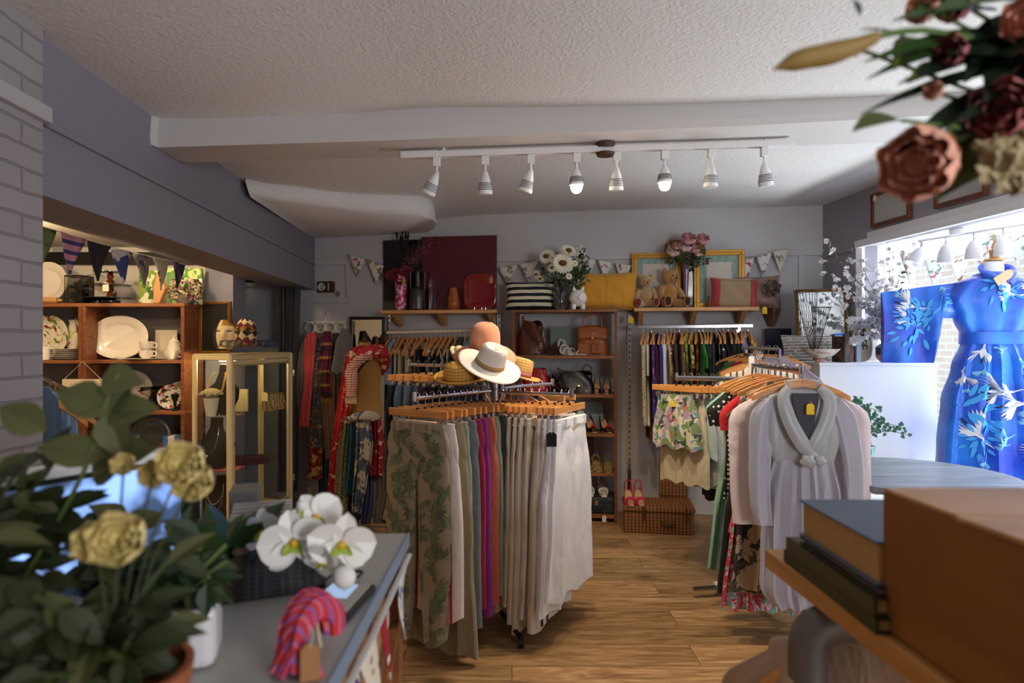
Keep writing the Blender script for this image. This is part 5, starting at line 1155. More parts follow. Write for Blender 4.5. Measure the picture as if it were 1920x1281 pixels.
# teddy bears
def bear(label, loc, rz, s, m, mp, look=0):
    T = thing('teddy_bear', label, 'teddy bear', loc, rz); T.scale = (s, s, s); M = MB(); M.ell((0, 0, .085), .055, .05, .078, 18, nz=12); M.build('torso', m, T)
    h = MB(); h.X = Matrix.Translation((0, -.008, .195)) @ Matrix.Rotation(look, 4, 'Z') @ Matrix.Rotation(.12, 4, 'X'); h.ell((0, 0, 0), .05, .046, .045, 18, nz=12); h.ell((0, -.038, -.012), .024, .026, .02, 12)
    for s_ in (-1, 1): h.ell((s_*.038, .004, .038), .018, .009, .019, 10)
    hh = h.build('head', m, T); f = MB(); f.X = h.X
    for s_ in (-1, 1): f.ell((s_*.018, -.043, .010), .0045, .004, .0045, 8)
    f.ell((0, -.062, -.004), .008, .006, .006, 8); f.tube([(0, -.064, -.010), (0, -.062, -.02), (-.008, -.058, -.024)], .0015, 4); f.tube([(0, -.062, -.02), (.008, -.058, -.024)], .0015, 4); f.build('face', m_black, hh)
    for s_ in (-1, 1):
        M = MB(); M.tube([(s_*.045, -.01, .13), (s_*.068, -.03, .09), (s_*.066, -.055, .055)], [.021, .020, .018], 12, steps=8); M.ell((s_*.066, -.058, .05), .018, .018, .018, 10); a = M.build('arm', m, T)
        M = MB(); M.ell((s_*.064, -.069, .052), .012, .008, .014, 10); M.build('paw_pad', mp, a)
        M = MB(); M.tube([(s_*.035, -.02, .03), (s_*.055, -.07, .028), (s_*.062, -.11, .03)], [.030, .026, .022], 12, steps=8); M.ell((s_*.063, -.118, .038), .024, .016, .034, 12); l = M.build('leg', m, T)
        M = MB(); M.ell((s_*.063, -.131, .038), .018, .007, .027, 12); M.build('foot_pad', mp, l)
    return T
m_fur = mat('plush_pale', '#cba368', 1, sheen=.6, bump=(160, 1, .012), var=.2); m_fur2 = mat('plush_gold', '#bd8436', 1, sheen=.6, bump=(160, 1, .012), var=.2)
bear('smaller pale teddy bear with red paw pads on the right shelf', sp(1211, zR, .17), BRZ+.05, 1.05, m_fur, mat('felt_wine', '#7c1e2e', .9), .1)
bear('larger golden teddy bear with dark brown foot pads beside the smaller one', sp(1254, zR, .15), BRZ+.35, 1.22, m_fur2, mat('felt_brown', '#3a241c', .9), .35)
# gilt frames
def frame(label, loc, rz, w, h, fw, m, mats_=None, tilt=.04, name='framed_picture', cat='frame', inner=None, depth=.025, parts=()):
    T = thing(name, label, cat, loc, rot=(-tilt, 0, rz)); M = MB()
    for (x0, x1, z0, z1) in ((-w/2, w/2, 0, fw), (-w/2, w/2, h-fw, h), (-w/2, -w/2+fw, fw, h-fw), (w/2-fw, w/2, fw, h-fw)): M.box(x0, x1, -depth, 0, z0, z1)
    for (x0, x1, z0, z1) in ((-w/2+fw*.35, w/2-fw*.35, fw*.35, fw*.6), (-w/2+fw*.35, w/2-fw*.35, h-fw*.6, h-fw*.35), (-w/2+fw*.35, -w/2+fw*.6, fw*.35, h-fw*.35), (w/2-fw*.6, w/2-fw*.35, fw*.35, h-fw*.35)): M.box(x0, x1, -depth-.007, -depth, z0, z1)
    M.build('moulding', m, T, smooth=False, bev=.003)
    if inner: M = MB(); M.box(-w/2+fw*.8, w/2-fw*.8, -depth*.5, -depth*.4, fw*.8, h-fw*.8); M.build('mount' if mats_ else 'mirror_glass', inner, T, smooth=False)
    if mats_: M = MB(); g = mats_[1]; M.box(-w/2+fw+g, w/2-fw-g, -depth*.5-.003, -depth*.5-.0005, fw+g, h-fw-g); M.build('picture', mats_[0], T, smooth=False)
    return T
m_moire = pat('moire_green', '#8fa79c', [('wave', 5, .62, '#9fb6aa')]); m_paper = mat('cream_paper', '#d8d0c2', .8)
frame('gold framed pale picture with green mount behind the teddy bears', sp(1230, zR, .05), BRZ, .375, .44, .042, m_gold, (m_paper, .045), inner=m_moire)
frame('gold framed pale picture with green mount behind the red cushion', sp(1348, zR, .07), BRZ, .375, .45, .042, m_gold, (m_paper, .052), inner=m_moire)
T = thing('wall_mirror', 'arched antique gilt mirror behind the peonies', 'mirror', sp(1284, zR, .035), rot=(-.02, 0, BRZ)); M = MB()
oc = [(-.155, 0), (-.155, .42), (-.15, .50), (-.12, .54), (.12, .54), (.15, .50), (.155, .42), (.155, 0)]; ic = [(-.115, .03), (-.115, .42), (-.11, .47), (-.09, .5), (.09, .5), (.11, .47), (.115, .42), (.115, .03)]
for i in range(8):
    j = (i+1) % 8; M.prism([(oc[i][0], 0, oc[i][1]), (oc[j][0], 0, oc[j][1]), (ic[j][0], 0, ic[j][1]), (ic[i][0], 0, ic[i][1])], (0, -.022, 0))
M.build('moulding', m_gold2, T, smooth=False, bev=.004); M = MB(); M.prism([(x, -.008, z) for x, z in ic], (0, .004, 0)); M.build('mirror_glass', m_mirror, T, smooth=False)
price_tag('dark red swing tag on the right gold frame', sp(1326, Z(497, 4.9), .13), '#6b3430', .024, .05, .02)
tv_ = vase('vase', 'tall slender purple grey trumpet vase holding peonies', 'vase', sp(1286, zR, .14), [(.05, 0), (.045, .01), (.012, .04), (.014, .10), (.018, .2), (.025, .30), (.04, .40)], mat('mauve_glass', '#7a5a66', .15, coat=.5), solid=.004)
pb = thing('flower_bouquet', 'bouquet of pink peonies in the tall trumpet vase', 'flowers', sp(1286, zR+.38, .14)); b0 = pb.location; m_peo = mat('peony_pink', '#dba0a4', .7, var=.15); m_peo2 = mat('peony_pale', '#e6c8bf', .7)
for i, (px, py, r) in enumerate(((1261, 474, .045), (1290, 453, .052), (1317, 453, .045), (1284, 466, .045), (1302, 470, .036), (1268, 465, .03), (1309, 478, .026))):
    M = MB(); c = sp(px, Z(py, 4.85), .22+.02*(i % 2))-b0; petalball(M, c, r*1.3, 7, 0, i); M.tube([(0, 0, 0), c*.5, c], .003, 5, 1); M.build('peony', [m_peo if i % 3 else m_peo2, m_stem], pb)
M = MB()
for i in range(70): c = sp(rr.uniform(1256, 1325), Z(rr.uniform(470, 496), 4.85), .18+rr.uniform(-.04, .04))-b0; M.leaf(c, (rr.uniform(-1, 1), rr.uniform(-1, 0), rr.uniform(-.8, .4)), (0, -1, .3), .05, .016, i % 2)
M.build('leaves', [m_leaf, m_leafd], pb)
m_redc = wrinkle(pat('red_band_cushion', '#a08a68', [], .85)) if False else mat('beige_weave', '#a58e6c', .9, bump=(200, .5, .004)); 
c_ = cushion('beige cushion with red satin ends and cream piping, on the right shelf', sp(1376, zR-.015, .22), BRZ, .36, .235, .11, m_redc, .12, mat('cream_piping', '#e0cfae', .7), .05)
for s_ in (-1, 1):
    M = MB()
    def ef(u, v, s_=s_):
        x = s_*(.62+.375*u); y = 2*v-1; pin = 1-.07*(1-abs(x)**1.5)*(abs(y)**3); piny = 1-.07*(1-abs(y)**1.5)*abs(x)**3; e = max(0, (1-x**4)*(1-y**4))**.55
        return (x*.18*piny, -.0575*e-.002, .1175+y*.1175*pin)
    M.grid(ef, 8, 14); M.build('red_end', fab('#a83238', sheen=.4, rough=.5), c_, solid=.002)
c_ = cushion('brown satin cushion with a large rosette at the end of the right shelf', sp(1420, zR-.01, .19), BRZ-.3, .30, .24, .13, mat('brown_satin', '#8d7266', .35, bump=(9, .4, .02)), .12)
M = MB(); petalball(M, (.10, -.07, .13), .075, 7, 0, 3, (.3, -1, .1)); M.build('rosette', mat('champagne_satin', '#a99486', .35), c_)
# carved mask
T = thing('wooden_mask', 'carved brown wooden face mask hanging right of the satin cushion', 'mask', back(1446, 612, .01), BRZ); M = MB()
def mf(u, v):
    a = pi*u; z = .34*v; w = .062*sin(pi*min(1, .12+.88*v*.9+.06))**.7*(1 if v > .3 else .55+1.5*v); y = -.055*sin(a)*(.5+.5*sin(pi*v))
    nz = .022*math.exp(-((u-.5)/.07)**2)*math.exp(-((v-.33)/.13)**2); ey = .010*(math.exp(-((u-.32)/.09)**2)+math.exp(-((u-.68)/.09)**2))*math.exp(-((v-.43)/.035)**2); mo = .012*math.exp(-((u-.5)/.13)**2)*math.exp(-((v-.15)/.03)**2)
    return (-w*cos(a), y-nz+ey-mo, z)
M.grid(mf, 26, 34); M.build('face', wood('mask_wood', '#4a3024', '#8a6448', (6, 6, 2), 4, .4), T, solid=.006)
M = MB(); M.ell((0, -.005, .30), .062, .055, .07, 14); M.build('headdress', mat('mask_grey', '#7c6a60', .7, bump=(40, .6, .01)), T)
boxt('blackboard', 'small blackboard with a thin pink wooden rim below the mask', 'blackboard', back(1459, 690, .06), BRZ, .19, .012, .30, mat('slate', '#23263a', .6))
# ring hanger with scarves
T = thing('scarf_hanger', 'white scarf hanger with a row of rings on the left of the back wall', 'hanger', back(610, 604, .10), BRZ); m_ivory = mat('ivory_plastic', '#e6dfcf', .4)
M = MB(); M.tube([(-.18, 0, 0), (.185, 0, 0)], .006, 8); M.build('bar', m_ivory, T)
M = MB(); M.tube([(0, 0, 0), (.0, 0, .03), (.02, 0, .045), (.022, 0, .07), (.0, .03, .08), (-.012, .05, .068)], .005, 8, steps=16); M.build('hook', m_ivory, T)
ringx = [-.135, -.045, .045, .135]
for x in ringx:
    M = MB(); M.tube([(x+.043*cos(a), 0, -.047+.043*sin(a)) for a in [2*pi*i/24 for i in range(25)]], .0055, 7, caps=False); M.build('ring', m_ivory, T)
def P_(px, py, d): return at(px, py, d)
def scarf(label, path, W_, T_, m, A=.008, k=3, fr=0, fm=None, tw=0, extra=None, seed=1, cat='scarf'):
    """path: (px,py,depth)"""
    pts = [at(*p) for p in path]; c = pts[0]; o = thing('scarf', label, cat, c); M = MB(); M.drape([p-c for p in pts], W_, T_, A, k, 26, 26, tw=tw, seed=seed, hem=.01); M.build('cloth', m, o)
    if fr:
        M = MB(); e = pts[-1]-c; w = W_[-1] if isinstance(W_, (list, tuple)) else W_
        for i in range(16): x = -w+2*w*i/15; M.tube([(e.x+x, e.y, e.z+.005), (e.x+x*1.05, e.y, e.z-fr)], .0022, 4)
        M.build('fringe', fm or m, o)
    return o
dS = 5.22
m_sc = dict(a=fab('#6b6560'), coral=fab('#c84a4c'), b=pat('greyfl', '#4a4a50', [('blob', 22, .60, '#9c6a5c'), ('blob', 30, .62, '#b8a890')]), c=pat('maroon_check', '#5e1a34', [('stripe', 9, .2, '#a8763c'), ('blob', 14, .6, '#2c1a2c')]), d=fab('#6b6c72'), e=pat('autumn', '#8c2a2c', [('blob', 20, .55, '#d8b06a'), ('cell', 40, .22, '#1c1416')]), f=fab('#8f6a58'), g=fab('#24304a'), h=fab('#4c403c'))
scarf('crumpled grey scarf hanging leftmost from the ring hanger', [(586, 632, dS), (572, 660, dS-.03), (568, 720, dS), (572, 790, dS)], [.03, .045, .05, .045], .02, m_sc['a'], seed=1)
scarf('plain coral pink scarf on the first ring of the scarf hanger', [(588, 628, dS-.02), (582, 640, dS-.06), (578, 720, dS-.05), (570, 800, dS-.04)], [.03, .045, .035, .04], [.025, .018, .016], m_sc['coral'], seed=2)
scarf('grey scarf with rust flowers on the second ring', [(600, 625, dS), (598, 700, dS-.03), (592, 770, dS), (596, 840, dS-.02)], [.03, .05, .055, .05], .018, m_sc['b'], seed=3)
scarf('maroon scarf with gold squares on the third ring', [(614, 622, dS), (612, 660, dS-.04), (608, 700, dS-.03), (612, 745, dS-.03)], [.03, .05, .045, .04], .02, m_sc['c'], seed=4, fr=.04, fm=mat('gold_thread', '#a9843c', .6))
scarf('flat slate grey scarf with a short fringe on the fourth ring', [(648, 618, dS), (645, 650, dS-.05), (640, 700, dS-.05)], [.03, .075, .085], [.02, .012, .008], m_sc['d'], A=.005, fr=.035, seed=5)
scarf('red and ochre patterned scarf hanging low behind the coral scarf', [(590, 780, dS+.02), (592, 830, dS), (590, 895, dS)], [.04, .055, .06], .02, m_sc['e'], seed=6, fr=.02)
scarf('dusty brown scarf beside the dress form', [(620, 690, dS), (616, 760, dS), (622, 860, dS)], [.04, .05, .05], .02, m_sc['f'], seed=7)
scarf('long navy scarf hanging lowest left of the dress form', [(612, 740, dS+.04), (606, 830, dS+.04), (608, 925, dS+.04)], [.04, .05, .045], .015, m_sc['g'], seed=8)
scarf('dark brown scarf at the right of the ring hanger', [(630, 625, dS+.03), (632, 720, dS+.03), (628, 830, dS+.03)], [.03, .05, .05], .02, m_sc['h'], seed=9)
price_tag('kraft tag at the bottom of the red and ochre scarf', at(580, 925, 5.18), '#c9a878', .025, .045, .02)
# dark framed mirror
frame('dark framed mirror leaning behind the dress form', back(689, 690, .06), BRZ, .31, .43, .025, mat('dark_frame', '#33241d', .4), name='wall_mirror', cat='mirror', inner=m_mirror, tilt=.03)
# curtain
T = thing('curtain', 'long dark grey curtain at the fitting room opening', 'curtain', at(543, 528, 5.25)); M = MB(); M.drape([(0, 0, -.01), (0, 0, -.8), (-.005, 0, -1.72)], [.085, .075, .08], .03, [.02, .025, .028], 5, 60, 14); M.build('cloth', fab('#46444a'), T)
M = MB(); M.tube([(-.55, -.02, 0), (.12, 0, 0)], .008, 8); M.build('curtain_rod', m_black, T)
# dress form
DF = 4.62
T = thing('dress_form', 'tan covered dress form torso with a wooden neck knob', 'mannequin', at(686, 930, DF)*1 if False else V((X(684, DF), DF, 0)))
z0 = Z(775, DF); M = MB(); prof = [(.095, z0-.06), (.125, z0-.02), (.12, z0+.02), (.108, z0+.10), (.10, z0+.17), (.112, z0+.25), (.135, z0+.32), (.145, z0+.38), (.13, z0+.43), (.085, z0+.465), (.045, z0+.49), (.04, z0+.515)]
m_linen = mat('tan_linen', '#b88a4c', .85, bump=(250, .3, .003), var=.12)
M.lathe(prof, 32, sx=1.0, sy=.68, fn=lambda th, r, z: 1+.10*max(0, -sin(th))*math.exp(-((z-z0-.35)/.06)**2)); M.build('torso', m_linen, T)
M = MB(); M.lathe([(.04, z0+.512), (.042, z0+.525), (.02, z0+.53), (.012, z0+.55), (.02, z0+.565), (.0001, z0+.58)], 16); M.build('neck_knob', mat('knob_wood', '#4a2a1a', .4), T)
M = MB(); M.tube([(0, 0, z0-.06), (0, 0, .05)], .016, 10); M.build('pole', m_black, T)
M = MB()
for a in (0, 2.1, 4.2): M.tube([(0, 0, .12), (.12*cos(a), .12*sin(a), .06), (.2*cos(a), .2*sin(a), .02)], .012, 8, steps=6)
M.build('tripod_base', m_black, T)
M = MB(); M.tube([(.115, -.04, z0+.43), (.02, -.115, z0+.36), (-.075, -.095, z0+.20), (-.09, -.06, z0+.1)], .016, 6, flat=.2, steps=14); o = M.build('shoulder_strap', m_black, T)
m_redf = pat('red_floral', '#b01e22', [('blob', 22, .61, '#e0c9a8'), ('cell', 26, .12, '#e8d8c0')]); m_pinks = pat('pink_striped', '#d8bfa6', [('stripe', 60, .45, '#b5545a')]); m_tiny = pat('tiny_floral', '#5f6c50', [('cell', 80, .3, '#d8c49a'), ('blob', 60, .6, '#a8502c')]); m_bluefl = pat('blue_rose', '#b9b2a0', [('blob', 13, .50, '#4c5a76'), ('blob', 18, .60, '#2c3450'), ('blob', 24, .66, '#d8c9a0')]); m_dkred = pat('dark_red_floral', '#8c1420', [('blob', 26, .62, '#d8b8a0')])
scarf('long red scarf with white flowers draped down the left of the dress form', [(690, 655, 4.52), (664, 662, 4.48), (652, 720, 4.50), (640, 800, 4.52), (628, 900, 4.55), (624, 925, 4.55)], [.03, .045, .045, .05, .045, .03], .018, m_redf, seed=11)
scarf('red flowered scarf bunched over the shoulder of the dress form', [(668, 668, 4.50), (695, 655, 4.46), (720, 664, 4.5), (724, 690, 4.6)], [.035, .05, .05, .03], .03, m_redf, A=.014, side=None if False else (0, .3, 1)) if False else None
def wrapscarf(label, pts, r, m, n=12, flat=1):
    P = [at(*p) for p in pts]; c = P[0]; o = thing('scarf', label, 'scarf', c); M = MB(); Q = cr([p-c for p in P], 26); n_ = n; vs = []
    M.tube(Q, r, 14, flat=flat)
    for i, v in enumerate(M.v): M.v[i] = v+V((.006*sin(i*1.7), .006*sin(i*2.3), .007*sin(i*1.1+2)))
    M.build('cloth', m, o); return o
wrapscarf('red flowered scarf bunched round the neck of the dress form', [(668, 668, 4.52), (690, 660, 4.44), (714, 660, 4.5), (722, 682, 4.58), (716, 700, 4.62)], [.02, .045, .05, .035, .015], m_redf)
wrapscarf('pink striped fringed scarf around the front of the dress form', [(698, 668, 4.42), (678, 672, 4.42), (660, 690, 4.44), (655, 710, 4.45)], [.02, .03, .035, .03], m_pinks)
scarf('end of a pink striped scarf with long cream fringe hanging on the dress form', [(661, 690, 4.42), (659, 720, 4.41), (658, 745, 4.42)], [.035, .038, .036], .012, m_pinks, A=.003, fr=.045, fm=mat('cream_fringe', '#dcc79a', .8), seed=12)
for i, (lb, pts, w, m) in enumerate((('green scarf with tiny flowers tied at the hip of the dress form', [(652, 790, 4.44), (645, 850, 4.46), (640, 950, 4.48), (645, 978, 4.48)], [.035, .045, .05, .03], m_tiny), ('plain teal scarf tied at the hip of the dress form', [(662, 785, 4.42), (660, 850, 4.45), (652, 925, 4.47)], [.03, .03, .028], fab('#17647e')), ('beige and blue rose print scarf tied at the front of the dress form', [(680, 780, 4.38), (683, 840, 4.38), (676, 900, 4.42), (668, 960, 4.44)], [.045, .06, .05, .03], m_bluefl), ('dark red flowered scarf tied at the right hip', [(704, 782, 4.42), (708, 840, 4.44), (706, 890, 4.46)], [.035, .05, .04], m_dkred), ('denim blue scarf hanging low behind the rose print scarf', [(690, 850, 4.5), (692, 920, 4.5), (686, 980, 4.5)], [.04, .05, .035], fab('#2c3c66')), ('grey sheer scarf hanging low on the right of the dress form', [(708, 860, 4.52), (714, 920, 4.5), (708, 980, 4.5)], [.035, .05, .03], fab('#5a544c')), ('dark indigo flowered scarf hanging lowest left', [(664, 860, 4.52), (662, 940, 4.52), (664, 1000, 4.5)], [.035, .045, .03], pat('indigofl', '#1c2440', [('blob', 26, .6, '#a84a5a')])))):
    scarf(lb, pts, w, .02, m, A=.010, seed=20+i)
M = MB(); M.tube([at(648, 788, 4.42), at(668, 783, 4.37), at(695, 780, 4.38), at(714, 788, 4.46)], [.02, .03, .032, .02], 12, steps=16); 
for i, v in enumerate(M.v): M.v[i] = v+V((.005*sin(i*1.7), .005*sin(i*2.3), .006*sin(i*1.1)))
tag(M.build('scarf', m_bluefl), 'rose print scarf knotted round the waist of the dress form', 'scarf')
# wicker trunk, pink wedges
m_wick = pat('wicker', '#7a4c28', [('stripe', 45, .3, '#3a2010', 'Z'), ('stripe', 40, .25, '#a8713e', 'X')], .6)
d_ = 4.55; T = thing('wicker_trunk', 'brown wicker picnic hamper on the floor beside the bookcase', 'basket', V((X(1232, 4.62), 4.62, 0)), BRZ)
M = MB(); M.box(-.24, .24, -.14, .14, 0, .15); M.build('body', m_wick, T, smooth=False, bev=.012)
M = MB(); M.box(-.25, .25, -.15, .15, .15, .19); M.build('lid', m_wick, T, smooth=False, bev=.012)
M = MB(); M.tube([(.02, -.145, .10), (.03, -.165, .07), (.10, -.165, .07), (.11, -.145, .10)], .008, 8, steps=12); M.build('handle', mat('dark_wicker', '#4a2a16', .6), T)
for x in (-.1, .19): M = MB(); M.box(x-.008, x+.008, -.158, -.14, .10, .19); M.build('strap', mat('dark_wicker', '#4a2a16'), T, smooth=False)
m_fuch = mat('fuchsia_leather', '#c02050', .5)
for px, l in ((1180, 'left'), (1199, 'right')):
    shoe('wedge_sandal', 'fuchsia pink wedge sandal on the wicker hamper, %s of the pair' % l, V((X(px, 4.6), 4.6, .192)), BRZ+.12, m_fuch, .06, wedge=True, m_sole=mat('jute', '#c9a878', .9), straps=((.12, .04), (.2, .045), (.3, .045), (.85, .09)), open_toe=True, group='pink wedges on the hamper')
T = thing('handbag', 'brown wooden panelled basket bag standing behind the wicker hamper', 'bag', V((X(1262, 4.82), 4.82, 0)), BRZ); M = MB(); M.box(-.1, .1, -.05, .05, .19, .46); M.build('body', m_wick, T, smooth=False, bev=.01); M = MB(); M.box(-.1, .1, -.05, .05, 0, .19); M.build('base', m_wick, T, smooth=False)
# ================================================ CROCKERY SHELVES IN THE ALCOVE
dC = 4.2; xd = X(153, dC); xr = X(376, 4.44); xl = X(-60, dC); zz = [.05, .57, .89, 1.226, 1.60]
def crate(label, x0, x1):
    T = thing('shelf_unit', label, 'shelves', (x0, dC, 0)); w = x1-x0
    for a, b in ((0, .024), (w-.024, w)): M = MB(); M.box(a, b, 0, .26, 0, 1.6); M.build('side_panel', m_brown, T, smooth=False, bev=.002)
    for z in zz: M = MB(); M.box(-.002, w+.002, -.004, .26, z-.02, z+.002); M.build('shelf', m_brown2, T, smooth=False, bev=.002)
    M = MB(); M.box(.02, w-.02, .255, .262, 0, 1.6); M.build('back_panel', mat('grey_back', '#6e6863', .8), T, smooth=False)
    return T
crate('left brown wooden shelf unit of crockery, half hidden by the brick pier', xl, xd); crate('right brown wooden shelf unit of crockery beside the glass display case', xd+.003, xr+.01)
def cp(px, zi, v=.1): d = dC+v; return V((X(px, d), d, zz[zi]+.003))
m_chi = mat('white_china', '#efe9dc', .18, coat=.5)
def plate(label, loc, r, m, sx=1, tilt=.13, rz=0, ctr=None, grp=None):
    T = thing('plate', label, 'plate', loc, rot=(-tilt, 0, rz), group=grp); M = MB(); M.X = Matrix.Translation((0, 0, r+.001)) @ Matrix.Rotation(pi/2, 4, 'X')
    M.lathe([(.0001, 0), (r*.62, 0), (r*.70, .012), (r*.98, .022), (r, .026), (r*.98, .030), (r*.68, .020), (r*.6, .008), (.0001, .008)][::-1], 40, sx=sx); M.build('rim', m, T)
    if ctr: M = MB(); M.X = Matrix.Translation((0, -.010, r+.001)) @ Matrix.Rotation(pi/2, 4, 'X'); M.lathe([(.0001, 0), (r*.58, 0), (r*.58, .001), (.0001, .001)], 32, sx=sx); M.build('centre', ctr, T)
    return T
m_fruit = pat('fruit_china', '#ece4cf', [('blob', 17, .62, '#8b3a2c'), ('blob', 21, .62, '#6f8a3c'), ('blob', 28, .66, '#c9a84c')], .2)
plate('large plain cream plate standing on top of the left shelf unit', cp(88, 4, .16), .145, m_chi)
plate('fruit patterned plate on the upper left shelf', cp(88, 3, .16), .15, m_fruit)
plate('big white oval platter on the upper right shelf', cp(224, 3, .13), .148, m_chi, sx=1.36, tilt=.1)
plate('floral plate with red rose leaning on the middle right shelf', cp(243, 2, .19), .13, pat('rose_china', '#ddd6c4', [('blob', 12, .66, '#a83a3c'), ('blob', 18, .68, '#5d6c3c')], .2), sx=1.25)
m_fol = pat('folk_china', '#e9e2d2', [('blob', 34, .58, '#a82a24'), ('blob', 40, .60, '#2f4a2c')], .2)
plate('small folk painted plate in green and red beside the coupe glass', cp(320, 2, .12), .082, m_fol, rz=.15)
plate('second folk painted plate, half hidden by the side panel', cp(338, 2, .2), .09, m_fol, rz=.1)
plate('clear pressed glass plate standing on the lower right shelf', cp(284, 1, .16), .13, mat('smoked_glass', '#8a9088', .08, trans=.7), sx=1.1)
T = thing('plate', 'stack of white plates on the upper left shelf', 'plates', cp(124, 3, .1)); T['label'] = 'lowest white plate of the stack on the upper left shelf'; T['category'] = 'plate'; T['group'] = 'stacked white plates'
M = MB(); M.lathe([(.0001, 0), (.05, 0), (.09, .008), (.092, .011), (.05, .005), (.0001, .005)], 32); M.build('rim', m_chi, T)
for i in range(1, 6): dup(T, T.location+V((0, 0, .0125*i)), 0, 'white plate number %s up in the stack on the upper left shelf' % ['two', 'three', 'four', 'five', 'six at the top'][i-1])
def cup(name, label, loc, r, h, m=m_chi, rz=0, handle=True, prof=None):
    T = thing(name, label, name.replace('_', ' '), loc, rz); M = MB(); M.lathe(prof or [(r*.55, 0), (r*.6, .004), (r*.9, h*.35), (r, h), (r*.93, h), (r*.82, h*.4), (.0001, h*.12)], 26, cap=False); M.lathe([(.0001, 0), (r*.55, 0)], 26, cap=False); M.build('bowl', m, T)
    if handle: M = MB(); M.tube([(r*.9, 0, h*.85), (r*1.45, 0, h*.75), (r*1.4, 0, h*.35), (r*.85, 0, h*.3)], .0045, 7, steps=12); M.build('handle', m, T)
    return T
cup('mug', 'straight white mug at the left end of the upper left shelf', cp(80, 3, .05), .055, .09, prof=[(.054, 0), (.055, .09), (.05, .09), (.05, .01), (.0001, .008)])
cup('tureen', 'white lidded tureen behind the mug', cp(70, 3, .17), .06, .12)
T = cup('teacup', 'white teacup stacked on another, in front of the oval platter', cp(275, 3, .07)+V((0, 0, .062)), .045, .06); cup('teacup', 'lower white teacup of the two by the oval platter', cp(274, 3, .07)+V((0, 0, .008)), .045, .055)
T = thing('saucer', 'wide white saucer under the stacked teacups', 'saucer', cp(272, 3, .07)); M = MB(); M.lathe([(.0001, 0), (.06, 0), (.115, .008), (.11, .010), (.0001, .004)], 32); M.build('rim', m_chi, T)
cup('napkin_ring', 'small white ring dish at the foot of the oval platter', cp(227, 3, .02), .03, .02, handle=False)
T = cup('cream_jug', 'white lidded cream jug at the right end of the upper shelf', cp(326, 3, .12), .04, .125, prof=[(.035, 0), (.05, .03), (.045, .07), (.034, .11), (.036, .12), (.02, .135), (.008, .145), (.0001, .15)])
M = MB(); M.ell((0, 0, .155), .008, .008, .010, 8); M.build('lid_knob', m_chi, T)
cup('teacup', 'scalloped white teacup before the cream jug', cp(322, 3, .04), .052, .062, rz=0)
boxt('card', 'blank cream card standing behind the cream jug', 'card', cp(312, 3, .2), 0, .15, .008, .20, mat('cream_card', '#d9cfb8', .8), .001)
T = thing('figurine', 'pale swan shaped flower vase on the upper left shelf', 'ornament', cp(136, 3, .2)); M = MB(); M.lathe([(.03, .07), (.045, .10), (.05, .15), (.03, .20), (.022, .25), (.03, .27)], 18, sy=.6); M.tube([(.03, 0, .1), (.05, 0, .2), (.02, 0, .28)], .008, 8, steps=10); M.lathe([(.03, 0), (.03, .07)], 14); M.build('body', pat('swan_china', '#e5dfcd', [('blob', 20, .58, '#c9cf6a'), ('blob', 26, .64, '#c98a8a')], .2), T)
# top of the units
T = vase('vase', 'square clear glass box vase filled with blue and white pebbles', 'vase', cp(149, 4, .08), [(.08, 0), (.083, .01), (.083, .17), (.083, .185)], m_glass, n=4, solid=.004)
T.rotation_euler = (0, 0, pi/4)
M = MB(); rr = random.Random(4)
for i in range(60): M.ell((rr.uniform(-.045, .045), rr.uniform(-.045, .045), .015+rr.uniform(0, .12)), .014, .014, .012, 7, nz=5, m=i % 3)
o = M.build('pebbles', [mat('pebble_blue', '#8fb4d6', .3), mat('pebble_white', '#e8ecee', .3), mat('pebble_aqua', '#a8cfd8', .3)], None); o.location = cp(149, 4, .08)+V((0, 0, .004)); tag(o, 'blue and white glass pebbles inside the square glass vase', 'pebbles', kind='stuff')
T = thing('cake_stand', 'three tier cake stand with dark plates and a turned wooden column', 'cake stand', cp(207, 4, .09)); m_dk = mat('dark_plate', '#1c1614', .2, coat=.5); m_turn = mat('turned_wood', '#5a2818', .35)
for z, r in ((.03, .15), (.118, .125), (.205, .095)): M = MB(); M.lathe([(.0001, z), (r, z+.004), (r, z+.009), (.0001, z+.006)], 36); M.build('tier', m_dk, T)
M = MB(); M.lathe([(.05, 0), (.06, .008), (.06, .02), (.02, .03)], 20); M.build('foot', m_dk, T)
M = MB(); M.lathe([(.012, .03), (.02, .045), (.024, .06), (.014, .075), (.022, .09), (.014, .118), (.02, .135), (.026, .15), (.014, .165), (.022, .185), (.014, .205)], 18); M.build('column', m_turn, T)
price_tag('cream swing tag on the turned wooden cake stand', cp(198, 4, -.02)+V((0, 0, .075)), '#e8dfc8', .04, .06, .03)
T = thing('cloche', 'clear glass dome with knob behind the cake stand', 'cloche', cp(180, 4, .2)); M = MB(); M.lathe([(.12, 0), (.12, .10), (.10, .16), (.05, .20), (.015, .21), (.02, .24), (.0001, .25)], 28, cap=False); M.build('dome', m_glass, T, solid=.003)
boxt('gift_bag', 'green leafy patterned gift bag on top of the right shelf unit', 'bag', cp(280, 4, .16), 0, .13, .03, .23, pat('green_floral', '#7d9a3c', [('blob', 11, .55, '#dfe3c4'), ('blob', 16, .58, '#3f6a2c')]), .002)
T = thing('vase', 'tan folded leather vase leaning beside the gift bag', 'vase', cp(297, 4, .06)); M = MB(); M.prism([(-.02, -.03, 0), (.02, -.03, 0), (.055, -.02, .10), (.0, -.02, .21), (-.02, -.03, .10)], (0, .05, 0)); M.build('body', mat('tan_leather2', '#b98a58', .5), T, smooth=False, bev=.006)
boxt('canvas_print', 'green tulip print standing behind the dried flower pot', 'picture', cp(347, 4, .2), 0, .24, .02, .25, pat('tulip_print', '#4f8a34', [('blob', 12, .56, '#c3d98a'), ('cell', 14, .28, '#f1efd8')], .4), .002)
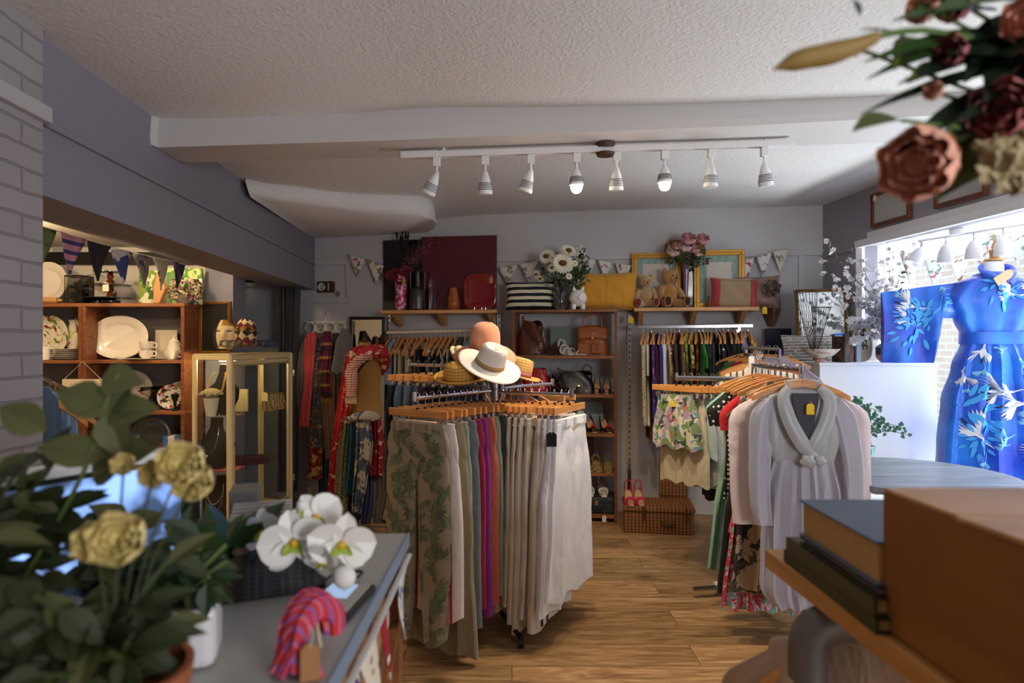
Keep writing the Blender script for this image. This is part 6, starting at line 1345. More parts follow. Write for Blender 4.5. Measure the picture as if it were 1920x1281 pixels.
T = thing('flower_pot', 'grey pot packed with tiny pink and cream dried flowers', 'plant', cp(348, 4, .08)); M = MB(); M.lathe([(.05, 0), (.06, .02), (.065, .06)], 20); M.build('pot', mat('grey_pot', '#5c5550', .8), T)
M = MB()
for i in range(240):
    a = rr.uniform(0, 6.28); h = rr.uniform(0, 1); r = .115*(.35+.65*sin(pi*(.15+h*.7)))*rr.uniform(.8, 1); M.ell((r*cos(a), r*sin(a)*.7, .02+.145*h), .008, .008, .008, 5, nz=4, m=i % 3)
M.build('flower_heads', [mat('dry_pink', '#9a6a78', .8), mat('dry_cream', '#c9bd92', .8), mat('dry_brown', '#4c3a2c', .8)], T)['kind'] = 'stuff'
T = thing('rolling_pin', 'pale wooden rolling pin lying at the left end of the top', 'rolling pin', cp(92, 4, .03)+V((0, 0, .02)), .2); M = MB(); M.tube([(-.09, 0, 0), (.05, 0, 0)], .02, 14); M.tube([(.05, 0, 0), (.08, 0, 0)], .009, 8); M.build('roller', mat('pin_wood', '#b98a50', .5), T)
# lower shelves
T = thing('hanging_sign', 'blank cream wooden plaque hanging by a string from the shelf divider', 'sign', at(155, 727, 4.17)); M = MB(); M.box(-.13, .13, -.008, .008, 0, .055); M.build('plaque', mat('plaque_cream', '#e0d3b4', .7), T, smooth=False, bev=.003)
M = MB(); M.tube([(-.12, 0, .055), (0, .0, .17), (.12, 0, .055)], .0015, 5); M.build('string', mat('string', '#d8ccb0'), T)
cup('mixing_bowl', 'dark blue bowl in front of the rose plate', cp(229, 2, .06), .09, .075, mat('cobalt', '#1f2c66', .25), handle=False)
for i, (px, v) in enumerate(((280, .1), (296, .16))):
    T = thing('coupe_glass', 'clear coupe glass on the middle right shelf, %s one' % ('left' if not i else 'right'), 'glass', cp(px, 2, v)); M = MB(); M.lathe([(.0001, 0), (.035, .002), (.004, .008), (.003, .08), (.02, .09), (.05, .115), (.055, .15)], 24, cap=False); M.build('bowl', m_glass, T, solid=.0015)
T = thing('wine_glass', 'dark green stemmed glass in front of the folk plates', 'glass', cp(328, 2, .04)); M = MB(); M.lathe([(.03, 0), (.02, .006), (.008, .012), (.012, .06), (.02, .08), (.024, .11), (.02, .11), (.0001, .07)], 20); M.build('bowl', mat('green_glass', '#0f3a2c', .1, trans=.5), T)
boxt('biscuit_box', 'small red and yellow box on the middle left shelf', 'box', cp(140, 2, .05), .2, .10, .06, .06, pat('toy_box', '#c04a2c', [('stripe', 40, .4, '#d8b23c')]), .003)
boxt('picture_card', 'small pale card leaning on the red and yellow box', 'card', cp(133, 2, .0), .2, .05, .004, .08, mat('pale_card', '#cfc9bc', .7), .001)
T = thing('decanter', 'round blue metal flask with a brown neck strap', 'bottle', cp(221, 1, .08)); M = MB(); M.ell((0, 0, .08), .10, .08, .08, 24, nz=16); M.build('body', mat('blue_steel', '#3c4866', .3, .6), T); M = MB(); M.tube([(0, 0, .15), (0, 0, .22), (.02, 0, .26)], [.014, .012, .006], 10, steps=6); M.build('neck', mat('turned_wood', '#5a2818'), T)
price_tag('kraft swing tag on the round blue flask', cp(214, 1, -.03)+V((0, 0, .02)), '#b07c50', .05, .08, .02)
boxt('glass_box', 'blue and white glassware box at the right of the lower shelf', 'box', cp(330, 1, .08), .15, .13, .10, .15, pat('blue_box', '#2a6ab4', [('stripe', 7.5, .3, '#e8e4dc', 'X'), ('blob', 30, .66, '#b02a2c')]), .002)
boxt('tray', 'pale tray lying in front of the pressed glass plate', 'tray', cp(268, 1, .06), 0, .22, .14, .02, mat('tray', '#a89678', .5), .003)
for i, (px, c, h) in enumerate(((176, '#2a2320', .2), (186, '#4a3226', .19), (120, '#1f1c22', .21), (108, '#3c2a22', .2))): boxt('book', ['black bound book on the low shelf beside the blue flask', 'brown bound book right of the black one', 'black box file on the lower left shelf', 'brown box file left of the black one'][i], 'book', cp(px, 1, .1), 0, .03, .16, h, mat('bk'+c, c, .6), .002)
# bunting under the bulkhead
hb = lambda y: V((lw(y)-.262, y, 1.785))
bf = [flor('bf0', '#b3a69a', '#3f5a86', '#8a5a4c'), flor('bf1', '#6f7a4a', '#33451f', '#c9b48c'), pat('bf2', '#c88a9a', [('stripe', 26, .4, '#3a3f6a', 'Z')]), pat('bf3', '#2a2022', [('blob', 9, .64, '#5a8ab4')]), pat('bf4', '#cfc7bd', [('blob', 10, .58, '#3a4a7a')]), flor('bf5', '#8c7f74', '#c9b8a0', '#5a4a44'), flor('bf6', '#c9ba98', '#6d6a3a', '#8a7a4c'), pat('bf7', '#3f3440', [('blob', 14, .56, '#8a5a9a')])]
bunting('bunting of mixed dark fabric pennants hanging under the bulkhead over the crockery', [hb(2.05)+V((0, 0, -.01)), hb(2.8)+V((0, 0, -.02)), hb(3.55)+V((0, 0, -.01))], bf, 8, .17, .16)
# warm alcove lights
for i, (x, y, e) in enumerate(((-2.0, 3.0, 13), (-2.9, 3.5, 12), (-2.1, 3.85, 7))):
    T = thing('downlight', 'round warm recessed downlight in the alcove ceiling, %s' % ['nearest the pier', 'over the left shelf unit', 'over the display case'][i], 'lamp', (x, y, 2.03), group='alcove downlights'); M = MB(); M.lathe([(.0001, -.004), (.03, -.004), (.04, -.006), (.04, 0), (.0001, 0)], 20); M.build('trim_ring', m_white, T)
    M = MB(); M.lathe([(.0001, -.008), (.026, -.008), (.026, -.005), (.0001, -.005)], 16); M.build('bulb', mat('alcove_bulb', '#ffd9a0', emit=12), T); lamp('alcove_glow', 'POINT', (x, y, 1.93), (x, y, 0), e, (1, .72, .42), .04)
# ---------------- denim dress by the pier
hangrail = MB(); hangrail.tube([at(40, 690, 2.5), at(122, 728, 2.75)], .008, 8); tag(hangrail.build('clothes_rail', m_chrome), 'short metal rail carrying the blue denim dresses behind the pier', 'rail')
dd_ = at(100, 722, 2.66); hang('dress', 'light blue denim dress with vertical pleats', 'behind the pier', dd_, .35, pat('denim_stripe', '#6f93b8', [('stripe', 42, .3, '#8fb0cc', 'X')]), hk='slim', L_=.42, sh=.075, body=.085, waist=.08, hem=.105, neck=.04, A=.012, k=4, top=-.02)
hang('dress', 'darker denim jacket hanging left of the pleated one', 'behind the pier', at(70, 712, 2.58), .35, fab('#4c6480'), hk='slim', L_=.42, sh=.075, body=.085, waist=.085, hem=.09, neck=.04, top=-.02)
# ---------------- glass display case
A_ = V((X(362, 4.0), 4.0, 0)); B_ = V((X(430, 3.88), 3.88, 0)); C_ = V((X(547, 4.68), 4.68, 0)); D_ = A_+(C_-B_); zT, zB = 1.265, .16
m_cab = mat('cream_enamel', '#e2cf9c', .35, coat=.3)
T = thing('display_case', 'cream metal glass fronted display case full of jewellery', 'cabinet', B_); o_ = B_
def qd(M, p, q, z0, z1, th=.01, m=0, inset=0):
    t = (q-p).normalized(); n = V((-t.y, t.x, 0))*th; p = p-o_+t*inset; q = q-o_-t*inset; M.prism([p+V((0, 0, z0)), q+V((0, 0, z0)), q+n+V((0, 0, z0)), p+n+V((0, 0, z0))], (0, 0, z1-z0), m)
cen = (A_+C_)/2
for P0, r in ((A_, .016), (B_, .020), (C_, .016), (D_, .014)):
    M = MB(); c = P0.lerp(cen, .03)-o_; M.tube([(c.x, c.y, zB), (c.x, c.y, zT)], r, 12); M.build('post', m_cab, T)
    M = MB(); c2 = P0-o_; M.tube([(c.x, c.y, zB), (c2.x*1.0, c2.y, 0)], [.014, .010], 8); M.build('leg', m_cab, T)
for z0, z1, nm in ((zT-.03, zT+.008, 'top_rail'), (zB-.02, zB+.025, 'base_rail')):
    M = MB(); M.prism([(p-o_)+V((0, 0, z1-.012 if nm == 'top_rail' else z0)) for p in (A_, B_, C_, D_)], (0, 0, .012))
    for p, q in ((A_, B_), (B_, C_), (C_, D_), (D_, A_)): qd(M, p, q, z0, z1, .02)
    M.build(nm, m_cab, T, smooth=False, bev=.004)
for z in (.53, .875):
    M = MB(); M.prism([(p.lerp(cen, .06)-o_)+V((0, 0, z-.006)) for p in (A_, B_, C_, D_)], (0, 0, .006)); M.build('glass_shelf', m_pane, T, smooth=False)
M = MB(); qd(M, A_, B_, zB+.02, zT-.03, .004, inset=.02); M.build('side_glass', m_pane, T, smooth=False)
M = MB(); qd(M, C_, D_, zB+.02, zT-.03, .004, inset=.02); M.build('back_glass', m_pane, T, smooth=False)
M = MB(); t = (C_-B_).normalized(); b1 = B_+t*.03; c1 = C_-t*.02
for p, q, z0, z1 in ((b1, b1+t*.035, zB+.03, zT-.035), (c1-t*.03, c1, zB+.03, zT-.035), (b1, c1, zB+.03, zB+.07), (b1, c1, zT-.07, zT-.035)): qd(M, p, q, z0, z1, .016)
dr = M.build('door', m_cab, T, smooth=False, bev=.002)
M = MB(); qd(M, b1+t*.03, c1-t*.03, zB+.06, zT-.06, .004); M.build('door_glass', m_pane, dr, smooth=False)
M = MB(); c = b1+t*.018-o_; M.ell((c.x+.012, c.y-.004, .72), .005, .005, .012, 8); M.build('keyhole', m_black, dr)
for z in (.36, 1.12): M = MB(); c = C_-o_; M.cbox((c.x+.012, c.y-.0, z), .02, .02, .05); M.build('hinge', m_chrome, T, smooth=False)
M = MB(); c = cen-o_; M.box(c.x-.012, c.x+.012, c.y+.27, c.y+.278, zB, zT); M.build('shelf_track', mat('track_yellow', '#c9b478', .5), T, smooth=False)
lamp('case_glow', 'POINT', (-1.86, 4.15, 1.2), (0, 0, 0), 13, (1, .80, .42), .03)
M = MB(); M.box(-.05, .05, -.008, .008, -.004, 0); 
o = M.build('strip_lamp', mat('case_bulb', '#ffe0a0', emit=8), T, smooth=False); o.location = V((-1.80, 4.05, 1.228))-o_
def csp(px, d, z): return V((X(px, d), d, z+.004))
m_velv = mat('black_velvet', '#0c0b0e', .95)
def bust(label, loc, rz, s, neck, mneck, beads):
    T = thing('jewellery_bust', label, 'bust', loc, rz); M = MB()
    def f(u, v):
        a = 2*pi*u; w = lerpl([.05, .062, .085, .09, .05, .032, .03], v); th = lerpl([.05, .045, .04, .03, .02, .02, .02], v); return (w*cos(a)*s, th*sin(a)*s+.02*s*v, .24*v*s)
    M.grid(f, 26, 18, cu=True); M.add([f(i/26, 1) for i in range(26)], [tuple(range(26))]); M.build('form', m_velv, T)
    for j, (wd, dz, r) in enumerate(neck):
        P = [(-.032*s-.0, -.012*s, .20*s), (-.045*s, -.035*s, .16*s), (-wd*s*.6, -.050*s, (.15-dz*.6)*s), (0, -.054*s, (.15-dz)*s), (wd*s*.6, -.050*s, (.15-dz*.6)*s), (.045*s, -.035*s, .16*s), (.032*s, -.012*s, .20*s)]
        N = thing('necklace', beads[j], 'necklace', loc, rz); M = MB()
        if r < .003: M.tube(P, r, 6, steps=26)
        else:
            for q in cr(P, 34): M.ell(q, r, r, r, 7, nz=5)
        M.build('chain' if r < .003 else 'bead_string', mneck[j], N)
        if r < .003: M = MB(); M.ell((0, -.057*s, (.15-dz)*s-.008), .007, .003, .009, 8); M.build('pendant', mneck[j], N)
    return T
m_pearl = mat('pearl', '#e6dfd2', .2, coat=.5); m_shell = mat('shell_beads', '#c9ab78', .5)
bust('black jewellery bust with a chunky shell necklace, top shelf of the case', csp(417, 4.12, .875), -.35, 1.35, [(.07, .06, .007)], [m_shell], ['chunky shell and brown bead necklace on the top shelf bust'])
bust('black jewellery bust with a silver chain, middle shelf of the case', csp(402, 4.12, .53), -.2, 1.35, [(.06, .08, .0018)], [mat('silver', '#d8d8dc', .2, 1)], ['thin silver chain with a pendant on the middle shelf bust'])
bust('black jewellery bust with pearl strings at the bottom of the case', csp(412, 4.15, .185), -.2, 1.2, [(.05, .05, .003), (.07, .09, .003)], [m_pearl, m_pearl], ['short pearl string on the lowest bust', 'long pearl string on the lowest bust'])
T = thing('flower_pot', 'white pot of cream roses on the top shelf of the case', 'plant', csp(396, 4.05, .875)); M = MB(); M.lathe([(.03, 0), (.048, .11), (.05, .115)], 20); M.build('pot', mat('white_pot', '#e9e0cc', .6), T); M = MB()
for i in range(26): a = i*2.4; r = .062*sqrt(i/26); petalball(M, (r*cos(a), r*sin(a), .135+.03*(1-(r/.062)**2)), .020, 4, 0, i, (cos(a)*r*8, sin(a)*r*8, 1))
M.build('roses', mat('cream_rose', '#eee0b4', .7), T)
T = thing('flower_pot', 'small glass tank of yellow roses at the bottom of the case', 'plant', csp(446, 4.2, .185)); M = MB(); M.box(-.06, .06, -.05, .05, 0, .12); M.build('tank', m_pane, T, smooth=False); M = MB()
for i in range(16): petalball(M, (rr.uniform(-.05, .05), rr.uniform(-.04, .04), .11+rr.uniform(-.02, .03)), .022, 4, i % 2, i, (rr.uniform(-1, 1), -1, 1))
M.build('roses', [mat('yellow_rose', '#d9c46a', .7), mat('cream_rose', '#eee0b4')], T)
T = bag('clutch_bag', 'gold brocade clutch purse with a metal clasp in the case', csp(513, 4.42, .875), .9, .19, .05, .11, pat('brocade', '#6a5426', [('wave', 12, .6, '#b0924c')], .4), .8); M = MB(); M.tube([(-.075, 0, .108), (0, 0, .118), (.075, 0, .108)], .005, 6, steps=8); M.build('clasp', m_gold, T)
price_tag('cream price tag on the gold brocade clutch', csp(496, 4.3, .945), '#e0cf9a', .04, .06, .01)
boxt('book', 'cream photo album standing behind the top shelf bust', 'book', csp(448, 4.3, .875), .1, .12, .02, .15, mat('album_cream', '#d9c890', .6), .003)
boxt('jewellery_box', 'flat dark maroon box on the middle shelf of the case', 'box', csp(470, 4.3, .53), .3, .22, .14, .045, mat('maroon_box', '#3c1420', .5), .004)
boxt('jewellery_box', 'small purple box at the bottom of the case', 'box', csp(440, 4.02, .185), .3, .05, .04, .035, mat('purple_box', '#5a4460', .6), .004)
M = MB(); M.box(-.11, .09, -.08, .08, 0, .004); o = M.build('cloth', pat('red_net', '#8a1c22', [('cell', 60, .3, '#d0a070')]), smooth=False); o.location = csp(425, 4.1, .53); tag(o, 'red netted cloth under the jewellery on the middle glass shelf', 'cloth')
for i in range(14):
    px, d, z, c = [(432, 4.02), (440, 4.05), (420, 4.04), (450, 4.1), (500, 4.3), (520, 4.45), (528, 4.5)][i % 7]+((.875, '#c9a860') if i < 7 else (.185, '#6a5a40')); M = MB(); r = .018+.006*(i % 3)
    for q in range(16): a = 2*pi*q/16; M.ell((r*cos(a)*1.4, r*sin(a), .004+.004*(q % 2)), .0045, .0045, .0045, 5, nz=4)
    o = M.build('bracelet', mat('brac'+c, c, .3, .6)); o.location = csp(px, d, z if i < 7 else z); o.rotation_euler = (0, 0, i); tag(o, 'beaded bracelet lying on the %s of the display case' % ('top glass shelf' if i < 7 else 'floor'), 'bracelet', 'bracelets laid out in the case, '+('top' if i < 7 else 'bottom'))
def fmask(label, loc, rot, s, m, name='carnival_mask', half=False, ext=None):
    T = thing(name, label, 'mask', loc, rot=rot); M = MB()
    def f(u, v):
        a = pi*u; z = s*v; w = s*.38*sin(pi*min(1, .14+.8*v))**.6; y = -s*.30*sin(a)*(.55+.45*sin(pi*v)); nz = s*.10*math.exp(-((u-.5)/.07)**2)*math.exp(-((v-.45)/.14)**2); ey = s*.05*(math.exp(-((u-.33)/.08)**2)+math.exp(-((u-.67)/.08)**2))*math.exp(-((v-.6)/.05)**2); return (-w*cos(a), y-nz+ey, z)
    N_, K_ = 25, 25; vs = [f(i/(N_-1), j/(K_-1)) for j in range(K_) for i in range(N_)]
    for j in range(K_-1):
        for i in range(N_-1):
            u, v = (i+.5)/(N_-1), (j+.5)/(K_-1); mi = m[1](u, v)
            M.add([vs[j*N_+i], vs[j*N_+i+1], vs[(j+1)*N_+i+1], vs[(j+1)*N_+i]], [(0, 1, 2, 3)], mi)
    o = M.build('face', m[0], T, solid=.004); return T
eye = lambda u, v: any(((u-c)/.075)**2+((v-.6)/.035)**2 < 1 for c in (.33, .67))
zc_ = zT+.012
mm = [mat('mask_cream', '#dcc79a', .4), mat('mask_black', '#151216', .4), mat('mask_gold', '#a87a30', .35, .6), mat('mask_red', '#5c0e18', .25)]
fmask('cream and black carnival face mask on top of the display case', csp(421, 4.12, zc_+.02), (-.1, 0, .25), .185, (mm, lambda u, v: 1 if (eye(u, v) or u < .3) else (2 if v > .78 and u > .4 else 0)))
fmask('gold, red and cream harlequin face mask on top of the display case', csp(458, 4.16, zc_+.03), (-.12, .05, .1), .19, (mm, lambda u, v: 1 if eye(u, v) else [2, 3, 0, 1][(int(u*4+v*4) + int(8+v*4-u*4)*1) % 4]))
def emask(label, px, d, m, w=.13):
    T = thing('eye_mask', label, 'mask', csp(px, d, zc_+.008), rot=(-.5, 0, .1)); M = MB()
    def f(u, v): x = (u-.5)*w; z = (v-.5)*.055*(1.1-.6*abs(u-.5)**.7)+.02*abs(2*u-1)+.03; return (x, -.035*cos((u-.5)*2.6), z)
    for i in range(20):
        for j in range(6):
            u, v = (i+.5)/20, (j+.5)/6
            if any(((u-c)/.11)**2+((v-.5)/.3)**2 < 1 for c in (.28, .72)): continue
            M.add([f(i/20, j/6), f((i+1)/20, j/6), f((i+1)/20, (j+1)/6), f(i/20, (j+1)/6)], [(0, 1, 2, 3)])
    M.build('mask_shell', m, T, solid=.003)
emask('silver filigree eye mask below the cream face mask', 430, 4.02, pat('filigree', '#5a564f', [('cell', 120, .3, '#15141a')], .3, .6)); emask('burgundy glossy eye mask in front of the harlequin mask', 469, 4.05, mat('burgundy_gloss', '#3c0c22', .15)); emask('dark blue folded eye mask at the right corner of the case', 501, 4.25, mat('mask_blue', '#27305a', .3))
frame('dark gilt framed picture leaning behind the carnival masks', V((X(405, 4.42), 4.42, zT-.0)), 0, .215, .36, .02, m_gold2, None, inner=mat('dark_picture', '#1d1a18', .3), tilt=.02)
# ================================================ WINDOW BAY AND PLINTH
m_pl = mat('plinth_white', '#eef0f4', .5)
pz = Z(680, 4.1); T = thing('display_plinth', 'white boxy display plinth in front of the window bay', 'plinth', (X(1537, 4.1), 4.1, 0)); w = X(1757, 4.1)-X(1537, 4.1)
M = MB(); M.box(0, w, 0, .32, .57, pz-.02); M.box(0, .40, 0, .32, 0, .57); M.build('cabinet_body', m_pl, T, smooth=False, bev=.003); M = MB(); M.box(-.004, w+.004, -.004, .33, pz-.02, pz); M.build('top_board', m_pl, T, smooth=False, bev=.003)
boxt('side_table', 'low white shelf unit between the blackboard and the white plinth', 'table', V((X(1497, 4.6), 4.62, 0)), 0, .34, .26, Z(682, 4.5), m_pl)
M = MB(); M.box(1.75, 2.41, 3.3, 4.09, 0, .50); tag(M.build('platform', m_pl, smooth=False, bev=.004), 'low white display platform running into the window bay', 'platform')
def fz(u, v): x = 2.02+.9*u; y = 3.55+.52*v; return (x, y, (.565 if x > 2.43 else .505)+.03*sin(pi*min(1, max(0, u)))**.3*sin(pi*v)**.3+.012*sin(40*u+9*sin(23*v))+.01*sin(47*v+7*sin(19*u)))
M = MB(); M.grid(fz, 60, 40); tag(M.build('fur_rug', mat('white_fur', '#f4f2ee', .95, sheen=.6, bump=(120, 1, .02)), solid=.01), 'fluffy white fur rug on the window platform', 'rug')
T = thing('table', 'round blue grey wooden table top behind the silver lilac dress', 'table', (X(1690, 3.0)+.05, 3.0, 0)); tz = Z(880, 3.0)-.02
M = MB(); M.lathe([(.0001, tz-.03), (.42, tz-.03), (.43, tz-.02), (.43, tz), (.0001, tz)], 48); M.build('table_top', wood('grey_wood', '#5f6670', '#8a9098', (1, 10, 1), 3, .4), T)
M = MB(); M.lathe([(.20, 0), (.2, .02), (.04, .05), (.04, tz-.03)], 20); M.build('pedestal', m_black, T)
def pp(px, v=.12): d = 4.1+v; return V((X(px, d), d, pz+.002))
frame('gold beaded mirror leaning behind the plinth in the corner', at(1542, 676, 4.50), BRZ-.12, .335, .51, .02, m_gold2, None, .16, 'wall_mirror', 'mirror', m_mirror)
cushion('grey woven rectangular cushion at the left of the mirror', V((X(1528, 4.44), 4.44, Z(683, 4.44))), .05, .46, .20, .11, pat('rattan_grey', '#b5afa8', [('stripe', 48, .28, '#57504c', 'Z'), ('blob', 34, .62, '#e2ddd6', (1, 1, 5))]), .12)
T = thing('wire_basket', 'pair of tall rusty wire cones standing in front of the mirror', 'basket', pp(1526, .16))
for (cx, r0, ht, ln) in ((0, .075, .47, -.055), (.02, .06, .36, .03)):
    M = MB(); n = 11
    for i in range(n):
        for sg in (-1, 1):
            a = 2*pi*i/n; M.tube([(cx*.2+.004*cos(a), .004*sin(a), .01), (cx*.6+ln*.5+r0*.5*cos(a+sg*.6), r0*.5*sin(a+sg*.6), ht*.5), (cx+ln+r0*cos(a+sg*1.2), r0*sin(a+sg*1.2), ht)], .0013, 4)
    M.tube([(cx+ln+r0*cos(2*pi*i/24), r0*sin(2*pi*i/24), ht) for i in range(25)], .0022, 5); M.build('wire_cone', mat('rust_wire', '#4a3a34', .5, .5), T)
T = thing('bowl', 'wide footed bowl painted with pale pink flowers on the plinth', 'bowl', pp(1539, .06)); M = MB(); M.lathe([(.04, 0), (.04, .012), (.035, .02), (.08, .045), (.118, .085), (.114, .085), (.075, .05), (.0001, .03)], 36); M.build('body', pat('pinkflower_china', '#d9cdbf', [('blob', 11, .60, '#c49a98'), ('blob', 17, .66, '#a9845c')], .3), T)
T = thing('tea_caddy', 'dark wooden four sided box with carved panels on the plinth', 'box', pp(1583, .06), .35); M = MB(); M.box(-.045, .045, -.045, .045, 0, .165); M.build('body', pat('carved_panel', '#6b4326', [('wave', 8, .7, '#2a2522')], .5), T, smooth=False, bev=.004)
for x in (-.045, .045):
    for y in (-.045, .045): M = MB(); M.box(x-.006, x+.006, y-.006, y+.006, 0, .18); M.build('corner_post', mat('pewter_edge', '#4c4a4c', .4, .4), T, smooth=False)
boxt('card', 'pale card standing behind the carved wooden box', 'card', pp(1602, .12), .2, .10, .006, .15, mat('pale_card2', '#d5d8de', .7), .001)
T = thing('ceramic_dish', 'square cream ceramic dish with a dark pagoda picture standing on edge', 'dish', pp(1620, .16)); M = MB()
def sq2(u, v): a = 2*pi*u; c, s = cos(a), sin(a); r = 1/((abs(c)**3.2+abs(s)**3.2)**(1/3.2)); return (.068*c*r*v, .012*(1-v**4)+.02, .125+.125*s*r*v)
M.grid(sq2, 40, 8, cu=True); M.build('plate', mat('ochre_glaze', '#cdbf98', .15, coat=.6), T, solid=.008)
M = MB()
for k in range(4):
    z = .10+.035*k; w_ = .036-.005*k; M.prism([(-w_, .012, z), (w_, .012, z), (w_*.6, .012, z+.014), (-w_*.6, .012, z+.014)], (0, -.003, 0)); M.box(-w_*.8, -w_*.6, .009, .012, z-.02, z); M.box(w_*.6, w_*.8, .009, .012, z-.02, z); M.box(-.004, .004, .009, .012, z-.02, z)
M.build('pagoda_picture', mat('brown_ink', '#3a2c22', .5), T, smooth=False)
T = thing('vase', 'squat vase in terracotta, charcoal and grey bands on the plinth', 'vase', pp(1667, .1))
for a_, b_2, c, nm in ((0, .045, '#c98a6c', 'terracotta_band'), (.045, .095, '#3f434c', 'charcoal_band'), (.095, .165, '#8e949c', 'grey_band')):
    P = [(.045, 0), (.06, .005), (.077, .03), (.078, .045), (.078, .095), (.06, .115), (.036, .125), (.034, .165)]; Q = [p for p in P if a_ <= p[1] <= b_2]; M = MB(); M.lathe(Q, 36); M.build(nm, mat(nm, c, .6), T)
T = thing('planter', 'round white matt planter at the right of the banded vase', 'planter', pp(1706, .16)); M = MB(); M.lathe([(.05, 0), (.075, .02), (.082, .06), (.075, .10), (.06, .115), (.055, .115), (.0001, .10)], 32); M.build('pot', mat('matt_white', '#e8e2d8', .8), T)
M = MB()
for i in range(9): a = i*.7; M.leaf((0, 0, .11), (cos(a), sin(a)-.3, .25), (0, 0, 1), .09, .035, 0)
M.build('leaves', m_leaf, T)
m_bloss = mat('blossom_white', '#f6f4f2', .6); m_bark = mat('dark_bark', '#3c3030', .8)
def branches(label, base, ends, nfl, r_=random.Random(1), name='blossom_branches', thin=.0025, fs=.02, lf=0):
    T = thing(name, label, 'flowers', base)
    for (px, py, d) in ends:
        e = at(px, py, d)-base; M = MB(); P = cr([(0, 0, -.10), (e.x*.12, e.y*.1, e.z*.3), e*.6+V((0, 0, .03)), e], 22); M.tube(P, [thin, thin*.8, thin*.4], 5, 1)
        tw = []
        for k in range(4):
            i = r_.randint(9, 19); q = P[i]+V((r_.uniform(-.09, .09), r_.uniform(-.05, .05), r_.uniform(0, .10))); M.tube([P[i], q], .001, 4, 1); tw.append(q)
        for j in range(nfl):
            q = (P[min(21, int(6+r_.random()**.8*16))] if r_.random() < .65 else r_.choice(tw))+V([r_.uniform(-.012, .012) for _ in range(3)]); dn = V((r_.uniform(-1, 1), -abs(r_.uniform(.2, 1)), r_.uniform(-1, 1)))
            flower(M, q, dn, 5, fs, fs*.8, 0, 1, .3)
        for j in range(lf): q = P[r_.randint(6, 21)]; M.leaf(q, (r_.uniform(-1, 1), -.5, r_.uniform(-1, .5)), (0, -1, .2), .035, .014, 2)
        M.build('branch', [m_bloss, m_bark, m_leaf], T)
    return T
bb = pp(1667, .1)+V((0, 0, .15))
branches('dark twigs with small white blossom fanning left from the banded vase', bb, [(1545, 446, 4.2), (1553, 508, 4.15), (1562, 535, 4.2), (1585, 478, 4.25), (1590, 515, 4.3), (1612, 488, 4.3), (1640, 500, 4.3)], 22, random.Random(5))
branches('tall straight twigs with white blossom rising from the banded vase', bb+V((.02, .02, 0)), [(1700, 440, 4.3), (1668, 462, 4.3), (1655, 475, 4.35), (1676, 478, 4.3)], 18, random.Random(6))
branches('thick hanging white wisteria sprays spilling over the banded vase', bb+V((-.01, -.03, 0)), [(1590, 600, 4.1), (1600, 640, 4.08), (1606, 560, 4.1), (1640, 545, 4.1), (1655, 620, 4.05), (1672, 600, 4.1), (1650, 575, 4.1), (1632, 600, 4.1)], 75, random.Random(7), 'wisteria_spray', fs=.024, lf=4)
branches('green leaved sprig above the banded vase before the glass', bb+V((.03, 0, 0)), [(1690, 510, 4.2), (1684, 560, 4.2)], 2, random.Random(8), 'leafy_sprig', lf=9)
# eucalyptus in a teal vase
tvz = vase('vase', 'teal twisted glass vase beside the white plinth', 'vase', V((X(1612, 3.75), 3.75, .503)), [(.04, 0), (.045, .02), (.055, .12), (.075, .24)], pat('teal_glass', '#4f9a94', [('wave', 6, .6, '#a8d6d0')], .15), solid=.005, fn=lambda th, r, z: 1+.06*sin(8*th+z*20))
ep = thing('eucalyptus_spray', 'green eucalyptus stems arching right out of the teal vase', 'plant', tvz.location+V((0, 0, .2))); r_ = random.Random(12); b0 = ep.location; m_euc = mat('eucalyptus', '#3f6e58', .6, var=.3)
for (px, py) in ((1700, 815), (1690, 800), (1660, 790), (1645, 770), (1610, 755), (1595, 760), (1625, 775), (1600, 790), (1670, 808), (1632, 790), (1618, 800), (1640, 805)):
    e = at(px, py, 3.7+r_.uniform(-.1, .05))-b0; M = MB(); P = cr([(0, 0, -.08), (e.x*.3, 0, e.z*.8+.03), e], 14); M.tube(P, .0018, 4, 1)
    for j in range(26): q = P[r_.randint(3, 13)]+V([r_.uniform(-.016, .016) for _ in range(3)]); M.leaf(q, (r_.uniform(-1, 1), r_.uniform(-1, 0), r_.uniform(-1, 1)), (0, -1, .3), .026, .022, 0, n=3)
    M.build('stem', [m_euc, m_stem], ep)
# window bay bunting and lamps
wb = [flor('wb1', '#e6ded0', '#b0867a', '#8f9a7a'), flor('wb2', '#d8e0d4', '#c46a7a', '#7a9a6a'), flor('wb3', '#e9dfce', '#a8744c', '#9aa07a'), flor('wb4', '#d5dcd6', '#7f9a8a', '#b57a6a')]
bunting('floral bunting strung across the display window behind the robe', [at(1684, 475, 4.3), at(1760, 492, 4.25), at(1820, 475, 4.2), at(1860, 440, 4.1)], wb, 4, .1, .20)
bunting('floral bunting at the right end of the display window', [at(1850, 432, 4.0), at(1890, 445, 3.9), at(1950, 435, 3.8), at(2030, 440, 3.7)], wb[2:]+wb[:2], 4, .1, .20)
T = thing('ceiling_lamp_rail', 'white lamp rail under the window bay ceiling', 'lamp'); a1, a2 = at(1722, 462, 4.15), at(1960, 408, 3.45); a1.z = a2.z = 2.0
M = MB(); M.tube([a1, a2], .009, 8); M.build('rail', m_white, T); M = MB(); M.tube([a1.lerp(a2, .35)+V((0, 0, .0)), a1.lerp(a2, .35)+V((0, 0, .035))], .045, 24); M.build('rose', m_white, T)
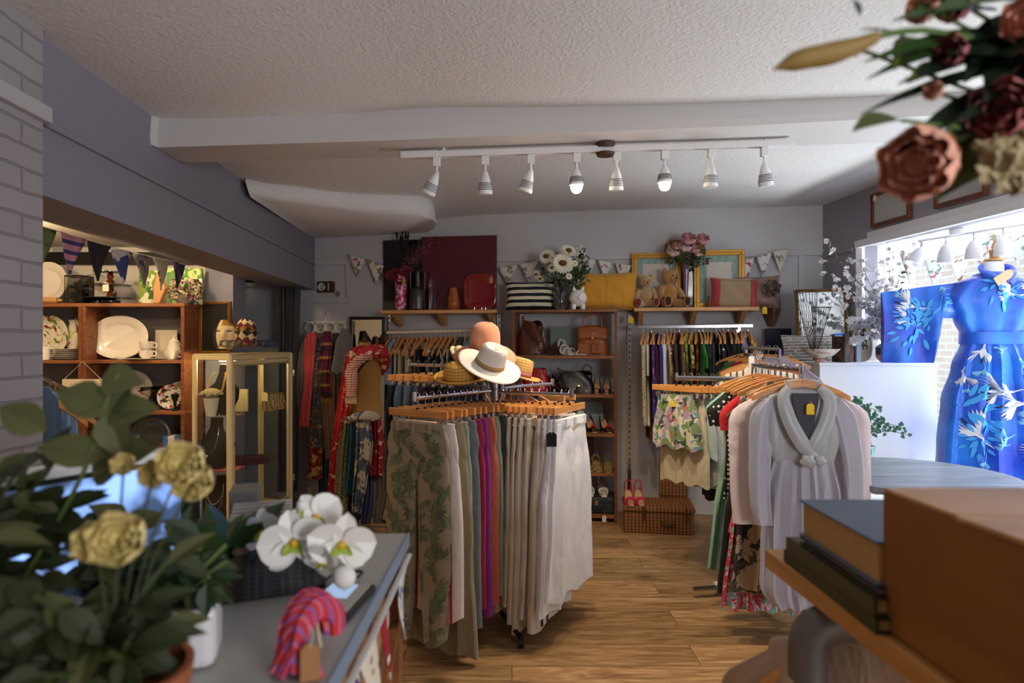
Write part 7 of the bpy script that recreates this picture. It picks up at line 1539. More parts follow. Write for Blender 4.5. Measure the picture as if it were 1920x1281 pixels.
for i, (px, py) in enumerate(((1729, 500), (1782, 480), (1838, 470), (1892, 460))):
    f = (px-1722)/238; c = a1.lerp(a2, f); s = thing('spotlight', 'white bell shaped lamp over the display window, %s from the left' % ['first and tilted', 'second', 'third', 'fourth'][i], 'spotlight', c, group='bell lamps in the window bay'); M = MB(); M.tube([(0, 0, 0), (0, 0, -.05)], .009, 8); M.build('stem', m_chrome, s)
    M = MB(); M.X = Matrix.Translation((0, 0, -.05)) @ Matrix.Rotation(.5 if i == 0 else .05, 4, 'Y'); M.lathe([(.012, .005), (.028, -.01), (.042, -.05), (.048, -.115), (.045, -.115), (.0001, -.10)], 24); M.build('lamp_head', m_white, s)
# frames over the window
def wframe(label, y0_, y1_, z0_, z1_):
    ang = atan2(-1, .0767); c = V((rw((y0_+y1_)/2)-.004, (y0_+y1_)/2, z0_)); return frame(label, c, ang, abs(y1_-y0_), z1_-z0_, .024, wood('frame_mahog', '#5a2e18', '#7c4426', (3, 3, 3), 6), None, inner=mat('grey_paper', '#b4b6b2', .8), tilt=0)
wframe('left brown wooden frame with blank grey paper above the window', 4.27, 3.90, 2.105, 2.33)
wframe('right brown wooden frame with blank grey paper above the window', 3.70, 3.33, 2.115, 2.33)
price_tag('kraft tag on the corner of the left frame above the window', V((rw(4.2)-.04, 4.2, 2.27)), '#c9ab80', .025, .04, .01)
# ---------------- the blue crane robe
dK = 3.7; kx = X(1862, dK); KR = thing('kimono', 'bright blue robe printed with white cranes on a dress form in the window', 'robe', (kx, dK, 0), -.10)
m_kb = bpy.data.materials.new('blue_silk'); nt, N, L, b = nodes(m_kb); b.inputs['Roughness'].default_value = .38; b.inputs['Sheen Weight'].default_value = .3
tc = N.new('ShaderNodeTexCoord'); n_ = N.new('ShaderNodeTexNoise'); n_.inputs['Scale'].default_value = 4; n_.inputs['Detail'].default_value = 3; L.new(tc.outputs['Object'], n_.inputs['Vector']); rp = N.new('ShaderNodeValToRGB'); rp.color_ramp.elements[0].color = (*lin('#0a34b8'), 1); rp.color_ramp.elements[1].color = (*lin('#177ae6'), 1); rp.color_ramp.elements[0].position = .38; rp.color_ramp.elements[1].position = .68; L.new(n_.outputs['Fac'], rp.inputs[0]); L.new(rp.outputs[0], b.inputs['Base Color'])
wrinkle(m_kb, 3, .3, .03)
KM = [m_kb, mat('crane_white', '#dfe0ea', .6), mat('crane_pale', '#7fc0e6', .6), mat('peony_cyan', '#3f9ee6', .6), mat('crane_black', '#1a1a30', .6)]
zs0 = 1.75; Wk = [.075, .10, .21, .27, .215, .165]; Lk = .36
M = MB(); P0 = [(0, 0, zs0), (0, 0, zs0-.02), (0, 0, zs0-.07), (0, 0, zs0-.16), (0, 0, zs0-.26), (0, 0, zs0-Lk)]
sfB = M.drape(P0, Wk, [.05, .07, .10, .11, .10, .09], [0, .002, .004, .007, .008, .005], 3, 56, 30, seed=3)
Ws = [.165, .22, .27, .30, .31]; Ls = .80; zk = zs0-Lk-.045
M2 = MB(); sfS = M2.drape([(0, 0, zk), (0, 0, zk-.15), (0, 0, zk-.35), (0, 0, zk-.6), (0, 0, zk-Ls)], Ws, [.09, .12, .14, .15, .15], [.004, .012, .014, .016, .02], 5, 80, 30, seed=8)
def sleeve(M, s):
    def f(u, v, sg=-1):
        x = s*(.17+.44*u); zt_ = zs0-.055-.055*u; zb_ = zs0-.055-(.21+.26*min(1, max(0, (u-.28)/.06))+.0*u); y = sg*(.05-.03*u)*max(.15, sin(pi*v))**.5+.012*sin(9*u+4*v)+.008*sin(15*u)
        return (x, y, zt_+(zb_-zt_)*v)
    M.grid(lambda u, v: f(u, v, -1), 26, 16); M.grid(lambda u, v: f(u, v, 1), 26, 16)
    for vv in (0, 1): M.grid(lambda u, v: V(f(u, vv, -1)).lerp(V(f(u, vv, 1)), v), 26, 2)
    M.grid(lambda u, v: V(f(1, u, -1)).lerp(V(f(1, u, 1)), v), 16, 2)
    return lambda u, v: V(f(u, v, -1))+V((0, -.004, 0))
ML, MR = MB(), MB(); sl, sr = sleeve(ML, -1), sleeve(MR, 1)
def body_at(x, z):
    if z > zs0-Lk: t = (zs0-z)/Lk; return sfB(t, x/lerpl(Wk, t), .004)
    t = (zk-z)/Ls; return sfS(max(0, t), x/lerpl(Ws, t), .004)
def sleeve_at(sf, s): return lambda x, z: sf(min(1, max(0, (s*x-.17)/.44)), min(1, max(0, (zs0-.055-.055*(s*x-.17)/.44-z)/.45)))
def put(M, fn, polys):
    for poly, mi in polys:
        c = (sum(p[0] for p in poly)/len(poly), sum(p[1] for p in poly)/len(poly)); P = [fn(*p) for p in [c]+poly]; n = len(poly); o = len(M.v); M.v += P; off = V((0, -.0012*mi, 0)); 
        for k in range(o, o+n+1): M.v[k] = M.v[k]+off
        for i in range(n): M.f.append((o, o+1+i, o+1+(i+1) % n)); M.m.append(mi)
def crane(x, z, s, a, fl=1, mi=1):
    out = []; tr = lambda pts: [(x+s*fl*(p*cos(a)-q*sin(a)), z+s*(p*sin(a)+q*cos(a))) for p, q in pts]
    out.append((tr([(-.45, -.02), (-.2, .10), (.12, .10), (.30, .02), (.1, -.08), (-.2, -.09)]), mi)); out.append((tr([(.22, .08), (.5, .10), (.75, .22), (.92, .2), (.76, .17), (.5, .03), (.25, .0)]), mi))
    for k in range(5): b1 = 1.9+k*.22; out.append((tr([(-.12+.05*k, .05), (-.12+.05*k+.85*cos(b1)-.05, .05+.75*sin(b1)), (-.12+.05*k+.80*cos(b1)+.12, .05+.68*sin(b1)), (.05+.04*k, .05)]), mi))
    for k in range(4): b1 = -1.9-k*.25; out.append((tr([(-.1+.05*k, 0), (-.1+.6*cos(b1)-.05, .5*sin(b1)), (-.05+.6*cos(b1)+.10, .5*sin(b1)+.03), (.1, 0)]), mi))
    if mi == 1: out.append((tr([(-.45, 0), (-.68, -.02), (-.66, -.10), (-.40, -.07)]), 4)); 
    return out
def peony(x, z, s, seed=0):
    r = random.Random(seed); out = []
    for i in range(22): a = r.uniform(0, 6.28); q = r.uniform(0, .75)*s; out.append((leafpoly(a, s*r.uniform(.28, .45), s*.12, x+q*cos(a), z+q*sin(a)), 3))
    return out
for (px, pz_, s) in ((-.05, 1.60, .13), (-.22, .93, .20), (-.16, .80, .14), (.02, 1.56, .08)): put(M2 if pz_ < zs0-Lk else M, body_at, peony(px, pz_, s, int(s*100)))
for (x, z, s, a, fl, mi) in ((-.02, 1.62, .10, .3, -1, 1), (.02, 1.555, .10, -.3, 1, 1), (.14, 1.60, .10, -.35, 1, 1), (-.12, 1.70, .05, 0, 1, 2), (-.13, 1.66, .04, .6, 1, 2)): put(M, body_at, crane(x, z, s, a, fl, mi))
for (x, z, s, a, fl, mi) in ((-.11, 1.26, .12, 1.2, 1, 1), (-.02, 1.27, .05, .3, 1, 2), (-.12, 1.13, .06, 1.3, 1, 2), (-.21, 1.09, .08, 1.4, -1, 1), (-.19, 1.02, .04, 1.2, 1, 2), (-.05, 1.01, .14, -.1, 1, 1), (.03, .95, .15, .05, 1, 1), (.16, 1.05, .12, 0, 1, 1), (.20, .90, .05, .1, 1, 2), (.07, .88, .05, -.2, 1, 2), (-.02, .80, .06, .1, 1, 2), (-.17, .82, .12, -.9, 1, 1), (-.05, .77, .06, -.2, 1, 2), (.12, .72, .1, .2, 1, 1), (.2, 1.2, .05, .5, 1, 2), (.1, 1.18, .06, .2, 1, 2), (-.12, .68, .06, 1.2, 1, 2), (.22, .74, .06, 0, 1, 2)): put(M2, body_at, crane(x, z, s, a, fl, mi))
fl_, fr_ = sleeve_at(sl, -1), sleeve_at(sr, 1)
put(ML, fl_, peony(-.43, 1.42, .17, 1)+peony(-.36, 1.49, .13, 2)+peony(-.47, 1.50, .10, 3)); put(ML, fl_, crane(-.47, 1.555, .12, -.4, 1, 1)+crane(-.50, 1.46, .07, -.6, 1, 1)+crane(-.52, 1.63, .05, 0, 1, 2)+crane(-.28, 1.62, .05, 0, 1, 2)+crane(-.24, 1.44, .05, 0, 1, 2))
put(MR, fr_, peony(.43, 1.42, .16, 4)+crane(.35, 1.58, .12, 0, 1, 1)+crane(.27, 1.62, .1, .4, -1, 1))
M.build('bodice', KM, KR); M2.build('skirt', KM, KR); ML.build('sleeve', KM, KR); MR.build('sleeve', KM, KR)
M = MB(); M.drape([(0, 0, zs0-Lk+.015), (0, 0, zs0-Lk-.055)], .172, .098, .002, 2, 40, 4); M.build('sash', m_kb, KR)
collar([(-.02, .03, zs0+.035), (-.075, -.02, zs0+.02), (-.07, -.08, zs0-.02), (-.02, -.11, zs0-.07)], [.02, .025, .022], m_kb, 'collar'); COL.objects['collar.%03d' % max(int(o.name[7:]) for o in COL.objects if o.name.startswith('collar.'))].parent = KR
collar([(.02, .03, zs0+.035), (.075, -.02, zs0+.02), (.07, -.08, zs0-.02), (.02, -.11, zs0-.07)], [.02, .025, .022], m_kb, 'collar'); COL.objects['collar.%03d' % max(int(o.name[7:]) for o in COL.objects if o.name.startswith('collar.'))].parent = KR
T = thing('dress_form', 'white dress form neck with a turned wooden knob inside the blue robe', 'mannequin', (kx, dK, 0)); M = MB(); M.lathe([(.12, zs0-.25), (.10, zs0-.1), (.06, zs0), (.055, zs0+.06), (.0001, zs0+.065)], 24, sy=.7); M.build('neck', m_white, T)
M = MB(); M.lathe([(.05, zs0+.065), (.045, zs0+.075), (.02, zs0+.08), (.016, zs0+.10), (.022, zs0+.12), (.02, zs0+.13), (.0001, zs0+.135)], 20); M.build('neck_knob', m_pine, T); M = MB(); M.tube([(0, 0, .56), (0, 0, zs0-.2)], .015, 8); M.lathe([(.13, .56), (.13, .575), (.02, .58)], 20); M.build('stand', m_white, T)
price_tag('large kraft swing tag at the collar of the blue robe', V((kx-.09, dK-.14, zs0-.07)), '#c9ab84', .05, .11, .03, rot=(0, 1.0, 0)); price_tag('small white tag below the kraft tag on the blue robe', V((kx-.02, dK-.14, zs0-.12)), '#f0eee8', .022, .04, .03)
# ================================================ FOREGROUND LEFT: THE COUNTER
ct = thing('shop_counter', 'grey topped wooden shop counter in the left foreground', 'counter', (-.80, .80, 0)); cx, cy = -.80, .80
M = MB(); M.box(-1.20-cx, -.217-cx, .25-cy, 1.335-cy, .925, .95); M.build('worktop', mat('grey_laminate', '#b4b3ae', .38, bump=(120, .15, .002)), ct, smooth=False, bev=.002)
M = MB(); M.box(-.218-cx, -.214-cx, .25-cy, 1.337-cy, .923, .951); M.build('edge_strip', mat('edge_blue', '#7f93aa', .4), ct, smooth=False)
M = MB(); M.box(-1.15-cx, -.245-cx, .27-cy, 1.30-cy, .0, .925); M.build('cabinet_body', wood('counter_pine', '#a8754a', '#c99a6e', (1, 1, 12), 2, .5), ct, smooth=False)
M = MB(); M.box(-.245-cx, -.222-cx, 1.255-cy, 1.30-cy, 0, .925); M.prism([(-.235-cx, 1.26-cy, .80), (-.235-cx, 1.225-cy, .80), (-.235-cx, .85-cy, .50), (-.235-cx, .89-cy, .50)], (.015, 0, 0)); M.build('brace', wood('brace_wood', '#6b3f20', '#8f5c34', (1, 8, 8), 2), ct, smooth=False)
cb = [flor('cb1', '#e6e4de', '#7f93b8', '#a9b8cc'), pat('cb2', '#e6dccb', [('blob', 7, .52, '#a31c34'), ('blob', 12, .6, '#c86a70')]), flor('cb3', '#e6ddc6', '#b09a6a', '#9a6a8a'), pat('cb4', '#ddd6c8', [('blob', 8, .55, '#5c3468')])]
bunting('floral bunting pinned along the side of the shop counter', [V((-.208, 1.30, .918)), V((-.207, .95, .912)), V((-.208, .60, .918))], cb, 5, .1, .14)
cz = .952
# foliage
def bush(label, name, base, n, spread, leafL, leafW, hgt, r_, mats_, ctr, stems=10):
    T = thing(name, label, 'plant', base)
    for s_ in range(stems):
        M = MB(); a = r_.uniform(0, 6.28); e = V(ctr)+V((spread[0]*r_.uniform(-1, 1), spread[1]*r_.uniform(-1, 1), spread[2]*r_.uniform(-1, 1))); P = cr([(0, 0, .02), (e.x*.25, e.y*.25, e.z*.55), e], 12); M.tube(P, .0028, 5, 0)
        for j in range(n//stems): q = P[r_.randint(2, 11)]; d = V((r_.uniform(-1, 1), r_.uniform(-1, 1), r_.uniform(-.6, .9))); M.leaf(q+d*.01, d, (r_.uniform(-.4, .4), -.6, .8), leafL*r_.uniform(.7, 1.25), leafW*r_.uniform(.8, 1.2), r_.choice((1, 1, 2)), bend=.3, n=5)
        M.build('leafy_stem', mats_, T)
    return T
m_lf1, m_lf2 = mat('rose_leaf', '#303a1c', .5, var=.3), mat('rose_leaf_pale', '#4c4e26', .55, var=.3)
r_ = random.Random(21); m_stemd = mat('stem_dark', '#3a4420', .7)
def pot(label, loc, r, h, c, sq_=False):
    T = thing('flower_pot', label, 'pot', loc); M = MB()
    M.lathe([(r*.75, 0), (r*.8, .003), (r, h), (r*.9, h), (r*.86, h*.8), (.0001, h*.78)], 4 if sq_ else 28); M.build('pot', mat('pot'+c, c, .5 if sq_ else .8), T, bev=.006 if sq_ else 0); T.rotation_euler = (0, 0, .6 if sq_ else 0); return T
pot('terracotta pot at the bottom of the picture on the counter', (-.375, .60, cz), .07, .09, '#a8603c'); B1 = V((-.375, .60, cz+.07))
bush('dense dark artificial rose bush in the terracotta pot', 'rose_bush', B1, 130, (.11, .09, .06), .045, .024, .2, r_, [m_stemd, m_lf1, m_lf2], (-.04, .0, .075), 14)
pot('black pot at the far left of the counter', (-.62, .72, cz), .08, .10, '#1c1b1c'); B2 = V((-.62, .72, cz+.08))
bush('large leafy artificial rose plant at the far left of the counter', 'rose_bush', B2, 270, (.20, .12, .08), .055, .030, .3, r_, [m_stemd, m_lf1, m_lf2], (.0, -.04, .09), 20)
T = thing('rose_bush', 'tall pale leaved rose stem rising above the other foliage', 'plant', B2+V((.03, .02, 0))); M = MB(); b0 = T.location; P = cr([(0, 0, 0), at(150, 900, .74)-b0, at(190, 780, .74)-b0, at(222, 700, .74)-b0], 20); M.tube(P, .0028, 5, 0)
for (px, py, a, L_) in ((222, 712, 0, .05), (185, 760, 2.7, .07), (235, 770, .2, .06), (215, 800, -1.2, .06), (170, 850, 2.9, .08), (60, 790, 2.6, .06), (200, 880, .6, .05), (245, 850, .3, .05), (165, 745, 2.8, .05), (225, 745, .9, .045)): q = at(px, py, .74)-b0; M.leaf(q-V((cos(a)*.02, 0, sin(a)*.02)), (cos(a), -.2, sin(a)), (0, -1, .5), L_, .04, 1, n=5)
M.build('leafy_stem', [m_stem, mat('sage_leaf', '#5e6038', .6, var=.2)], T)
m_yr = mat('yellow_petal', '#f2df98', .7, var=.1)
T = thing('rose_bush', 'yellow artificial roses among the foliage on the counter', 'flowers', B1+V((0, 0, .01)))
for i, (px, py, d, r) in enumerate(((340, 872, .66, .028), (362, 905, .66, .024), (222, 1012, .60, .030), (178, 1018, .60, .022), (288, 890, .68, .018), (232, 872, .7, .015))): M = MB(); c = at(px, py, d)-T.location; petalball(M, c, r, 6, 0, i, (.3, -1, .4)); M.tube([(0, 0, 0), c*.5+V((0, 0, .02)), c], .0014, 5, 1); M.build('rose', [m_yr, m_stemd], T)
T = thing('flower_pot', 'white square pot with a leafy plant at the bottom of the picture', 'pot', (-.405, .80, cz), .3); M = MB(); M.box(-.036, .036, -.036, .036, 0, .075); M.build('pot', mat('white_glaze', '#e4e1e2', .25), T, smooth=False, bev=.012); M = MB(); M.box(-.03, .03, -.03, .03, .07, .077); M.build('soil', mat('soil', '#2a2018', 1), T, smooth=False)
bush('small green leafy plant growing in the white square pot', 'pot_plant', V((-.405, .80, cz+.07)), 60, (.05, .04, .05), .045, .022, .1, r_, [m_stem, m_lf1, m_leafd], (.0, 0, .07), 10)
bush('round leaved green plant between the monitor and the orchid', 'pot_plant', V((-.57, .93, cz+.01)), 60, (.07, .05, .05), .06, .038, .1, r_, [m_stem, m_lf2, m_lf1], (.02, -.03, .10), 9)
pot('small dark pot under the round leaved plant', (-.57, .93, cz), .04, .05, '#2a2624')
# monitor
mo = thing('computer_monitor', 'white framed computer monitor with a bright blue screen on the counter', 'monitor', V((-.655, .97, cz)), rot=(0, 0, 1.04)); M = MB(); M.box(-.25, .20, -.004, .028, .03, .215); M.build('back_shell', m_white, mo, smooth=False, bev=.008)
M = MB(); M.box(-.24, .192, -.008, -.003, .034, .198); M.build('bezel', m_black, mo, smooth=False)
def scr():
    m = bpy.data.materials.new('lit_screen'); nt, N, L, b = nodes(m); tc = N.new('ShaderNodeTexCoord'); n = N.new('ShaderNodeTexNoise'); n.inputs['Scale'].default_value = 14; L.new(tc.outputs['Object'], n.inputs['Vector']); r = N.new('ShaderNodeValToRGB'); r.color_ramp.elements[0].color = (.03, .05, .10, 1); r.color_ramp.elements[0].position = .42; r.color_ramp.elements[1].color = (.25, .42, .9, 1); r.color_ramp.elements[1].position = .6; L.new(n.outputs['Fac'], r.inputs[0]); L.new(r.outputs[0], b.inputs['Emission Color']); b.inputs['Emission Strength'].default_value = 1.6; b.inputs['Base Color'].default_value = (.02, .02, .03, 1); b.inputs['Roughness'].default_value = .06; return m
M = MB(); M.box(-.23, .155, -.0095, -.008, .045, .19); M.build('screen', scr(), mo, smooth=False); M = MB(); M.box(-.04, .04, .0, .03, 0, .05); M.box(-.09, .07, -.02, .07, 0, .008); M.build('foot', m_white, mo, smooth=False)
boxt('card_box', 'grey box standing behind the right edge of the monitor', 'box', V((-.50, 1.20, cz)), .3, .05, .07, .125, mat('grey_card', '#77736f', .7), .002)
boxt('card_terminal', 'black card reader beside the monitor', 'card reader', V((-.50, 1.05, cz)), .3, .06, .05, .08, m_black, .006)
# orchid
op = V((-.44, 1.0, cz)); pot('dark brown pot of the white orchid', op, .04, .07, '#2a1f1a'); T = thing('orchid', 'white artificial orchid with an arching stem of blooms', 'flower', op+V((0, 0, .05))); b0 = T.location; m_orc = mat('orchid_white', '#f2efe8', .5, sheen=.2); m_oc = mat('orchid_centre', '#9fb83a', .6); m_oy = mat('orchid_yellow', '#e0b030', .6)
M = MB(); M.tube([(0, 0, 0), at(452, 1110, 1.0)-b0, at(462, 1050, 1.0)-b0, at(500, 1016, .98)-b0, at(560, 1000, .96)-b0, at(620, 1020, .94)-b0, at(650, 1060, .93)-b0], .003, 6, steps=26); M.build('stem', m_stem, T)
M = MB()
for a in (2.2, 1.0, -.6, 3.6): M.leaf((0, 0, .01), (cos(a), sin(a)*.6-.2, .7), (0, -1, .3), .11, .05, 0, bend=.3, n=6)
M.build('leaves', mat('orchid_leaf', '#2f4a22', .4), T)
def orchid(px, py, d, s, dn, k=0):
    M = MB(); c = at(px, py, d)-b0; dn = V(dn).normalized(); a = dn.orthogonal().normalized(); u_ = V((0, 0, 1))-dn*dn.z; u_.normalize(); r2 = u_.cross(dn)
    for j, (an, L_, w) in enumerate(((pi/2, .042, .026), (pi/2+2.2, .042, .024), (pi/2-2.2, .042, .024), (.15, .045, .044), (pi-.15, .045, .044))): o = r2*cos(an+k)+u_*sin(an+k); M.leaf(c, o+dn*.15, dn, L_*s, w*s*1.15, 0, bend=.12, n=8, rnd=1)
    M.ell(c+dn*.006, .006*s, .006*s, .006*s, 8, 2)
    for q in (-1, 1): M.leaf(c+dn*.004, r2*q*.6+dn*.5-u_*.6, dn, .02*s, .012*s, 1)
    M.build('bloom', [m_orc, m_oc, m_oy], T)
orchid(552, 1018, .93, 1.15, (.2, -1, .1), .2); orchid(640, 1020, .92, 1.1, (.35, -1, -.1), -.2); orchid(592, 972, .95, .95, (.4, -1, .4), .5); orchid(498, 1000, .98, .95, (-.6, -1, .2), .3); orchid(606, 1048, .91, .8, (-.3, -.7, -.5), .9)
for (px, py, r) in ((646, 1082, .017), (566, 948, .008)): M = MB(); c = at(px, py, .93)-b0; M.ell(c, r, r*.8, r*1.05, 12, 0); M.leaf(c, (0, -.3, -1), (0, -1, 0), .02, .008, 1); M.build('bud', [m_orc, m_oc], T)
# basket of cards
bk_ = thing('basket', 'dark blue black wicker basket of greeting cards on the counter', 'basket', V((-.385, 1.07, cz)), .35); M = MB()
for (x0, x1, y0_, y1_) in ((-.065, .065, -.075, -.069), (-.065, .065, .069, .075), (-.065, -.059, -.075, .075), (.059, .065, -.075, .075)): M.box(x0, x1, y0_, y1_, 0, .075)
M.box(-.06, .06, -.07, .07, 0, .006); M.build('woven_sides', pat('dark_wicker2', '#1a2430', [('stripe', 130, .4, '#0b0d12', 'Z'), ('stripe', 80, .25, '#3a2f26', 'X')], .6), bk_, smooth=False); M = MB(); M.tube([(-.065, -.075, .076), (.065, -.075, .076), (.065, .075, .076), (-.065, .075, .076), (-.065, -.075, .076)], .006, 8); M.build('rim', mat('rim_wicker', '#5a4a36', .8), bk_)
for i in range(12):
    M = MB(); M.box(-.048, .048, 0, .0022, 0, .105); o = M.build('greeting_card', mat(['card_a', 'card_b', 'card_c'][i % 3], ['#b9b2aa', '#8f8a86', '#cfc6ba'][i % 3], .6), smooth=False); o.location = V((-.40, 1.02, cz+.012))+rotz((0, .009*i, 0), .35); o.rotation_euler = (-.28, 0, .35); tag(o, 'greeting card standing upright in the dark wicker basket', 'card', 'greeting cards filed in the wicker basket')
# signature pad and cable
T = thing('signature_pad', 'black and white electronic signature pad at the counter edge', 'signature pad', V((-.262, .965, cz)), -.12); M = MB(); M.box(-.04, .04, -.062, .062, 0, .012); M.build('housing', m_black, T, smooth=False, bev=.009); M = MB(); M.box(-.032, .032, -.048, .052, .012, .0135); M.build('face_plate', mat('pad_grey', '#bfb9ac', .5), T, smooth=False); M = MB(); M.box(-.028, .014, -.005, .046, .0135, .0145); M.build('display', mat('pad_display', '#a9c8ee', .2, emit=.5), T, smooth=False)
M = MB(); M.tube([(-.275, 1.02, cz+.004), (-.25, 1.07, cz+.012), (-.30, 1.08, cz+.006), (-.31, 1.03, cz+.004), (-.33, 1.08, cz+.005), (-.37, 1.15, cz+.004)], .0022, 6, steps=30); tag(M.build('cable', m_black), 'thin black cable looping behind the signature pad', 'cable')
# striped coiled purse and kraft label
m_strp = pat('pink_red_stripe', '#c8333a', [('stripe', 70, .40, '#9a5a9c', 'Y'), ('stripe', 35, .12, '#e0707a', 'Y')])
T = thing('striped_purse', 'red and purple striped folded fabric purse standing on the counter', 'purse', V((-.252, .80, cz+.0)), .2); T.scale = (.5, .5, .5); M = MB(); P = [(-.045, -.05, .01), (-.035, -.01, .09), (.0, .03, .125), (.035, .05, .10), (.04, .055, .05)]; M.drape(P, .05, [.022, .034, .026], .004, 3, 24, 22, side=(.6, -.8, 0)); M.build('body', m_strp, T)
M = MB(); M.drape([(.02, -.08, .004), (.0, -.06, .045), (-.04, -.055, .05), (-.07, -.07, .004)], .03, .010, .003, 3, 20, 16, side=(.6, -.8, 0)); M.build('lower_fold', m_strp, T); M = MB(); M.tube([(.01, .02, .115), (.02, -.02, .08), (.028, -.035, .045)], .0035, 6, steps=8); M.build('drawstring', mat('beige_cord', '#d8c0a0', .8), T)
price_tag('large kraft label hanging on the striped purse', V((-.235, .745, cz+.002)), '#a8784a', .022, .04, .02, rot=(-.3, 0, .3))
# ================================================ FOREGROUND RIGHT: TABLE, BOOKS, BOX
tb_ = thing('pipe_table', 'pine board table on grey steel pipe legs in the right foreground', 'table', (.85, .85, 0)); ox = V((.85, .85, 0))
m_tbl = wood('table_pine', '#b07a3c', '#dba55e', (8, 1, 8), 2.2, .4)
M = MB(); M.prism([V((.487, 1.235, .915))-ox, V((1.35, 1.235, .915))-ox, V((1.35, .40, .915))-ox, V((.525, .40, .915))-ox], (0, 0, .035)); M.build('table_board', m_tbl, tb_, smooth=False, bev=.003)
m_pipe = mat('galvanised', '#76756f', .5, .5, bump=(40, .3, .002))
for yy in (1.06,):
    M = MB(); M.tube([(.490-ox.x, yy-ox.y, .0), (.490-ox.x, yy-ox.y, .84), (.497-ox.x, yy-ox.y, .872), (.53-ox.x, yy-ox.y, .882), (1.2-ox.x, yy-ox.y+.02, .882)], .021, 14); M.build('pipe_leg', m_pipe, tb_)
    M = MB(); M.tube([(.490-ox.x, yy-ox.y, .795), (.490-ox.x, yy-ox.y, .845), (.50-ox.x, yy-ox.y, .872), (.53-ox.x, yy-ox.y, .884), (.565-ox.x, yy-ox.y, .884)], .031, 16, steps=14); M.build('elbow', m_pipe, tb_)
M = MB(); M.tube([(1.18-ox.x, 1.08-ox.y, 0), (1.18-ox.x, 1.08-ox.y, .88)], .021, 12); M.build('pipe_leg', m_pipe, tb_); M = MB(); M.tube([(1.18-ox.x, .5-ox.y, 0), (1.18-ox.x, .5-ox.y, .91)], .021, 12); M.build('pipe_leg', m_pipe, tb_)
PU = 'under the pine table'
for i, (n, c, L_) in enumerate((('oatmeal linen jacket', '#b8a48c', .6), ('charcoal pinstriped waistcoat', '#2a2a30', .5), ('black cotton top', '#141417', .6), ('dark brown knitted top', '#241d1c', .6), ('grey patterned top', '#5c5a60', .6), ('black wool jacket', '#101012', .6))):
    hang('top', n, PU, V((.585+.075*i, 1.065, .905)), pi/2+.7-.05*i, fab(c), hk='slim', grp='clothes hanging under the pine table', L_=L_, sl=.3, th=.02, sh=.17, body=.17, top=-.05)
def book(label, x0, x1, y0_, y1_, z0_, h, c, spine=False):
    T = thing('book', label, 'book', ((x0+x1)/2, (y0_+y1_)/2, z0_)); w, d = (x1-x0)/2, (y1_-y0_)/2; m = mat('cover'+c, c, .45, bump=(12, .2, .004)); M = MB(); M.box(-w, w, -d, d, 0, .0035); M.box(-w, w, -d, d, h-.0035, h); M.box(*((-w-.001, -w+.005) if spine else (w-.003, w)), -d, d, 0, h); M.build('cover', m, T, smooth=False, bev=.001)
    M = MB(); M.box(-w+.006, w-.004, -d+.005, d-.005, .0035, h-.0035); M.build('pages', pat('page_edges', '#c9a468', [('stripe', 420, .3, '#a07c44', 'Z')]), T, smooth=False); return T
book('thin olive green book at the bottom of the pile', .495, .74, .87, 1.165, .951, .022, '#3c3c1c', True); book('olive green book second from the bottom of the pile', .495, .73, .875, 1.155, .9735, .024, '#4a4622', True); book('thin dark navy book under the thick blue one', .503, .75, .88, 1.12, .998, .012, '#262c38'); book('thick blue grey covered book with gold page edges, top of the pile', .504, .76, .885, 1.125, 1.0105, .062, '#5a6e88')
wbx = thing('wooden_box', 'large warm brown wooden box beside the book pile', 'box', (.765, .70, .951)); m_box = wood('box_ply', '#85501f', '#9c652e', (2, 2, 5), 2.0, .45)
M = MB(); M.prism([(-.25, .19, 0), (.25, .19, 0), (.25, -.25, 0), (-.232, -.25, 0)], (0, 0, .190)); M.build('box_body', m_box, wbx, smooth=False, bev=.003); M = MB()
for i in range(3): M.prism([(-.25, .19-.145*i, .190), (.25, .19-.145*i, .190), (.25, .19-.145*i-.142, .190), (-.25+.0059*(i+1), .19-.145*i-.142, .190)], (0, 0, .006))
M.build('slatted_top', wood('box_top', '#b8824a', '#d6a468', (1, 6, 6), 2.5), wbx, smooth=False, bev=.002)
# flower arrangement hanging in from the upper right
fv = vase('vase', 'tall vase of artificial flowers on the wooden box', 'vase', V((.80, .68, 1.148)), [(.04, 0), (.045, .02), (.03, .2), (.035, .36)], mat('white_ceramic', '#f2efe9'), solid=.004)
fb = thing('flower_bouquet', 'artificial roses, lily buds and long leaves overhanging from the upper right', 'flowers', V((.80, .68, 1.48))); b0 = fb.location; m_rosep = mat('salmon_petal', '#f2b49a', .6, var=.12); m_rpk = mat('dusty_pink_petal', '#b86f6c', .6, var=.12); m_lily = mat('lily_bud', '#96793f', .6); m_cr = mat('cream_hydrangea', '#b8a67e', .7)
def fp(px, py, d=.62): return at(px, py, d)-b0
M = MB(); petalball(M, fp(1728, 305), .042, 6, 0, 3, (-1, -.7, -.35)); M.tube([(0, 0, .0), fp(1860, 230, .64), fp(1745, 300, .63)], .003, 5, 1, steps=10); M.build('rose', [m_rosep, m_stem], fb)
M = MB(); P = cr([fp(1450, 130), fp(1500, 112), fp(1560, 100), fp(1620, 80), fp(1645, 68)], 16); M.tube(P, [.001, .010, .011, .007, .005], 12, 0); M.tube([fp(1645, 68), fp(1760, 60, .63), fp(1960, 130, .66), (0, 0, 0)], .003, 6, 1, steps=12); M.build('lily_bud', [m_lily, m_stem], fb)
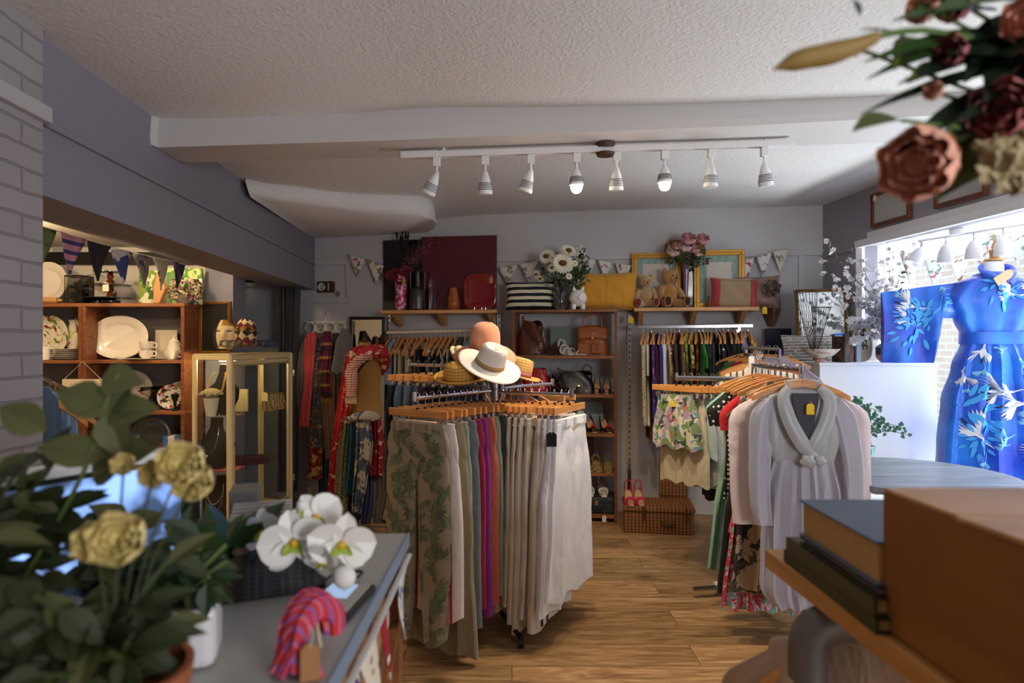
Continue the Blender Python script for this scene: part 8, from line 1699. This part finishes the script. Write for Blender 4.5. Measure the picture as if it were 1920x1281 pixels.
for i, (px, py, r, m) in enumerate(((1751, 172, .011, 0), (1605, 92, .010, 0), (1730, 20, .018, 0), (1790, 15, .02, 1), (1880, 210, .034, 1), (1910, 300, .026, 0), (1900, 120, .03, 1), (1830, 250, .022, 0), (1935, 40, .03, 0), (1780, 100, .02, 1))): M = MB(); petalball(M, fp(px, py, .62+.01*(i % 4)), r, 5, 0, i+10, (-.8, -.8, .1)); M.tube([fp(px, py, .63), fp(px+(60 if px < 1850 else 20), py+20, .65), (0, 0, .02)], .0022, 5, 1, steps=8); M.build('rose_bud' if r < .02 else 'rose', [[m_rosep, m_rpk][m], m_stem], fb)
for i, (x0, y0_, x1, y1_, w, m) in enumerate(((1960, 70, 1640, 60, 34, 0), (1920, 150, 1690, 248, 26, 1), (1950, 120, 1630, 160, 20, 1), (1900, 70, 1640, 100, 24, 0), (1960, 90, 1700, 110, 30, 1), (1870, 20, 1690, 0, 26, 0), (1612, 30, 1604, -20, 6, 0), (1690, 225, 1608, 222, 26, 2), (1795, 125, 1712, 130, 26, 2), (1715, 70, 1685, 108, 22, 2), (1900, 235, 1765, 345, 46, 2), (1990, 160, 1800, 60, 50, 1), (1960, 180, 1820, 190, 44, 1), (1950, 30, 1820, 120, 50, 1), (1820, 240, 1775, 262, 20, 2), (1930, 0, 1760, -10, 40, 0), (1700, 72, 1625, 30, 8, 0), (1980, 60, 1860, 160, 60, 1), (2000, 130, 1840, 80, 60, 1))):
    M = MB(); a_, b_2 = fp(x0, y0_, .66), fp(x1, y1_, .60); L_ = (b_2-a_).length; M.leaf(a_, b_2-a_, (0, -.6, .8), L_, w*.62/F*2.3, 0, bend=.12, n=8); M.build('leaf', [[mat('lily_leaf', '#2c4a1c', .45), mat('lily_leaf_dark', '#152412', .45), mat('olive_leaf', '#4a5518', .5)][m]], fb)
M = MB()
for i in range(40): q = fp(1900+r_.uniform(-60, 60), 315+r_.uniform(-45, 40), .60+r_.uniform(-.02, .02)); flower(M, q, (r_.uniform(-1, 1), -1, r_.uniform(-1, 1)), 4, .013, .012, 0, 1, .3)
M.build('hydrangea_head', m_cr, fb); M = MB(); M.tube([fp(1690, 226), fp(1800, 240, .63), fp(1900, 250, .65), (0, 0, 0)], .002, 5, steps=10); M.build('stem', m_stem, fb)
